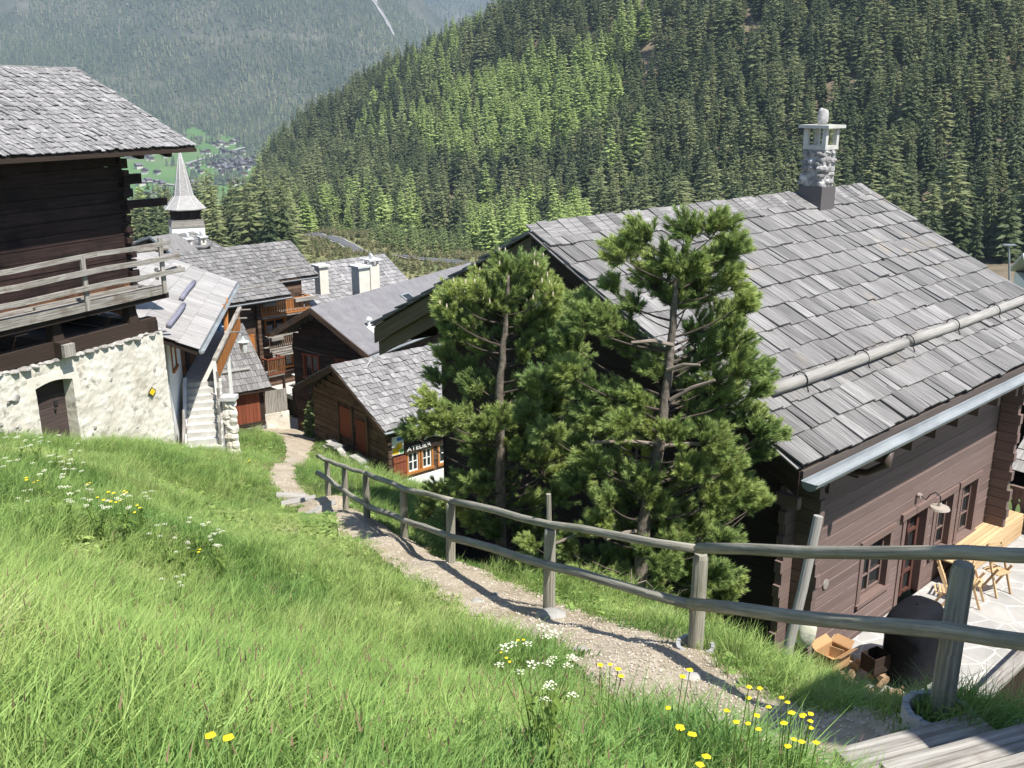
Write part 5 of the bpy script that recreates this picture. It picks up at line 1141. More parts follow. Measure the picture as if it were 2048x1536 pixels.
# ------------------------------------------------------------------ brown house with balconies
HD = Fr((-15.2, 50.4), (.73, .683)); hd = thing('balcony_house', (-13, 53, -17.4), 'tall dark timber house with orange upper balcony and two grey roofs', 'house')
def slope(m, F, a0, a1, b0, z0, b1, z1, row=.34, w0=.16, w1=.34): shingles(m, F.L(a0, b0, z0), F.L(a1, b0, z0), F.L(a0, b1, z1), row, w0, w1, .042, jit=.05, rag=.03)
m = MB(); slope(m, HD, -4.5, 3.8, .43, -10.50, -4.1, -8.30); slope(m, HD, 3.86, 6.6, -1.25, -9.95, -4.1, -8.32); m.build('roof', M['shingle'], hd)
m = MB()
for a0, a1, b0, z0, b1, z1 in ((-4.5, 3.8, .43, -10.55, -4.1, -8.35), (3.86, 6.6, -1.25, -10.0, -4.1, -8.37), (-4.5, 6.6, -9.0, -10.8, -4.1, -8.36)):
    m.poly([HD.L(a0, b0, z0), HD.L(a1, b0, z0), HD.L(a1, b1, z1), HD.L(a0, b1, z1)], (0, 0, -.14), .4)
m.build('roof_deck', M['darkwood'], hd)
m = MB(); gutter(m, HD.L(-4.5, .54, -10.62), HD.L(3.85, .54, -10.62), .085, HD.p); gutter(m, HD.L(3.9, -1.14, -10.07), HD.L(6.6, -1.14, -10.07), .075, HD.p); m.build('gutter', M['zinc'], hd)
m = MB(); m.tube([HD.L(-.5, -.45, -10.0), HD.L(3.5, -.45, -10.0)], .045, 6, .4); m.tube([HD.L(4.0, -1.9, -9.50), HD.L(6.3, -1.9, -9.50)], .045, 6, .5); m.build('snow_guard', M['greywood'], hd)
W1 = Face(HD.L(0, -.30, 0)[:2], HD.d, HD.p); W2 = Face(HD.L(0, -1.25, 0)[:2], HD.d, HD.p)
m = MB(); boards(m, W1, -4, 2.05, -17.5, -10.6, .22, .06, gap=.012, back=-.06, jit=.01); E1 = Face(HD.L(2.05, -.3, 0)[:2], -HD.p, HD.d); boards(m, E1, 0, 1.0, -17.5, -10.5, .22, .06, back=-.06); m.build('timber_wall', M['cabinlog'], hd)
wh = [(2.95, 4.35, -13.0, -12.15), (3.45, 4.75, -15.0, -14.05)]
m = MB(); boards(m, W2, 2.0, 5.5, -17.8, -9.9, .24, .06, wh, gap=.015, back=-.06, jit=.01); boards(m, W2, 2.0, 5.5, -17.8, -9.9, .5, .1, wh, gap=0, back=-.17)
E2 = Face(HD.L(5.5, -1.25, 0)[:2], -HD.p, HD.d); boards(m, E2, 0, 5.5, -17.8, -9.9, .24, .06, gap=.015, back=-.06)
m.build('log_wall', M['cabinlog'], hd)
for h in wh: hwindow(W2, hd, h[0], h[1], h[2], h[3], .12, .05, .08, M['orange'], nx=2, nz=3, proud=.05, curtain=True)
m = MB(); z = -17
while z < -10.8: W1.ob(m, 1.92, 2.12, .0, .28, z, z + .2, grain='n'); z += .24
m.build('notched_corner', M['cabinlog'], hd)
def balcony(F, u0, u1, k, zf, zr, mt, mt2, boxm=None, step=.13, name='balcony'):
    m = MB(); F.ob(m, u0, u1, .02, k, zf - .12, zf); b = m.build(name, M['greywood'], hd)
    m = MB(); u = u0
    while u < u1: F.ob(m, u, u + step * .62, k - .03, k, zf + .05, zr - .05, grain='z'); u += step
    m.build('baluster', mt, b)
    m = MB(); F.ob(m, u0, u1 + .05, k - .05, k + .03, zr - .05, zr + .03); F.ob(m, u0, u1 + .05, k - .04, k + .02, zf, zf + .07)
    for u in (u0, u1): F.ob(m, u - .04, u + .04, .02, k + .02, zr - .08, zr, grain='n')
    m.build('handrail', mt2, b)
    for (x0, x1) in (boxm or []):
        m = MB(); F.ob(m, x0, x1, k + .03, k + .22, zr - .20, zr + .0); m.build('flower_box', M['greywood'], b)
balcony(W2, 2.25, 5.35, 1.08, -11.66, -10.86, M['orange'], M['orange'], [(2.3, 3.1), (4.3, 5.6)])
balcony(W2, 2.7, 5.2, .9, -13.62, -12.88, M['cabinlog'], M['greywood'], [(2.75, 3.5), (4.2, 5.2)])
m = MB()
for k in range(3): W2.ob(m, 2.8, 5.2, .95 + k * .02, 1.0 + k * .02, -13.78 - k * .12, -13.71 - k * .12)
m.build('railing_board', M['greywood'], hd)
balcony(W1, 2.0, 3.0, .9, -14.75, -13.85, M['warmlog'], M['redwood'], None, .11)
m = MB(); W1.ob(m, 2.9, 3.02, .75, .87, -17.6, -14.87, .4, grain='z'); W1.ob(m, 2.8, 3.15, 1.9, 2.25, -17.9, -15.4, .4, grain='z'); m.build('balcony_post', M['darkwood'], hd)
m = MB(); W1.ob(m, 1.35, 1.8, .005, .04, -13.6, -12.5, grain='z'); m.build('shutter', M['orange'], hd)
tt = thing('front_terrace', HD.L(4.5, .5, -16), 'small pale terrace with board railing in front of the balcony house', 'terrace')
m = MB(); W2.ob(m, 3.0, 6.0, .1, 2.6, -16.2, -15.95, .6); m.build('slab', M['concrete'], tt)
m = MB(); u = 3.9
while u < 6.0: W2.ob(m, u, u + .12, 2.57, 2.60, -15.95, -15.3, grain='z'); u += .14
W2.ob(m, 3.0, 6.0, 2.55, 2.63, -15.3, -15.23); m.build('railing', M['greywood'], tt)
m = MB(); W2.ob(m, 3.1, 5.9, 1.9, 2.5, -18, -16.2, .3); m.build('plinth', M['darkwood'], tt)
tb = thing('white_table', W2.W(4.2, 1.3, -15.95), 'small white table on the front terrace', 'table'); m = MB(); W2.ob(m, 3.9, 4.7, 1.0, 1.6, -15.25, -15.2, .5); m.build('table_top', M['white'], tb)
for u in (3.95, 4.6):
    m = MB(); W2.ob(m, u, u + .05, 1.25, 1.3, -15.95, -15.25, .5); m.build('leg', M['white'], tb)
pr = thing('folded_awning', W2.W(5.5, 1.2, -15.4), 'dark red awning cloth over the corner of the front terrace', 'awning'); m = MB(); m.poly([W2.W(4.9, .6, -14.9), W2.W(5.9, .6, -15.05), W2.W(6.0, 1.9, -15.3), W2.W(5.3, 1.9, -15.1)], (0, 0, .03), .5); m.build('cloth', mat('dark red cloth', (.20, .03, .04), (.27, .05, .06), coord='Object', var=.1), pr); m = MB(); m.tube([W2.W(5.3, 1.9, -15.95), W2.W(5.3, 1.9, -15.0)], .03, 6, .5); m.build('pole', M['pinewood'], pr)

# ------------------------------------------------------------------ house with the dark flat-textured roof
HG = Fr((-9.29, 44), (.48, .877)); hg = thing('dark_roof_house', (-7.5, 43.5, -15.5), 'house with smooth dark grey roof and small skylight behind the workshop cabin', 'house')
m = MB(); zr = -9.42; sG = .575
for b_, n_b in ((3.2, 14), (-2.4, 10)):
    for i in range(26):
        a0, a1 = 14.2 * i / 26, 14.2 * (i + 1) / 26 - .0
        o0 = HG.L(a0, 0, zr + .002 * (i % 2)); m.obox(o0, HG.p * b_ + V(0, 0, -abs(b_) * sG), HG.d * (a1 - a0), V(0, 0, .06), R.uniform(.35, .65))
m.build('roof', M['slate'], hg)
m = MB()
for b_ in (3.2, -2.4): m.poly([HG.L(.05, 0, zr - .03), HG.L(.05, b_, zr - abs(b_) * sG - .03), HG.L(.05, b_, zr - abs(b_) * sG - .22), HG.L(.05, 0, zr - .22)], HG.d * 14, .4)
m.build('roof_deck', M['darkwood'], hg)
m = MB()
for b_ in (3.25, -2.5): m.beam(HG.L(-.02, b_, zr - abs(b_) * sG - .10), HG.L(-.02, 0, zr - .10), .04, .24)
m.build('bargeboard', M['cabinlog'], hg)
m = MB(); gutter(m, HG.L(-.05, 3.3, -11.32), HG.L(14, 3.3, -11.32), .09, HG.p); m.build('gutter', M['zinc'], hg)
FG = Face(HG.L(.9, 0, 0)[:2], HG.p, -HG.d)
hG = [(.6, 1.5, -13.1, -12.0), (-1.4, -.4, -13.1, -12.0)]
m = MB(); gable_end(m, FG, 2.0, 2.7, -17, -11.2, -9.6, .06, h=.24, back=-.06, holes=hG); gable_end(m, FG, 2.0, 2.7, -17, -11.2, -9.6, .1, h=.5, gap=0, back=-.17, holes=hG)
FG2 = Face(HG.L(0, 2.7, 0)[:2], HG.d, HG.p); boards(m, FG2, .9, 13, -17, -11.0, .24, .06, back=-.06); m.build('wall', M['oldlog'], hg)
for h in hG: hwindow(FG, hg, h[0], h[1], h[2], h[3], .1, .05, .08, M['redwood'], nx=2, nz=2, proud=.04)
m = MB(); FG.ob(m, -2.0, 2.7, .0, .05, -11.8, -11.55); FG.ob(m, -.12, .12, -.3, .9, -9.95, -9.72, grain='n'); m.build('tie_beam', M['darkwood'], hg)
sk = thing('skylight', HG.L(6.4, 1.1, -9.9), 'small roof window on the smooth dark roof', 'skylight')
m = MB(); o0 = HG.L(6.0, .8, zr - .8 * sG + .07); dn = (HG.p - V(0, 0, sG)); m.obox(o0, HG.d * .75, dn * .95, V(0, 0, .06), .5); m.build('frame', M['zinc'], sk); m = MB(); m.obox(o0 + HG.d * .1 + dn * .08 + V(0, 0, .062), HG.d * .55, dn * .75, V(0, 0, .01), .5); m.build('pane', M['glass'], sk)
vp = thing('roof_vent', HG.L(1.9, 1.85, -10.5), 'white roof vent pipe with hood on the smooth dark roof', 'vent')
q = HG.L(1.9, 1.9, zr - 1.9 * sG); m = MB(); m.tube([q, q + V(0, 0, .42)], .09, 8, .6); m.tube([q + V(0, 0, .40), q + V(0, 0, .52)], [.15, .08], 8, .6); m.build('pipe', M['white'], vp); m = MB(); m.obox(q + V(0, 0, .06) - HG.d * .2, HG.d * .4, dn * .7, V(0, 0, .03), .6); m.build('flashing', M['white'], vp)
p3 = thing('roof_vent', HG.L(6.6, 2.6, -10.9), 'white chimney pipe lying low by the rim of the chalet roof', 'vent')
q = HG.L(6.9, 2.1, zr - 2.1 * sG + .25); m = MB(); m.tube([q, q + V(.9, .2, .12)], .14, 10, .7); m.build('pipe', M['white'], p3); m = MB(); m.tube([q - V(0, 0, .3), q + V(0, 0, .1)], .1, 8, .7); m.build('stub', M['white'], p3)

# ------------------------------------------------------------------ grey roofed house behind, three chimneys
HF = Fr((-13.2, 62.5), (.72, .69)); hf = thing('shingle_roof_house', (-9, 64, -17), 'house with rough pale shingle roof and masonry chimneys behind the dark roof', 'house')
m = MB(); shingles(m, HF.L(-2.2, 3.2, -14.2), HF.L(8.0, 3.2, -14.2), HF.L(-2.2, -2.6, -11.0), .36, .16, .34, .04, jit=.05, rag=.05)
m.build('roof', M['shingle_old'], hf)
m = MB(); HF.ob(m, -1.5, 7.5, -2.4, 2.4, -20, -14.0, .4); m.poly([HF.L(-2.2, 3.2, -14.25), HF.L(8, 3.2, -14.25), HF.L(8, -2.6, -11.1), HF.L(-2.2, -2.6, -11.1)], (0, 0, -.2), .4); m.poly([HF.L(-2.2, -2.6, -11.1), HF.L(8, -2.6, -11.1), HF.L(8, -7, -13.5), HF.L(-2.2, -7, -13.5)], (0, 0, .1), .4); m.build('wall', M['darkwood'], hf)
def chimney(px, pt, pb, Y, w_, cap, label, hood=False, pm='render'):
    b = at(px, pb, Y); t_ = at(px, pt, Y); r = thing('chimney', b, label, 'chimney')
    F = Fr(b[:2], (.72, .69)); m = MB(); F.ob(m, -w_ / 2, w_ / 2, -w_ / 2, w_ / 2, b[2] - 1.0, t_[2], .5); m.build('shaft', M[pm], r)
    m = MB(); F.ob(m, -w_ / 2 - .12, w_ / 2 + .12, -w_ / 2 - .12, w_ / 2 + .12, t_[2] + (.35 if hood else 0), t_[2] + (.45 if hood else .12), .6); m.build('cap', M['paleslab'], r)
    if hood:
        m = MB()
        for i in (-1, 1):
            for j in (-1, 1): F.ob(m, i * w_ * .38 - .06, i * w_ * .38 + .06, j * w_ * .38 - .06, j * w_ * .38 + .06, t_[2], t_[2] + .35, .5)
        m.build('vent', M[pm], r)
        m = MB(); m.blob(V(b[0], b[1], t_[2] + .6), (.14, .12, .2), 4, .6, 8, 6, .25); m.build('cap_stone', M['paleslab'], r)
    return r
chimney(643, 533, 556, 60.5, .62, True, 'short cream chimney nearest the orange balcony', False)
chimney(723, 534, 585, 58, .78, True, 'broad stained chimney, left one of the joined pair')
chimney(745, 532, 580, 58.6, .66, True, 'chimney with capstone on a slab, right one of the joined pair', True, 'render')

# ------------------------------------------------------------------ workshop cabin
HH = Fr((-7.3, 38.0), (.76, .65)); hh = thing('workshop_cabin', (-5.5, 38, -14.5), 'small log workshop cabin with wavy shingle roof, red shutter and painted name board', 'cabin')
zr = -10.5; sH = .485
m = MB(); shingles(m, HH.L(0, 3.75, zr - 3.75 * sH), HH.L(6.2, 3.75, zr - 3.75 * sH), HH.L(0, 0, zr), .30, .13, .30, .035, jit=.06, rag=.05, curl=.03)
shingles(m, HH.L(6.2, -3.3, zr - 3.3 * sH), HH.L(0, -3.3, zr - 3.3 * sH), HH.L(6.2, 0, zr), .42, .2, .3, .04, jit=.05); m.build('roof', M['shingle_old'], hh)
m = MB()
for b_ in (3.7, -3.3): m.poly([HH.L(.05, b_, zr - abs(b_) * sH - .03), HH.L(.05, 0, zr - .03), HH.L(.05, 0, zr - .14), HH.L(.05, b_, zr - abs(b_) * sH - .14)], HH.d * 6.1, .4)
m.build('roof_deck', M['darkwood'], hh)
m = MB(); m.beam(HH.L(-.02, -3.3, zr - 3.3 * sH - .13), HH.L(-.02, 0, zr - .13), .05, .22); m.beam(HH.L(-.02, 3.75, zr - 3.75 * sH - .1), HH.L(-.02, 0, zr - .1), .05, .15); m.build('bargeboard', M['cabinlog'], hh)
m = MB(); gutter(m, HH.L(-.05, 3.87, zr - 3.75 * sH - .04), HH.L(6.2, 3.87, zr - 3.75 * sH - .04), .07, HH.p); m.build('gutter', M['zinc'], hh)
m = MB(); q = HH.L(1.3, .5, zr - .5 * sH + .05); m.beam(q, q + V(.25, .1, .38), .09, .04); m.build('vent_flap', M['paleslab'], hh)
G_ = Face(HH.L(.5, 0, 0)[:2], HH.p, -HH.d); Rf = Face(HH.L(0, 3.15, 0)[:2], HH.d, HH.p)
m = MB(); gable_end(m, G_, 2.6, 3.15, -15.0, zr - 3.15 * sH - .1, zr - .15, .1, h=.25, back=-.1, jit=.02, gap=.02, hj=.1); boards(m, Face(HH.L(0, -2.6, 0)[:2], HH.d, -HH.p), .75, 6, -15, -12, .25, .1, back=-.1); m.build('gable_wall', M['cabinlog'], hh)
wn = [(1.34, 2.0, -14.58, -13.72), (2.04, 2.66, -14.58, -13.72), (2.88, 3.64, -14.58, -13.72)]
m = MB(); boards(m, Rf, .5, 6, -14.8, zr - 3.15 * sH, .22, .08, wn, back=-.08, jit=.01, gap=.012); boards(m, Rf, .5, 6, -14.8, zr - 3.15 * sH, .4, .1, wn, back=-.2, gap=0); m.build('front_wall', M['cabinlog'], hh)
m = MB(); Rf.ob(m, .5, 6.1, -.3, .08, -16.2, -14.8, .7); m.build('white_base', M['white'], hh)
for k, h in enumerate(wn): hwindow(Rf, hh, h[0], h[1], h[2], h[3], .09, .05, .05, M['orange'], nx=2, nz=2, sash=M['white'], proud=.05)
m = MB()
for k in range(4): Rf.ob(m, .68 + k * .155, .825 + k * .155, .06, .10, -14.62, -13.72, grain='z')
for z in (-14.45, -13.95): Rf.ob(m, .70, 1.28, .10, .125, z, z + .09)
m.build('shutter', M['redwood'], hh, )
m = MB()
for u0, z0_, z1_, w_ in ((-.35, -13.6, -12.35, .9), (.9, -13.9, -12.6, .75)): G_.ob(m, u0, u0 + w_, .0, .05, z0_, z1_, grain='z')
m.build('plank_hatch', M['redwood'], hh)
m = MB()
for u0 in (-.47, .60, 1.72): G_.ob(m, u0, u0 + .10, .0, .09, -14.2, -12.2, grain='z')
m.build('door_post', M['cabinlog'], hh)
m = MB(); z = -14.9
while z < -12.3: Rf.ob(m, .38, .56, .0, .22, z, z + .2, grain='n'); z += .25
m.build('notched_corner', M['cabinlog'], hh)
# name board with lettering, and a coloured painted panel
sb = thing('name_board', Rf.W(2.4, .15, -12.75), 'dark name board with white capital letters above the cabin windows', 'sign')
m = MB(); Rf.ob(m, 1.22, 3.3, .09, .12, -13.68, -13.32, .3); m.build('board', M['darkwood'], sb)
fc = bpy.data.curves.new('lettering', 'FONT'); fc.body = 'ATELIER'; fc.size = .27; fc.extrude = .008; fc.align_x = 'LEFT'
fo = bpy.data.objects.new('lettering', fc); me_ = bpy.data.meshes.new_from_object(fo); bpy.data.objects.remove(fo)
vv = np.array([v.co[:] for v in me_.vertices]); ff = [tuple(p.vertices) for p in me_.polygons]
wv = np.array([Rf.W(1.32 + x * 1.2, .128 + z, -13.60 + y) for x, y, z in vv]); mesh_obj('lettering', wv, ff, M['white'], sb); bpy.data.meshes.remove(me_)
pn = thing('painted_panel', Rf.W(1.3, .12, -12.45), 'colourful painted panel in yellow, green and blue under the cabin eave', 'painted panel')
for nm, c_, quads in (('panel', (.75, .74, .68), [(.62, 1.18, .085, .10, -13.62, -12.85)]), ('yellow_patch', (.8, .5, .03), [(.66, .95, .10, .108, -13.58, -13.3), (.85, 1.1, .10, .108, -13.42, -13.15)]), ('green_patch', (.10, .3, .08), [(1.0, 1.16, .10, .108, -13.58, -13.44)]), ('blue_patch', (.04, .15, .55), [(.88, 1.14, .10, .108, -13.05, -12.9)])):
    m = MB(); [Rf.ob(m, *q_, .5) for q_ in quads]; m.build(nm, mat(nm + ' paint', c_, tuple(x * .8 for x in c_), coord='Object', scale=(4, 4, 4), var=.05), pn)
cw = thing('carved_bird', Rf.W(3.1, .3, -12.45), 'pale carved wooden shape mounted over the name board', 'carving')
m = MB(); m.tube([Rf.W(2.1, .2, -13.25), Rf.W(2.25, .22, -13.12), Rf.W(2.5, .25, -13.08), Rf.W(2.8, .25, -13.18), Rf.W(3.0, .25, -13.30)], [.03, .06, .08, .06, .02], 8, .5); m.build('body', M['paleslab'], cw, smooth=True)
ww_ = thing('slab_pile', (-5.5, 35.6, -14.6), 'pile of grey stone slabs stacked against the cabin gable', 'stone slabs')
rs = random.Random(6); m = MB()
for i in range(16):
    q = G_.W(rs.uniform(-.2, 2.8), rs.uniform(.3, .9), 0); m.obox(V(q[0], q[1], gz(q[0], q[1]) + rs.random() * .5), G_.e * rs.uniform(.4, .8) + V(0, 0, rs.uniform(-.2, .1)), G_.n * rs.uniform(.3, .5), V(0, 0, rs.uniform(.06, .12)))
m.build('slab', M['rubble'], ww_)

# ------------------------------------------------------------------ church
cx, cy = -29.9, 90.0; che = thing('church_tower', (cx, cy, -23), 'white church tower with dark open belfry and flared shingle spire', 'church tower')
CF = Fr((cx, cy), (math.cos(math.radians(24)), math.sin(math.radians(24))))
def ring(m, levels, sh=.5, chamf=0.0, mi=0):
    b = len(m.v); n = 8 if chamf else 4
    for z, h in levels:
        if chamf: P = [(-h, -h + chamf * h), (-h + chamf * h, -h), (h - chamf * h, -h), (h, -h + chamf * h), (h, h - chamf * h), (h - chamf * h, h), (-h + chamf * h, h), (-h, h - chamf * h)]
        else: P = [(-h, -h), (h, -h), (h, h), (-h, h)]
        for a, b_ in P: m.v.append(CF.L(a, b_, z))
    for j in range(len(levels) - 1):
        for k in range(n): k2 = (k + 1) % n; m.face([b + j * n + k, b + j * n + k2, b + (j + 1) * n + k2, b + (j + 1) * n + k], sh + .1 * (k % 2), [(0, j * .4), (.9, j * .4), (.9, j * .4 + .4), (0, j * .4 + .4)])
    m.face([b + k for k in range(n)], sh); m.face([b + (len(levels) - 1) * n + k for k in range(n)], sh)
m = MB(); ring(m, [(-24, 1.75), (-11.50, 1.42)]); m.build('tower_wall', M['white'], che)
m = MB()
for k in range(5): ring(m, [(-11.50 + k * .13, 1.48 - k * .03), (-11.38 + k * .13, 1.48 - k * .03)], R.random())
m.build('belfry_board', M['greywood'], che)
m = MB(); ring(m, [(-10.85, 1.0), (-10.2, 1.0)], .3); ring(m, [(-10.1, 1.3), (-9.85, 1.3)], .3); m.build('belfry_core', M['darkwood'], che)
for i in np.linspace(-1.15, 1.15, 4):
    for j in (-1.15, 1.15):
        for a, b_ in ((i, j), (j, i)):
            m = MB(); CF.ob(m, a - .07, a + .07, b_ - .07, b_ + .07, -10.9, -9.8, .4, grain='z'); m.build('belfry_post', M['darkwood'], che)
m = MB(); ring(m, [(-9.98, 1.72), (-9.90, 1.74), (-9.35, 1.24), (-8.75, .80), (-7.7, .60), (-6.8, .44), (-5.9, .26), (-5.2, .12), (-4.6, .02)], .4, .5); m.build('spire', M['shingle_pale'], che)
m = MB()
for k in range(8):
    a0 = [(-.5, -1), (.5, -1), (1, -.5), (1, .5), (.5, 1), (-.5, 1), (-1, .5), (-1, -.5)][k]
    P = [CF.L(a0[0] * h * 1.01, a0[1] * h * 1.01, z) for z, h in ((-9.90, 1.74), (-9.35, 1.24), (-8.75, .80), (-7.7, .60), (-6.8, .44), (-5.9, .26), (-5.2, .12), (-4.6, .03))]; m.tube(P, .035, 5, .6, cap=False)
m.build('spire_ridge', M['paleslab'], che)
q = V(cx, cy, -4.6); m = MB(); m.tube([q, q + V(0, 0, 1.0)], .03, 6, .5); m.tube([q + V(-.22, 0, .65), q + V(.22, 0, .65)], .03, 6, .5); m.build('cross', M['iron'], che)
# roofs between barn and church
hx = thing('low_grey_house', at(430, 520, 66), 'grey roofed house with twin white chimneys just below the church tower', 'house')
q = at(386, 464, 66); FX = Fr(q[:2], (.43, .90)); zx = q[2]; m = MB()
shingles(m, FX.L(-9, 4.2, zx - 1.5), FX.L(.0, 4.2, zx - 1.5), FX.L(-9, 0, zx), .38, .18, .34, .035); shingles(m, FX.L(0, -4, zx - 1.45), FX.L(-9, -4, zx - 1.45), FX.L(0, 0, zx), .38, .18, .34, .035); m.build('roof', M['shingle'], hx)
m = MB(); m.poly([FX.L(-9, 4.2, zx - 1.55), FX.L(0, 4.2, zx - 1.55), FX.L(0, 0, zx - .05), FX.L(-9, 0, zx - .05)], (0, 0, -.2), .4); m.poly([FX.L(-9, -4, zx - 1.5), FX.L(0, -4, zx - 1.5), FX.L(0, 0, zx - .05), FX.L(-9, 0, zx - .05)], (0, 0, -.2), .4); FX.ob(m, -8, -1, -3.4, 3.6, -20, zx - 1.3, .4); m.build('wall', M['darkwood'], hx)
chimney(378, 490, 504, 61.5, .34, True, 'white chimney, left of the twin below the church', True, 'render'); chimney(406, 486, 499, 62, .34, True, 'white chimney, right of the twin below the church', True, 'render')
dm = thing('dormer', at(393, 500, 61), 'small dark dormer between the twin white chimneys', 'dormer'); q = at(393, 496, 61.0); m = MB(); m.box(q[0] - .45, q[0] + .45, q[1], q[1] + 1.4, q[2] - .7, q[2], .4); m.build('wall', M['darkwood'], dm); m = MB(); m.box(q[0] - .6, q[0] + .6, q[1] - .2, q[1] + 1.5, q[2], q[2] + .08, .5); m.build('roof', M['shingle'], dm)
hz = thing('metal_edged_house', at(300, 500, 58), 'house with dark gable and pale metal roof edge behind the barn gallery', 'house')
FZ = Fr(at(300, 474, 56)[:2], (.45, .893)); z0 = at(300, 474, 56)[2]
m = MB(); m.poly([FZ.L(0, 0, z0), FZ.L(0, 3.2, z0 - 1.75), FZ.L(2, 3.2, z0 - 1.75), FZ.L(2, 0, z0)], (0, 0, -.12), .5); m.poly([FZ.L(0, 0, z0), FZ.L(0, -4, z0 - 1.2), FZ.L(2, -4, z0 - 1.2), FZ.L(2, 0, z0)], (0, 0, -.12), .5); m.build('roof', M['shingle'], hz)
m = MB(); m.beam(FZ.L(-.03, 0, z0), FZ.L(-.03, 3.2, z0 - 1.75), .06, .14); m.beam(FZ.L(-.03, 0, z0), FZ.L(-.03, -1, z0 - .3), .06, .14); m.build('edge_trim', M['zinc'], hz)
m = MB(); gable_end(m, Face(FZ.L(.7, 0, 0)[:2], FZ.p, -FZ.d), 3.6, 2.6, z0 - 7, z0 - 1.5, z0 - .15, .1, h=.3, back=-.1); m.build('wall', M['darkwood'], hz)
# ------------------------------------------------------------------ neighbour house behind the viewpoint (its shadow falls on the path)
nh = thing('neighbour_house', (9, 1, -5), 'tall timber house up the slope beside the viewpoint', 'house')
NHF = Fr((4.92, 2.43), (.729, .684)); m = MB(); NHF.ob(m, .6, 5.4, .8, 7.2, -6, 3.3, .5); m.build('wall', M['darkwood'], nh)
m = MB(); m.poly([NHF.L(0, 0, 3.55), NHF.L(6, 0, 3.55), NHF.L(6, 4, 5.6), NHF.L(0, 4, 5.6)], (0, 0, .15), .5); m.poly([NHF.L(0, 8, 3.55), NHF.L(6, 8, 3.55), NHF.L(6, 4, 5.6), NHF.L(0, 4, 5.6)], (0, 0, .15), .5); m.build('roof', M['shingle'], nh)

# ------------------------------------------------------------------ rail fence along the path
fn = thing('rail_fence', POSTS[2], 'weathered round rail fence following the downhill path', 'fence')
TOPR = [(636, 912, 19.3), (655, 921, 19), (690, 934, 17.8), (733, 947, 16.6), (808, 977, 14.8), (905, 1001, 12.7), (1101, 1049, 10.1), (1398, 1098, 8.0), (1930, 1108, 5.25), (2330, 1112, 4.2)]
LOWR = [(635, 946, 19.4), (655, 957, 19), (690, 983, 17.8), (733, 1011, 16.6), (808, 1040, 14.8), (900, 1073, 12.6), (1099, 1131, 9.98), (1382, 1209, 7.86), (1890, 1264, 5.08), (2330, 1312, 4.2)]
def rails(L, r):
    P = [at(*p) for p in L]; spans = [(0, 3), (3, 5), (5, 7), (7, 8), (8, 9)]
    for i0, i1 in ((0, 3), (3, 5), (5, 7), (7, 9)):
        m = MB(); pts = []
        for i in range(i0, i1):
            for t in np.linspace(0, 1, 5)[:-1]: pts.append(P[i] + (P[i + 1] - P[i]) * t + V(0, 0, .012 * math.sin(7 * t + i)))
        pts.append(P[i1] + unit(P[i1] - P[i1 - 1]) * .06); n_ = len(pts)
        m.tube(pts, [r * (1.12 - .22 * k / n_) for k in range(n_)], 12, R.uniform(.3, .7), wob=.05); m.build('rail', M['rail'], fn, smooth=True)
rails(TOPR, .044); rails(LOWR, .050)
for i, (x, y, z) in enumerate(POSTS):
    tp_ = at(*TOPR[8 - i]); lo_ = at(*LOWR[8 - i]); m = MB()
    r = [.074, .074, .074, .07, .065, .065, .06, .06][i]; zb = gz(x, y) - .15; bx, by = x, y
    # behind the low rail, under the top rail
    off = unit(V(x, y, 0)) * (r + .045); b0 = V(lo_[0], lo_[1], 0) + off; zt = tp_[2] - (.055 if i else .07)
    top = V(tp_[0] * .35 + b0[0] * .65, tp_[1] * .35 + b0[1] * .65, zt)
    if i == 0: top = at(1927, 1128, 5.32); b0 = V(at(1880, 1430, 5.25)[0], 5.25, 0)
    if i == 1: top = at(1402, 1108, 8.08); b0 = V(at(1390, 1308, 8.02)[0], 8.02, 0)
    bot = V(b0[0], b0[1], zb); m.tube([bot, bot + (top - bot) * .5, top - V(0, 0, .04), top], [r, r * .97, r * .93, r * .78], 12, .5, wob=.03); m.build('post', M['rail'], fn, smooth=False)
m = MB(); m.tube([at(1103, 1235, 10.35), at(1097, 988, 10.3)], [.03, .03], 8, .4); m.build('stake', M['rail'], fn)
lp = MB(); p0_, p1_ = at(1570, 1322, 8.8), at(1637, 1032, 8.95); lp.tube([p0_, (p0_ + p1_) / 2 + V(.01, 0, 0), p1_], [.055, .05, .048], 12, .8, wob=.04)
o = lp.build('leaning_pole', M['snowlog'], origin=p0_, smooth=False); tag(o, 'pale round pole leaning between the fence and the chalet corner', 'pole')
M['ringcon'] = mat('stained concrete ring', (.26, .27, .28), (.42, .43, .43), coord='Object', scale=(9, 9, 9), bump=.5)
for k, (i, rr, lb) in enumerate(((0, .21, 'pale concrete ring round the foot of the thick nearest fence post'), (1, .18, 'broken concrete ring round the foot of the second nearest fence post'))):
    x, y = (at(1875, 1432, 5.2)[0], 5.2) if i == 0 else (at(1390, 1300, 8.0)[0], 8.0); m = MB(); z = gz(x, y) + (-.06 if i == 0 else -.02); N_ = 30
    for j in range(N_):
        if i == 1 and 1 <= j <= 5: continue
        a0, a1 = 2 * math.pi * j / N_, 2 * math.pi * (j + 1) / N_; h = .05 + .006 * math.sin(j * 2.3)
        P = [V(x + math.cos(a) * q, y + math.sin(a) * q, z - .12) for q, a in ((rr, a0), (rr, a1), (rr * .8, a1), (rr * .8, a0))]; m.poly(P, (0, 0, .2 + h), .5)
    o = m.build('concrete_ring', M['ringcon'], origin=V(x, y, z)); tag(o, lb, 'concrete ring')

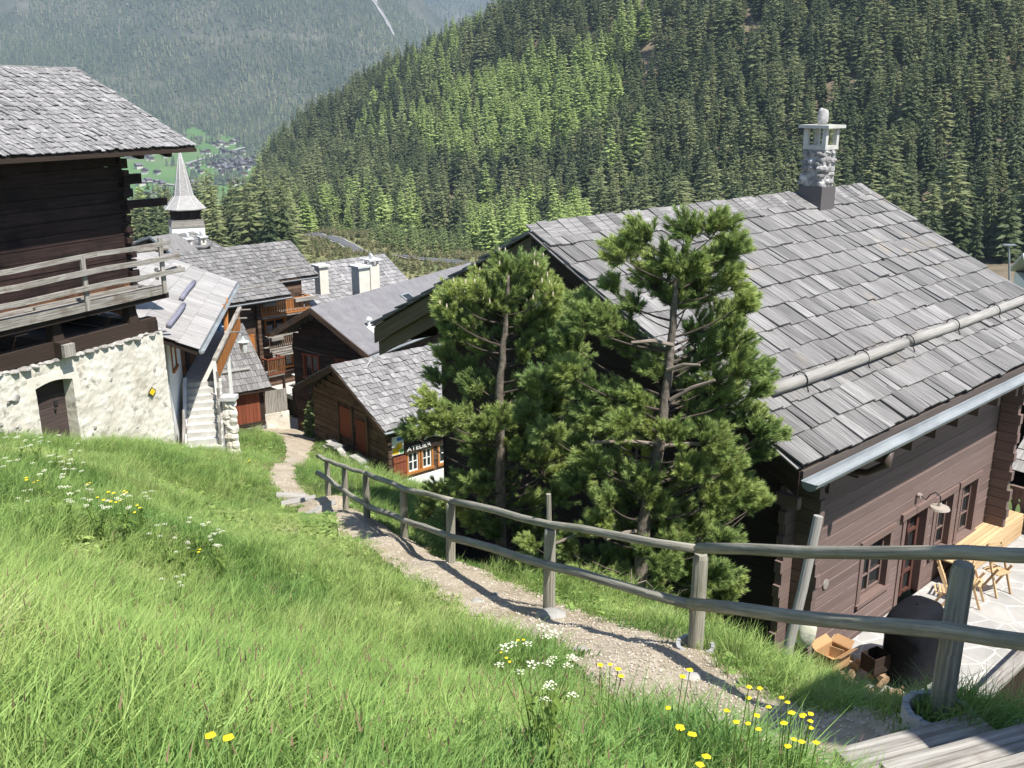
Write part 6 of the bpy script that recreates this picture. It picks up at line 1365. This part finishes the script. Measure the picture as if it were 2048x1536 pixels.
# wooden steps at the lower right, low wall
ws = thing('board_steps', (2.3, 4.6, -3.7), 'broad weathered board steps in the bottom right corner', 'steps')
al = V(.94, .34, 0); dn_ = V(.34, -.94, 0)
for i in range(4):
    z = -3.62 + .17 * i; o0 = V(1.86, 4.80, z) + dn_ * .36 * i
    m = MB(); m.obox(o0 + V(0, 0, -.10), al * (1.02 if i == 0 else 2.4), dn_ * .19, V(0, 0, .10), .55); m.obox(o0 + dn_ * .20 + V(0, 0, -.10 + .006), al * (1.02 if i == 0 else 2.4) + V(0, 0, .0), dn_ * .18, V(0, 0, .09), .7); m.obox(o0 + V(0, 0, -.30) + dn_ * .03, al * 2.2, dn_ * .05, V(0, 0, .19), .3); m.build('step', M['greywood'], ws)
lw = MB(); lw.obox(V(3.3, 5.5, -5.6), V(2.9, 2.75, 0), V(.22, -.22, 0), V(0, 0, .95), .6); o = lw.build('low_wall', M['concrete'], origin=V(3.3, 5.5, -5.6)); tag(o, 'low pale wall below the board steps at the right edge', 'wall')

# log steps across the path
for (pa, pb, lb) in (((553, 996, 20.6), (611, 985, 20.7), 'small bleached log step farthest down the path'), ((564, 1009, 19.8), (632, 997, 19.9), 'bleached log step, middle one of the three on the path'), ((608, 1032, 18.5), (673, 1015, 18.7), 'thick bleached log step, nearest of the three on the path')):
    a, b = at(*pa), at(*pb); a[2] = gz(a[0], a[1]) + .05; b[2] = gz(b[0], b[1]) + .07; m = MB(); m.tube([a, (a + b) / 2, b], [.085, .09, .09], 12, .8, wob=.05); o = m.build('log_step', M['snowlog'], origin=a, smooth=False); tag(o, lb, 'log step')
# stones
rs = random.Random(21)
for (px, py, s_, lb) in ((1100, 1238, .17, 'dark rock wedged against the foot of a middle fence post'), (885, 1180, .10, 'blue grey stone in the path just right of the far bend'), (1372, 1362, .14, 'flat blue grey stone on the path by the concrete ring'), (1162, 1305, .10, 'flat pale stone in the middle of the path'),
                       (1470, 1402, .08, 'small upright stone at the grass edge of the near path'), (955, 1208, .09, 'small grey stone beside the path centre'), (1095, 1242, .09, 'pale pebble lying below the wedged rock'), (1540, 1395, .07, 'small dark stone at the near shadow edge'),
                       (990, 1196, .07, 'small stone close to the fence side of the path'), (1300, 1293, .08, 'little stone left of the concrete ring')):
    X, Y = on_terrain(px, py, 8, gzn); m = MB(); m.blob(V(X, Y, gz(X, Y) + s_ * .12), (s_, s_ * .75, s_ * .42), rs.randrange(999), rs.random(), 12, 8, .3); o = m.build('stone', M['rubble'], origin=V(X, Y, gz(X, Y)), smooth=True); tag(o, lb, 'stone')
# gravel, one mass
def peb(seed):
    m = MB(); m.blob(V(0, 0, 0), (.5, .4, .25), seed, .5, 6, 4, .3); return proto('pebble', m.v, m.f, M['pebble'])
M['pebble'] = mat('path pebbles', (.34, .295, .235), (.6, .54, .46), coord='Object', scale=(2, 2, 2), var=0.0, rnd=.4)
K_peb = [peb(i) for i in range(3)]
M['chip'] = mat('straw coloured litter', (.34, .27, .17), (.50, .42, .29), coord='Object', scale=(2, 2, 2), var=0, rnd=.4)
K_peb.append(proto('straw', [(-.9, -.04, 0), (.9, -.04, .1), (.9, .04, .1), (-.9, .04, 0)], [(0, 1, 2, 3)], M['chip']))
n = 45000; t_ = NR.rand(n) ** 1.0 * 24 + 4; cxp = np.interp(t_, [p[1] for p in PATH], [p[0] for p in PATH]); x = cxp + NR.uniform(-.8, .8, n); y = t_
k = path_dist(x, y) < NR.uniform(-.10, .10, n); k &= NR.rand(n) < np.clip(9.0 / y, 0, 1) ** 1.2; x, y = x[k], y[k]; n = len(x); s_ = NR.uniform(.007, .024, n) * (1 + .9 * (NR.rand(n) > .96)); ix = NR.choice([0, 1, 2, 3], n, p=[.17, .17, .16, .5])
scatter('gravel', np.stack([x, y, gzn(x, y) + .042], 1), np.stack([NR.uniform(-.25, .25, n), NR.uniform(-.25, .25, n), NR.rand(n) * 6.28], 1), np.stack([s_, s_, s_], 1), ix, K_peb, 'loose pebbles and straw litter on the trodden path', 'gravel')

# ------------------------------------------------------------------ the two stone pines
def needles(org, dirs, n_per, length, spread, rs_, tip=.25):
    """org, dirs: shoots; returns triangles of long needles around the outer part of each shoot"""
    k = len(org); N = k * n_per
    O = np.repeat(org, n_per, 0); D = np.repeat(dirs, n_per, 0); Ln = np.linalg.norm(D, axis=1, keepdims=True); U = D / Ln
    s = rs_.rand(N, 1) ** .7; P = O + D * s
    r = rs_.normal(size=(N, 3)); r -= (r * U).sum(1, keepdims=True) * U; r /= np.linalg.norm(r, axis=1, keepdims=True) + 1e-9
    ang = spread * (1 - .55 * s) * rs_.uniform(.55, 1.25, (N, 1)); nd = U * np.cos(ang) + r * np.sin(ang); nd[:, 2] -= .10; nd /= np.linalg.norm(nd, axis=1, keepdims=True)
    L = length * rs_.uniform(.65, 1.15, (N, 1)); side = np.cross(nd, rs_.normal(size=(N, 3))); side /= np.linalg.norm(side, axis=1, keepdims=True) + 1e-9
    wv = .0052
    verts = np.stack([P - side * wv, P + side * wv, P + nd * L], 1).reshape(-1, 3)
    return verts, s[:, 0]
def pine(name, label, trunk, clumps, seed, D0, dscale, rtrunk):
    rs_ = np.random.RandomState(seed); T = [at(px, py, D) for px, py, D in trunk]; T[0][2] -= .5
    t = thing(name, T[0] + V(0, 0, .4), label, 'pine tree')
    n_ = len(T); P = []; Rr = []
    for i in range(n_ - 1):
        for q in (0, .33, .66): P.append(T[i] * (1 - q) + T[i + 1] * q + V(*rs_.normal(size=3)) * .008); Rr.append(rtrunk * (1 - .8 * (i + q) / (n_ - 1)))
    P.append(T[-1]); Rr.append(rtrunk * .18); m = MB(); m.tube(P, Rr, 12, .5, wob=.12); m.build('trunk', M['bark'], t, smooth=True)
    Pn = np.array(P); mb = MB(); dead = MB(); SO = []; SD = []; budp = []
    allc = []
    for (px, py, rp) in clumps:
        dep = float(rs_.uniform(-1, 1)) * dscale * (.45 + .55 * min(1, (py - 480) / 400)); allc.append((px, py, rp, D0 + dep, 1.0))
        if rs_.rand() < .5: allc.append((px + rs_.uniform(-35, 35), py + rs_.uniform(-10, 45), rp * .9, D0 + abs(rs_.uniform(.5, 1.2)) * dscale, .8))
    for (px, py, rp, D, q) in allc:
        c = at(px, py, D); rad = .88 * rp * D / FPX
        zt = c[2] - .20 - .28 * np.hypot(c[0] - np.interp(c[2], Pn[:, 2], Pn[:, 0]), c[1] - D0) + rs_.uniform(-.1, .1); zt = min(max(zt, Pn[0, 2] + 1.0), Pn[-1, 2] - .15)
        b = V(np.interp(zt, Pn[:, 2], Pn[:, 0]), np.interp(zt, Pn[:, 2], Pn[:, 1]), zt); h = c - b; hl = np.hypot(h[0], h[1])
        mid = b + V(h[0] * .6, h[1] * .6, h[2] * .25) + V(*rs_.normal(size=3)) * .03; br = max(.009, .019 * min(1, np.linalg.norm(h)))
        pts = [b * (1 - s) ** 2 + 2 * mid * s * (1 - s) + c * s * s for s in np.linspace(0, 1, 6)]
        mb.tube(pts, [br * (1 - .7 * s) for s in np.linspace(0, 1, 6)], 6, .5, wob=.1)
        out = unit(V(h[0], h[1], 0)) if hl > .15 else unit(V(rs_.normal(), rs_.normal(), 0)); k = int(18 + 30 * (rp / 50.0) ** 2)
        for _ in range(k):
            u_ = rs_.normal(size=3); u_ /= np.linalg.norm(u_); rr = rs_.rand() ** .45 * rad
            e = c + V(u_[0] * rr, u_[1] * rr, u_[2] * rr * .8 + .02)
            sd_ = unit(out * .55 + V(0, 0, .62) + V(u_[0], u_[1], u_[2] * .7) * .75 + rs_.normal(size=3) * .15); l = rs_.uniform(.13, .25)
            SO.append(e - sd_ * l * .6); SD.append(sd_ * l)
            if rs_.rand() < .5: r0 = c - out * rad * .5 - V(0, 0, rad * .3); mb.tube([r0, (r0 + e) / 2 - V(0, 0, .02), e], [.008, .006, .004], 4, .4, cap=False)
            if rs_.rand() < .10: budp.append(e + sd_ * l * .45)
    mb.build('limb', M['limbbark'], t)
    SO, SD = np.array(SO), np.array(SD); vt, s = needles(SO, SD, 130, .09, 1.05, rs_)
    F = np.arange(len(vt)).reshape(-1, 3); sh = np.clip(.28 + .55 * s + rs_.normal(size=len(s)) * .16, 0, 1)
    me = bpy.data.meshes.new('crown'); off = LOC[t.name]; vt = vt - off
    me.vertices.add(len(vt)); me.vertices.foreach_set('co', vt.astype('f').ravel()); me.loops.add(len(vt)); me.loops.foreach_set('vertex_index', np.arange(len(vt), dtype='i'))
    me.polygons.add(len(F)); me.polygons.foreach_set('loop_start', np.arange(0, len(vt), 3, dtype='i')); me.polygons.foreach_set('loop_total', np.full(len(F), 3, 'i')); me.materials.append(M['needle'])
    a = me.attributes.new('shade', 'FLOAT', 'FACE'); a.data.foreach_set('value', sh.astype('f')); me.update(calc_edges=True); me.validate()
    o = bpy.data.objects.new('crown', me); col.objects.link(o); o.parent = t
    return t, Pn, budp
LOW2 = [(1200, 1050, 36), (1260, 1060, 40), (1310, 1010, 40), (1260, 1120, 40), (1310, 1190, 40), (1350, 1080, 40), (1180, 1060, 34), (1400, 1060, 40), (1450, 1080, 40), (1250, 1160, 36), (1340, 1230, 34), (1130, 1180, 28), (1450, 1150, 34), (1290, 870, 44), (1350, 870, 40), (1300, 740, 30), (1380, 770, 36)]
CL2 = [(1280, 470, 42), (1235, 505, 42), (1320, 525, 55), (1368, 455, 42), (1380, 530, 55), (1442, 450, 42), (1456, 505, 42), (1466, 560, 34), (1410, 565, 55), (1300, 565, 45), (1350, 595, 42), (1222, 572, 22), (1262, 612, 28), (1478, 490, 26),
       (1165, 605, 32), (1160, 645, 40), (1200, 640, 45), (1240, 668, 45), (1268, 695, 36), (1400, 655, 42), (1450, 632, 42), (1490, 605, 22), (1470, 685, 48), (1412, 705, 48), (1525, 742, 30), (1490, 735, 44), (1440, 765, 48),
       (1130, 745, 34), (1165, 770, 36), (1055, 830, 30), (1092, 868, 38), (1070, 760, 30), (1210, 792, 44), (1272, 802, 38), (1180, 842, 40), (1240, 855, 44), (1300, 825, 42), (1400, 825, 48), (1460, 802, 45), (1522, 775, 32), (1500, 835, 45), (1430, 882, 48), (1530, 862, 36),
       (1180, 922, 40), (1148, 965, 34), (1230, 935, 48), (1290, 955, 48), (1340, 965, 46), (1392, 942, 48), (1450, 935, 48), (1512, 905, 40), (1432, 1002, 44), (1490, 992, 42), (1522, 1002, 24), (1370, 1022, 44), (1250, 995, 42), (1330, 1045, 36), (1210, 1000, 34),
       (1060, 1090, 22), (1130, 1085, 32), (1140, 1112, 36), (1205, 1118, 42), (1080, 1148, 30), (1160, 1165, 38), (1290, 1095, 26), (1330, 1135, 44), (1390, 1125, 44), (1425, 1155, 40), (1440, 1205, 36), (1382, 1205, 42), (1290, 1170, 34), (1415, 1245, 26), (1220, 1180, 36)]
t2, P2, bud2 = pine('stone_pine', 'long needled pine on the right, in front of the chalet roof corner', [(1272, 1260, 12.3), (1282, 1140, 12.35), (1290, 1040, 12.4), (1318, 900, 12.45), (1332, 780, 12.5), (1345, 650, 12.5), (1352, 570, 12.5), (1368, 490, 12.5)], CL2 + LOW2, 5, 12.5, .62, .115)
CL1 = [(1000, 535, 34), (1050, 535, 38), (970, 562, 42), (1030, 575, 46), (1082, 562, 36), (1000, 605, 38), (1098, 588, 24), (955, 590, 30), (905, 590, 36), (888, 628, 30), (930, 642, 46), (962, 682, 42), (905, 665, 28),
       (1060, 642, 42), (1092, 622, 36), (1120, 662, 42), (1102, 695, 42), (1062, 702, 36), (890, 712, 34), (932, 742, 42), (952, 772, 42), (1082, 772, 42), (1122, 732, 42), (1150, 712, 38), (1052, 762, 36),
       (858, 805, 34), (882, 842, 46), (922, 832, 46), (962, 852, 46), (848, 852, 32), (1002, 835, 46), (1062, 822, 46), (950, 892, 36), (972, 922, 42), (1110, 800, 40), (1020, 880, 44), (1090, 870, 44),
       (952, 972, 42), (872, 985, 32), (905, 1010, 34), (1002, 965, 46), (1052, 905, 46), (1102, 935, 46), (1002, 1022, 46), (945, 1045, 30), (990, 1065, 28), (1062, 1005, 46), (1120, 995, 42), (1160, 960, 40), (1150, 900, 42), (920, 965, 34), (1040, 1060, 36), (1100, 1060, 32)]
t1, P1, bud1 = pine('stone_pine', 'dark long needled pine on the left, with pale buds at its top', [(1000, 1180, 14.6), (1002, 1060, 14.6), (1000, 900, 14.5), (998, 780, 14.5), (1008, 690, 14.5), (1015, 610, 14.5), (1016, 550, 14.5)], CL1, 6, 14.5, .75, .105)
for t_, bp, k_ in ((t1, bud1, 60),):
    m = MB()
    for q in sorted(bp, key=lambda q: -q[2])[:k_]: m.tube([q, q + V(0, 0, .035), q + V(0, 0, .075)], [.012, .014, .004], 5, .5)
    m.build('bud', M['bud'], t_)
m = MB(); rs = random.Random(33)                                # dead twigs low under the right pine, dry needles
for i in range(60):
    b_ = at(rs.uniform(1150, 1300), rs.uniform(1165, 1235), 12.2 + rs.uniform(-.6, .6)); d_ = V(rs.uniform(-1, 1), rs.uniform(-1, 1), rs.uniform(-.45, .45)) * .3
    m.tube([b_, b_ + d_ * .5 + V(0, 0, .04), b_ + d_ + V(0, 0, rs.uniform(-.08, .08))], [.011, .008, .004], 5, rs.random())
for (x0, y0, x1, y1) in ((1345, 690, 1262, 685), (1335, 740, 1400, 730), (1330, 890, 1180, 885), (1325, 892, 1440, 893), (1340, 800, 1430, 760), (1230, 1050, 1090, 1095), (1290, 1060, 1210, 1080)):
    a, b = at(x0, y0, 12.45), at(x1, y1, 12.2); m.tube([a, (a + b) / 2 + V(0, 0, .04), b], [.03, .026, .018], 7, .6)
m.build('bare_limb', M['deadwood'], t2)

# small conifers by the cabin
for (px, py, Y, s_, lb) in ((640, 775, 45.5, .40, 'small light green conifer between the cabin gable and the balcony house'), (618, 835, 42, .26, 'low young conifer at the path bend left of the cabin')):
    d_ = conifer_data(77 + int(Y), H=9, spread=.22, layers=17, per=11, droop=.2, wid=.28, start=.02); q = at(px, py, Y)
    p_ = proto('young_conifer', d_[0], d_[1], [M['youngspruce'], M['farbark']], d_[2], d_[3]); col.objects.link(p_); p_.location = (q[0], q[1], gz(q[0], q[1]) - .3); hgt = (at(px, 680 if Y > 44 else 790, Y)[2] - gz(q[0], q[1])) / 9.0; p_.scale = (hgt * .9, hgt * .9, hgt); tag(p_, lb, 'conifer')

# ------------------------------------------------------------------ grass, one mass
def tuft(seed, n, h, r0, lean, w_=.006, mt='grass', heads=False):
    r = random.Random(seed); vs, fs, sh, mi = [], [], [], []
    for _ in range(n):
        a = r.random() * 6.28; q = r0 * math.sqrt(r.random()); x, y = q * math.cos(a), q * math.sin(a); hh = h * r.uniform(.5, 1.15); b = r.random() * 6.28; ln = lean * hh * r.uniform(.2, 1.2)
        dx, dy = math.cos(b) * ln + .10 * hh, math.sin(b) * ln; wx, wy = -math.sin(b + 1) * w_, math.cos(b + 1) * w_; k = len(vs)
        vs.extend([(x - wx, y - wy, -.03), (x + wx, y + wy, -.03), (x + dx * .35 + wx * .8, y + dy * .35 + wy * .8, hh * .6), (x + dx * .35 - wx * .8, y + dy * .35 - wy * .8, hh * .6), (x + dx, y + dy, hh * (.97 - .15 * r.random()))])
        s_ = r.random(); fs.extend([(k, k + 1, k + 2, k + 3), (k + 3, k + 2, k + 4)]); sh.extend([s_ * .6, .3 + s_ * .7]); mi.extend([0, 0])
        if heads and r.random() < .5:
            k = len(vs); X, Y, Z = x + dx, y + dy, hh * .9
            for u in range(3):
                a_ = u * 2.1; vs.extend([(X + math.cos(a_) * .004, Y + math.sin(a_) * .004, Z), (X + math.cos(a_ + 2.1) * .004, Y + math.sin(a_ + 2.1) * .004, Z), (X + .01, Y, Z + .07)]); fs.append((k + u * 3, k + u * 3 + 1, k + u * 3 + 2)); sh.append(.5); mi.append(1)
    return proto('grass_tuft', vs, fs, [M[mt], M['seed']], sh, mi)
def weed(seed):                                                   # low leafy herb
    r = random.Random(seed); vs, fs, sh = [], [], []
    for _ in range(16):
        a = r.random() * 6.28; L = r.uniform(.05, .13); z = r.uniform(.03, .16); ca, sa = math.cos(a), math.sin(a); w_ = L * .28; k = len(vs); x0, y0 = r.uniform(-.04, .04), r.uniform(-.04, .04)
        P = lambda l, s_, h: (x0 + ca * l - sa * s_, y0 + sa * l + ca * s_, h)
        vs.extend([P(0, 0, z * .5), P(L * .5, w_, z + .01), P(L, 0, z), P(L * .5, -w_, z + .01)]); fs.append((k, k + 1, k + 2, k + 3)); sh.append(r.random())
    return proto('herb', vs, fs, M['grass'], sh)
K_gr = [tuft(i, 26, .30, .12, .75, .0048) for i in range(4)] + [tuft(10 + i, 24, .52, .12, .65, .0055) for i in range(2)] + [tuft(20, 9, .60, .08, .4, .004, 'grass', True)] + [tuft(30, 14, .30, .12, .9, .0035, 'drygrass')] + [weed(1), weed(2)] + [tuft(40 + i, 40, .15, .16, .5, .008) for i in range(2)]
gp = []
def zone(x0, x1, y0, y1, dens, sc_):
    n = int((x1 - x0) * (y1 - y0) * dens); x = NR.uniform(x0, x1, n); y = NR.uniform(y0, y1, n); gp.append(np.stack([x, y, np.full(n, sc_)], 1))
zone(-5.5, 5.5, 1.0, 7, 330, .72); zone(-9, -5.5, 1.0, 7, 90, .9); zone(-11, 7, 7, 13, 165, .70); zone(-13, 5, 13, 20, 90, .7); zone(-14.5, 3, 20, 30, 50, .8); zone(-14, 0, 30, 50, 20, .95)
xs_ = NR.normal(-3.9, .5, 700); ys_ = NR.normal(15.2, 1.3, 700); gp.append(np.stack([xs_, ys_, np.full(700, 1.62)], 1))
A = np.concatenate(gp); x, y, s_ = A.T; z = gzn(x, y); px, py = proj(x, y, z)
k = (px > -700) & (px < 2400) & (py < 1900) & (py > 700)
pd = path_dist(x, y); k &= pd > NR.uniform(-.16, .05, len(x)) * np.where(y > 20, .5, 1)
ca_, cb_ = (x - CH.O[0]) * CH.d[0] + (y - CH.O[1]) * CH.d[1], (x - CH.O[0]) * CH.p[0] + (y - CH.O[1]) * CH.p[1]
k &= ~((ca_ > 1.25) & (cb_ > -4.2) & (cb_ < 7.9)); ha, hb_ = (x - HH.O[0]) * HH.d[0] + (y - HH.O[1]) * HH.d[1], (x - HH.O[0]) * HH.p[0] + (y - HH.O[1]) * HH.p[1]
k &= ~((ha > .6) & (ha < 6.5) & (hb_ > -3) & (hb_ < 3.25)); bu = (x - BO[0]) * BE[0] + (y - BO[1]) * BE[1]; bk = (x - BO[0]) * BN[0] + (y - BO[1]) * BN[1]; k &= ~((bk < .05) & (bu > -3)) 
hbB = (x - HB.O[0]) * HB.p[0] + (y - HB.O[1]) * HB.p[1]; hbA = (x - HB.O[0]) * HB.d[0] + (y - HB.O[1]) * HB.d[1]; k &= ~((hbB < .5) & (hbA > -1.0)) ; k &= ~((y > 43)); k &= ~((x > 1.9) & (y < 5.0) & (((x - 1.86) * .34 - (y - 4.8) * .94) > -.02))
x, y, s_, z, pd = (a[k] for a in (x, y, s_, z, pd)); n = len(x)
patch = vnoise(x / 1.3, y / 1.3, 81); u = NR.rand(n); ix = NR.randint(0, 4, n); big = s_ > 1.6
ix[(u > .62) & (patch > .38)] = 4 + (NR.rand(((u > .62) & (patch > .38)).sum()) > .5); ix[u < np.where(y < 5, .07, .03)] = 6; ix[(u > .07) & (u < .14)] = 7; herb = (u > .10) & (u < .10 + .35 * (vnoise(x / .9, y / .9, 83) > .55)); ix[herb] = 8 + (NR.rand(herb.sum()) > .5)
edge = pd < .22; ix[edge & (NR.rand(n) < .75)] = 10; ix[edge & (NR.rand(n) < .15)] = 7; ix[(ca_[k] < 3) & (cb_[k] > -4) & (y > 9) & (NR.rand(n) < .5)] = 10
ix[big] = 8; s_ = np.where(big, 1.15, s_); hv = s_ * NR.uniform(.7, 1.2, n) * (.75 + .5 * patch) * np.where(edge, .6, np.where(pd < .6, .72, 1)); hv = hv * np.where((x > 2.3) & (y > 5.5) & (y < 13), .6, 1); wv = s_ * NR.uniform(.8, 1.25, n)
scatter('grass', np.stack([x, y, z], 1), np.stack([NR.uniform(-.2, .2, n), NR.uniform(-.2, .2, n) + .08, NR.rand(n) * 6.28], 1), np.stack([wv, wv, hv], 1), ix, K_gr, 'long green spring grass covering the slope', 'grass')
# dark green leafy patch beside the log steps, valley bushes
def flower_plant(seed, kind):
    r = random.Random(seed); m = MB()
    if kind == 'umbel':
        H = r.uniform(.42, .55)
        for s_ in range(r.randint(3, 5)):
            tx, ty, tz = r.uniform(-.14, .14), r.uniform(-.14, .14), H * r.uniform(.75, 1.1); m.tube([V(0, 0, -.05), V(tx * .4, ty * .4, tz * .5), V(tx, ty, tz)], [.004, .003, .002], 4, r.random(), cap=False)
            for i in range(8):
                a = i * 2.4; q = .032 * math.sqrt(i / 8); X, Y, Z = tx + q * math.cos(a), ty + q * math.sin(a), tz + .012 - q * .2; k = len(m.v); w_ = .006
                m.v.extend([V(X - w_, Y - w_, Z), V(X + w_, Y - w_, Z + .003), V(X + w_, Y + w_, Z), V(X - w_, Y + w_, Z + .003)]); m.face([k, k + 1, k + 2, k + 3], r.random(), None, 1)
        for i in range(10):
            a = r.random() * 6.28; L = r.uniform(.06, .13); z = r.uniform(.08, .3); k = len(m.v); ca, sa = math.cos(a), math.sin(a); m.v.extend([V(0, 0, z), V(ca * L * .5 - sa * .02, sa * L * .5 + ca * .02, z + .03), V(ca * L, sa * L, z), V(ca * L * .5 + sa * .02, sa * L * .5 - ca * .02, z + .03)]); m.face([k, k + 1, k + 2, k + 3], r.random())
        return m.build('cow_parsley', [M['stem'], M['grasswhite']])
    for s_ in range(r.randint(1, 3)):
        tx, ty, tz = r.uniform(-.05, .05), r.uniform(-.05, .05), r.uniform(.20, .30); m.tube([V(tx * .2, ty * .2, -.03), V(tx, ty, tz)], [.004, .003], 4, r.random(), cap=False); n_ = 9; k = len(m.v); m.v.append(V(tx, ty, tz + .008))
        for i in range(n_): a = 6.283 * i / n_; q = .021 if i % 2 else .017; m.v.append(V(tx + q * math.cos(a), ty + q * math.sin(a), tz + .004))
        for i in range(n_): m.face([k, k + 1 + i, k + 1 + (i + 1) % n_], r.random(), None, 1)
    return m.build('dandelion', [M['stem'], M['yellowflower']])
rf = random.Random(17)
U = [(rf.gauss(x0, s1 * 1.25), rf.gauss(y0, s2)) for x0, y0, s1, s2, n_ in ((20, 885, 20, 12, 3), (75, 895, 24, 12, 4), (105, 925, 26, 14, 4), (130, 950, 24, 14, 3), (115, 975, 22, 12, 2), (120, 1000, 14, 8, 3), (180, 1010, 6, 5, 2), (265, 1000, 12, 10, 3), (375, 1085, 14, 16, 3), (410, 1050, 14, 8, 2), (432, 1090, 5, 10, 2), (350, 1155, 6, 6, 1), (1085, 1355, 14, 8, 3), (1110, 1385, 6, 10, 2)) for _ in range(n_)]
U_lab = lambda x, y: ('white umbel flower in the dense patch below the cellar door', 'umbel flowers below the cellar door') if x < 200 else (('creamy umbel flower in the loose group on the mid slope', 'umbel flowers on the mid slope') if x < 600 else ('white umbel flower at the path edge among the foreground grass', 'umbel flowers by the near path'))
YL = [(62, 958), (68, 953), (78, 952), (175, 973), (190, 993), (213, 998), (222, 995), (228, 998), (250, 995), (255, 993), (272, 1016), (277, 1016), (400, 1103), (1003, 1306), (1012, 1310), (1030, 1312), (1205, 1350), (1212, 1356), (1215, 1350), (1372, 1468), (1350, 1530), (1366, 1522), (1395, 1525), (1465, 1425), (1475, 1430), (1500, 1436), (1518, 1433), (1345, 1392), (1355, 1396), (1540, 1450), (1575, 1445), (1605, 1440), (1568, 1462), (1590, 1465), (1610, 1450), (1580, 1480), (1605, 1520), (1595, 1512), (497, 920), (480, 1530), (510, 922)]
pool = {}
for kd, L_, nv in (('umbel', U, 4), ('yel', YL, 3)):
    for i, (fx_, fy_) in enumerate(L_):
        X, Y = on_terrain(fx_, fy_, 14, lambda a, b: gzn(a, b) + (.42 if kd == 'umbel' else (.40 if fy_ > 1250 else .34)))
        if kd + str(i % nv) in pool: c = pool[kd + str(i % nv)].copy(); col.objects.link(c)
        else: c = flower_plant(i + (50 if kd == 'yel' else 0), kd); pool[kd + str(i % nv)] = c
        q = rf.uniform(.85, 1.25) * (1.0 if Y > 12 else .9) * (.72 if Y < 9 else 1); c.location = (X, Y, gz(X, Y)); c.rotation_euler = (rf.uniform(-.1, .1), rf.uniform(-.1, .1), rf.uniform(0, 6)); c.scale = (q, q, rf.uniform(.95, 1.15) * (1.0 if kd == 'umbel' else (1.7 if Y < 9 else 1.25)))
        if kd == 'umbel': lb, gr = U_lab(fx_, fy_); tag(c, lb, 'flower', gr)
        else:
            if fx_ < 520: tag(c, 'yellow flower in the grass of the left slope', 'flower', 'yellow flowers on the left slope')
            else: tag(c, 'yellow flower along the near edge of the path', 'flower', 'yellow flowers along the near path')

# ------------------------------------------------------------------ the air
m = MB(); m.box(-3200, 3200, -60, 7000, -520, 1500, .5)
hz_ = bpy.data.materials.new('air'); hz_.use_nodes = True; t = hz_.node_tree; t.nodes.remove(t.nodes['Principled BSDF']); pv = t.nodes.new('ShaderNodeVolumePrincipled')
pv.inputs['Color'].default_value = HAZECOL; pv.inputs['Density'].default_value = HAZE; pv.inputs['Anisotropy'].default_value = 0; t.links.new(pv.outputs[0], t.nodes['Material Output'].inputs['Volume'])
o = m.build('haze', hz_); tag(o, 'thin bluish air over the valley', 'haze', kind='stuff')
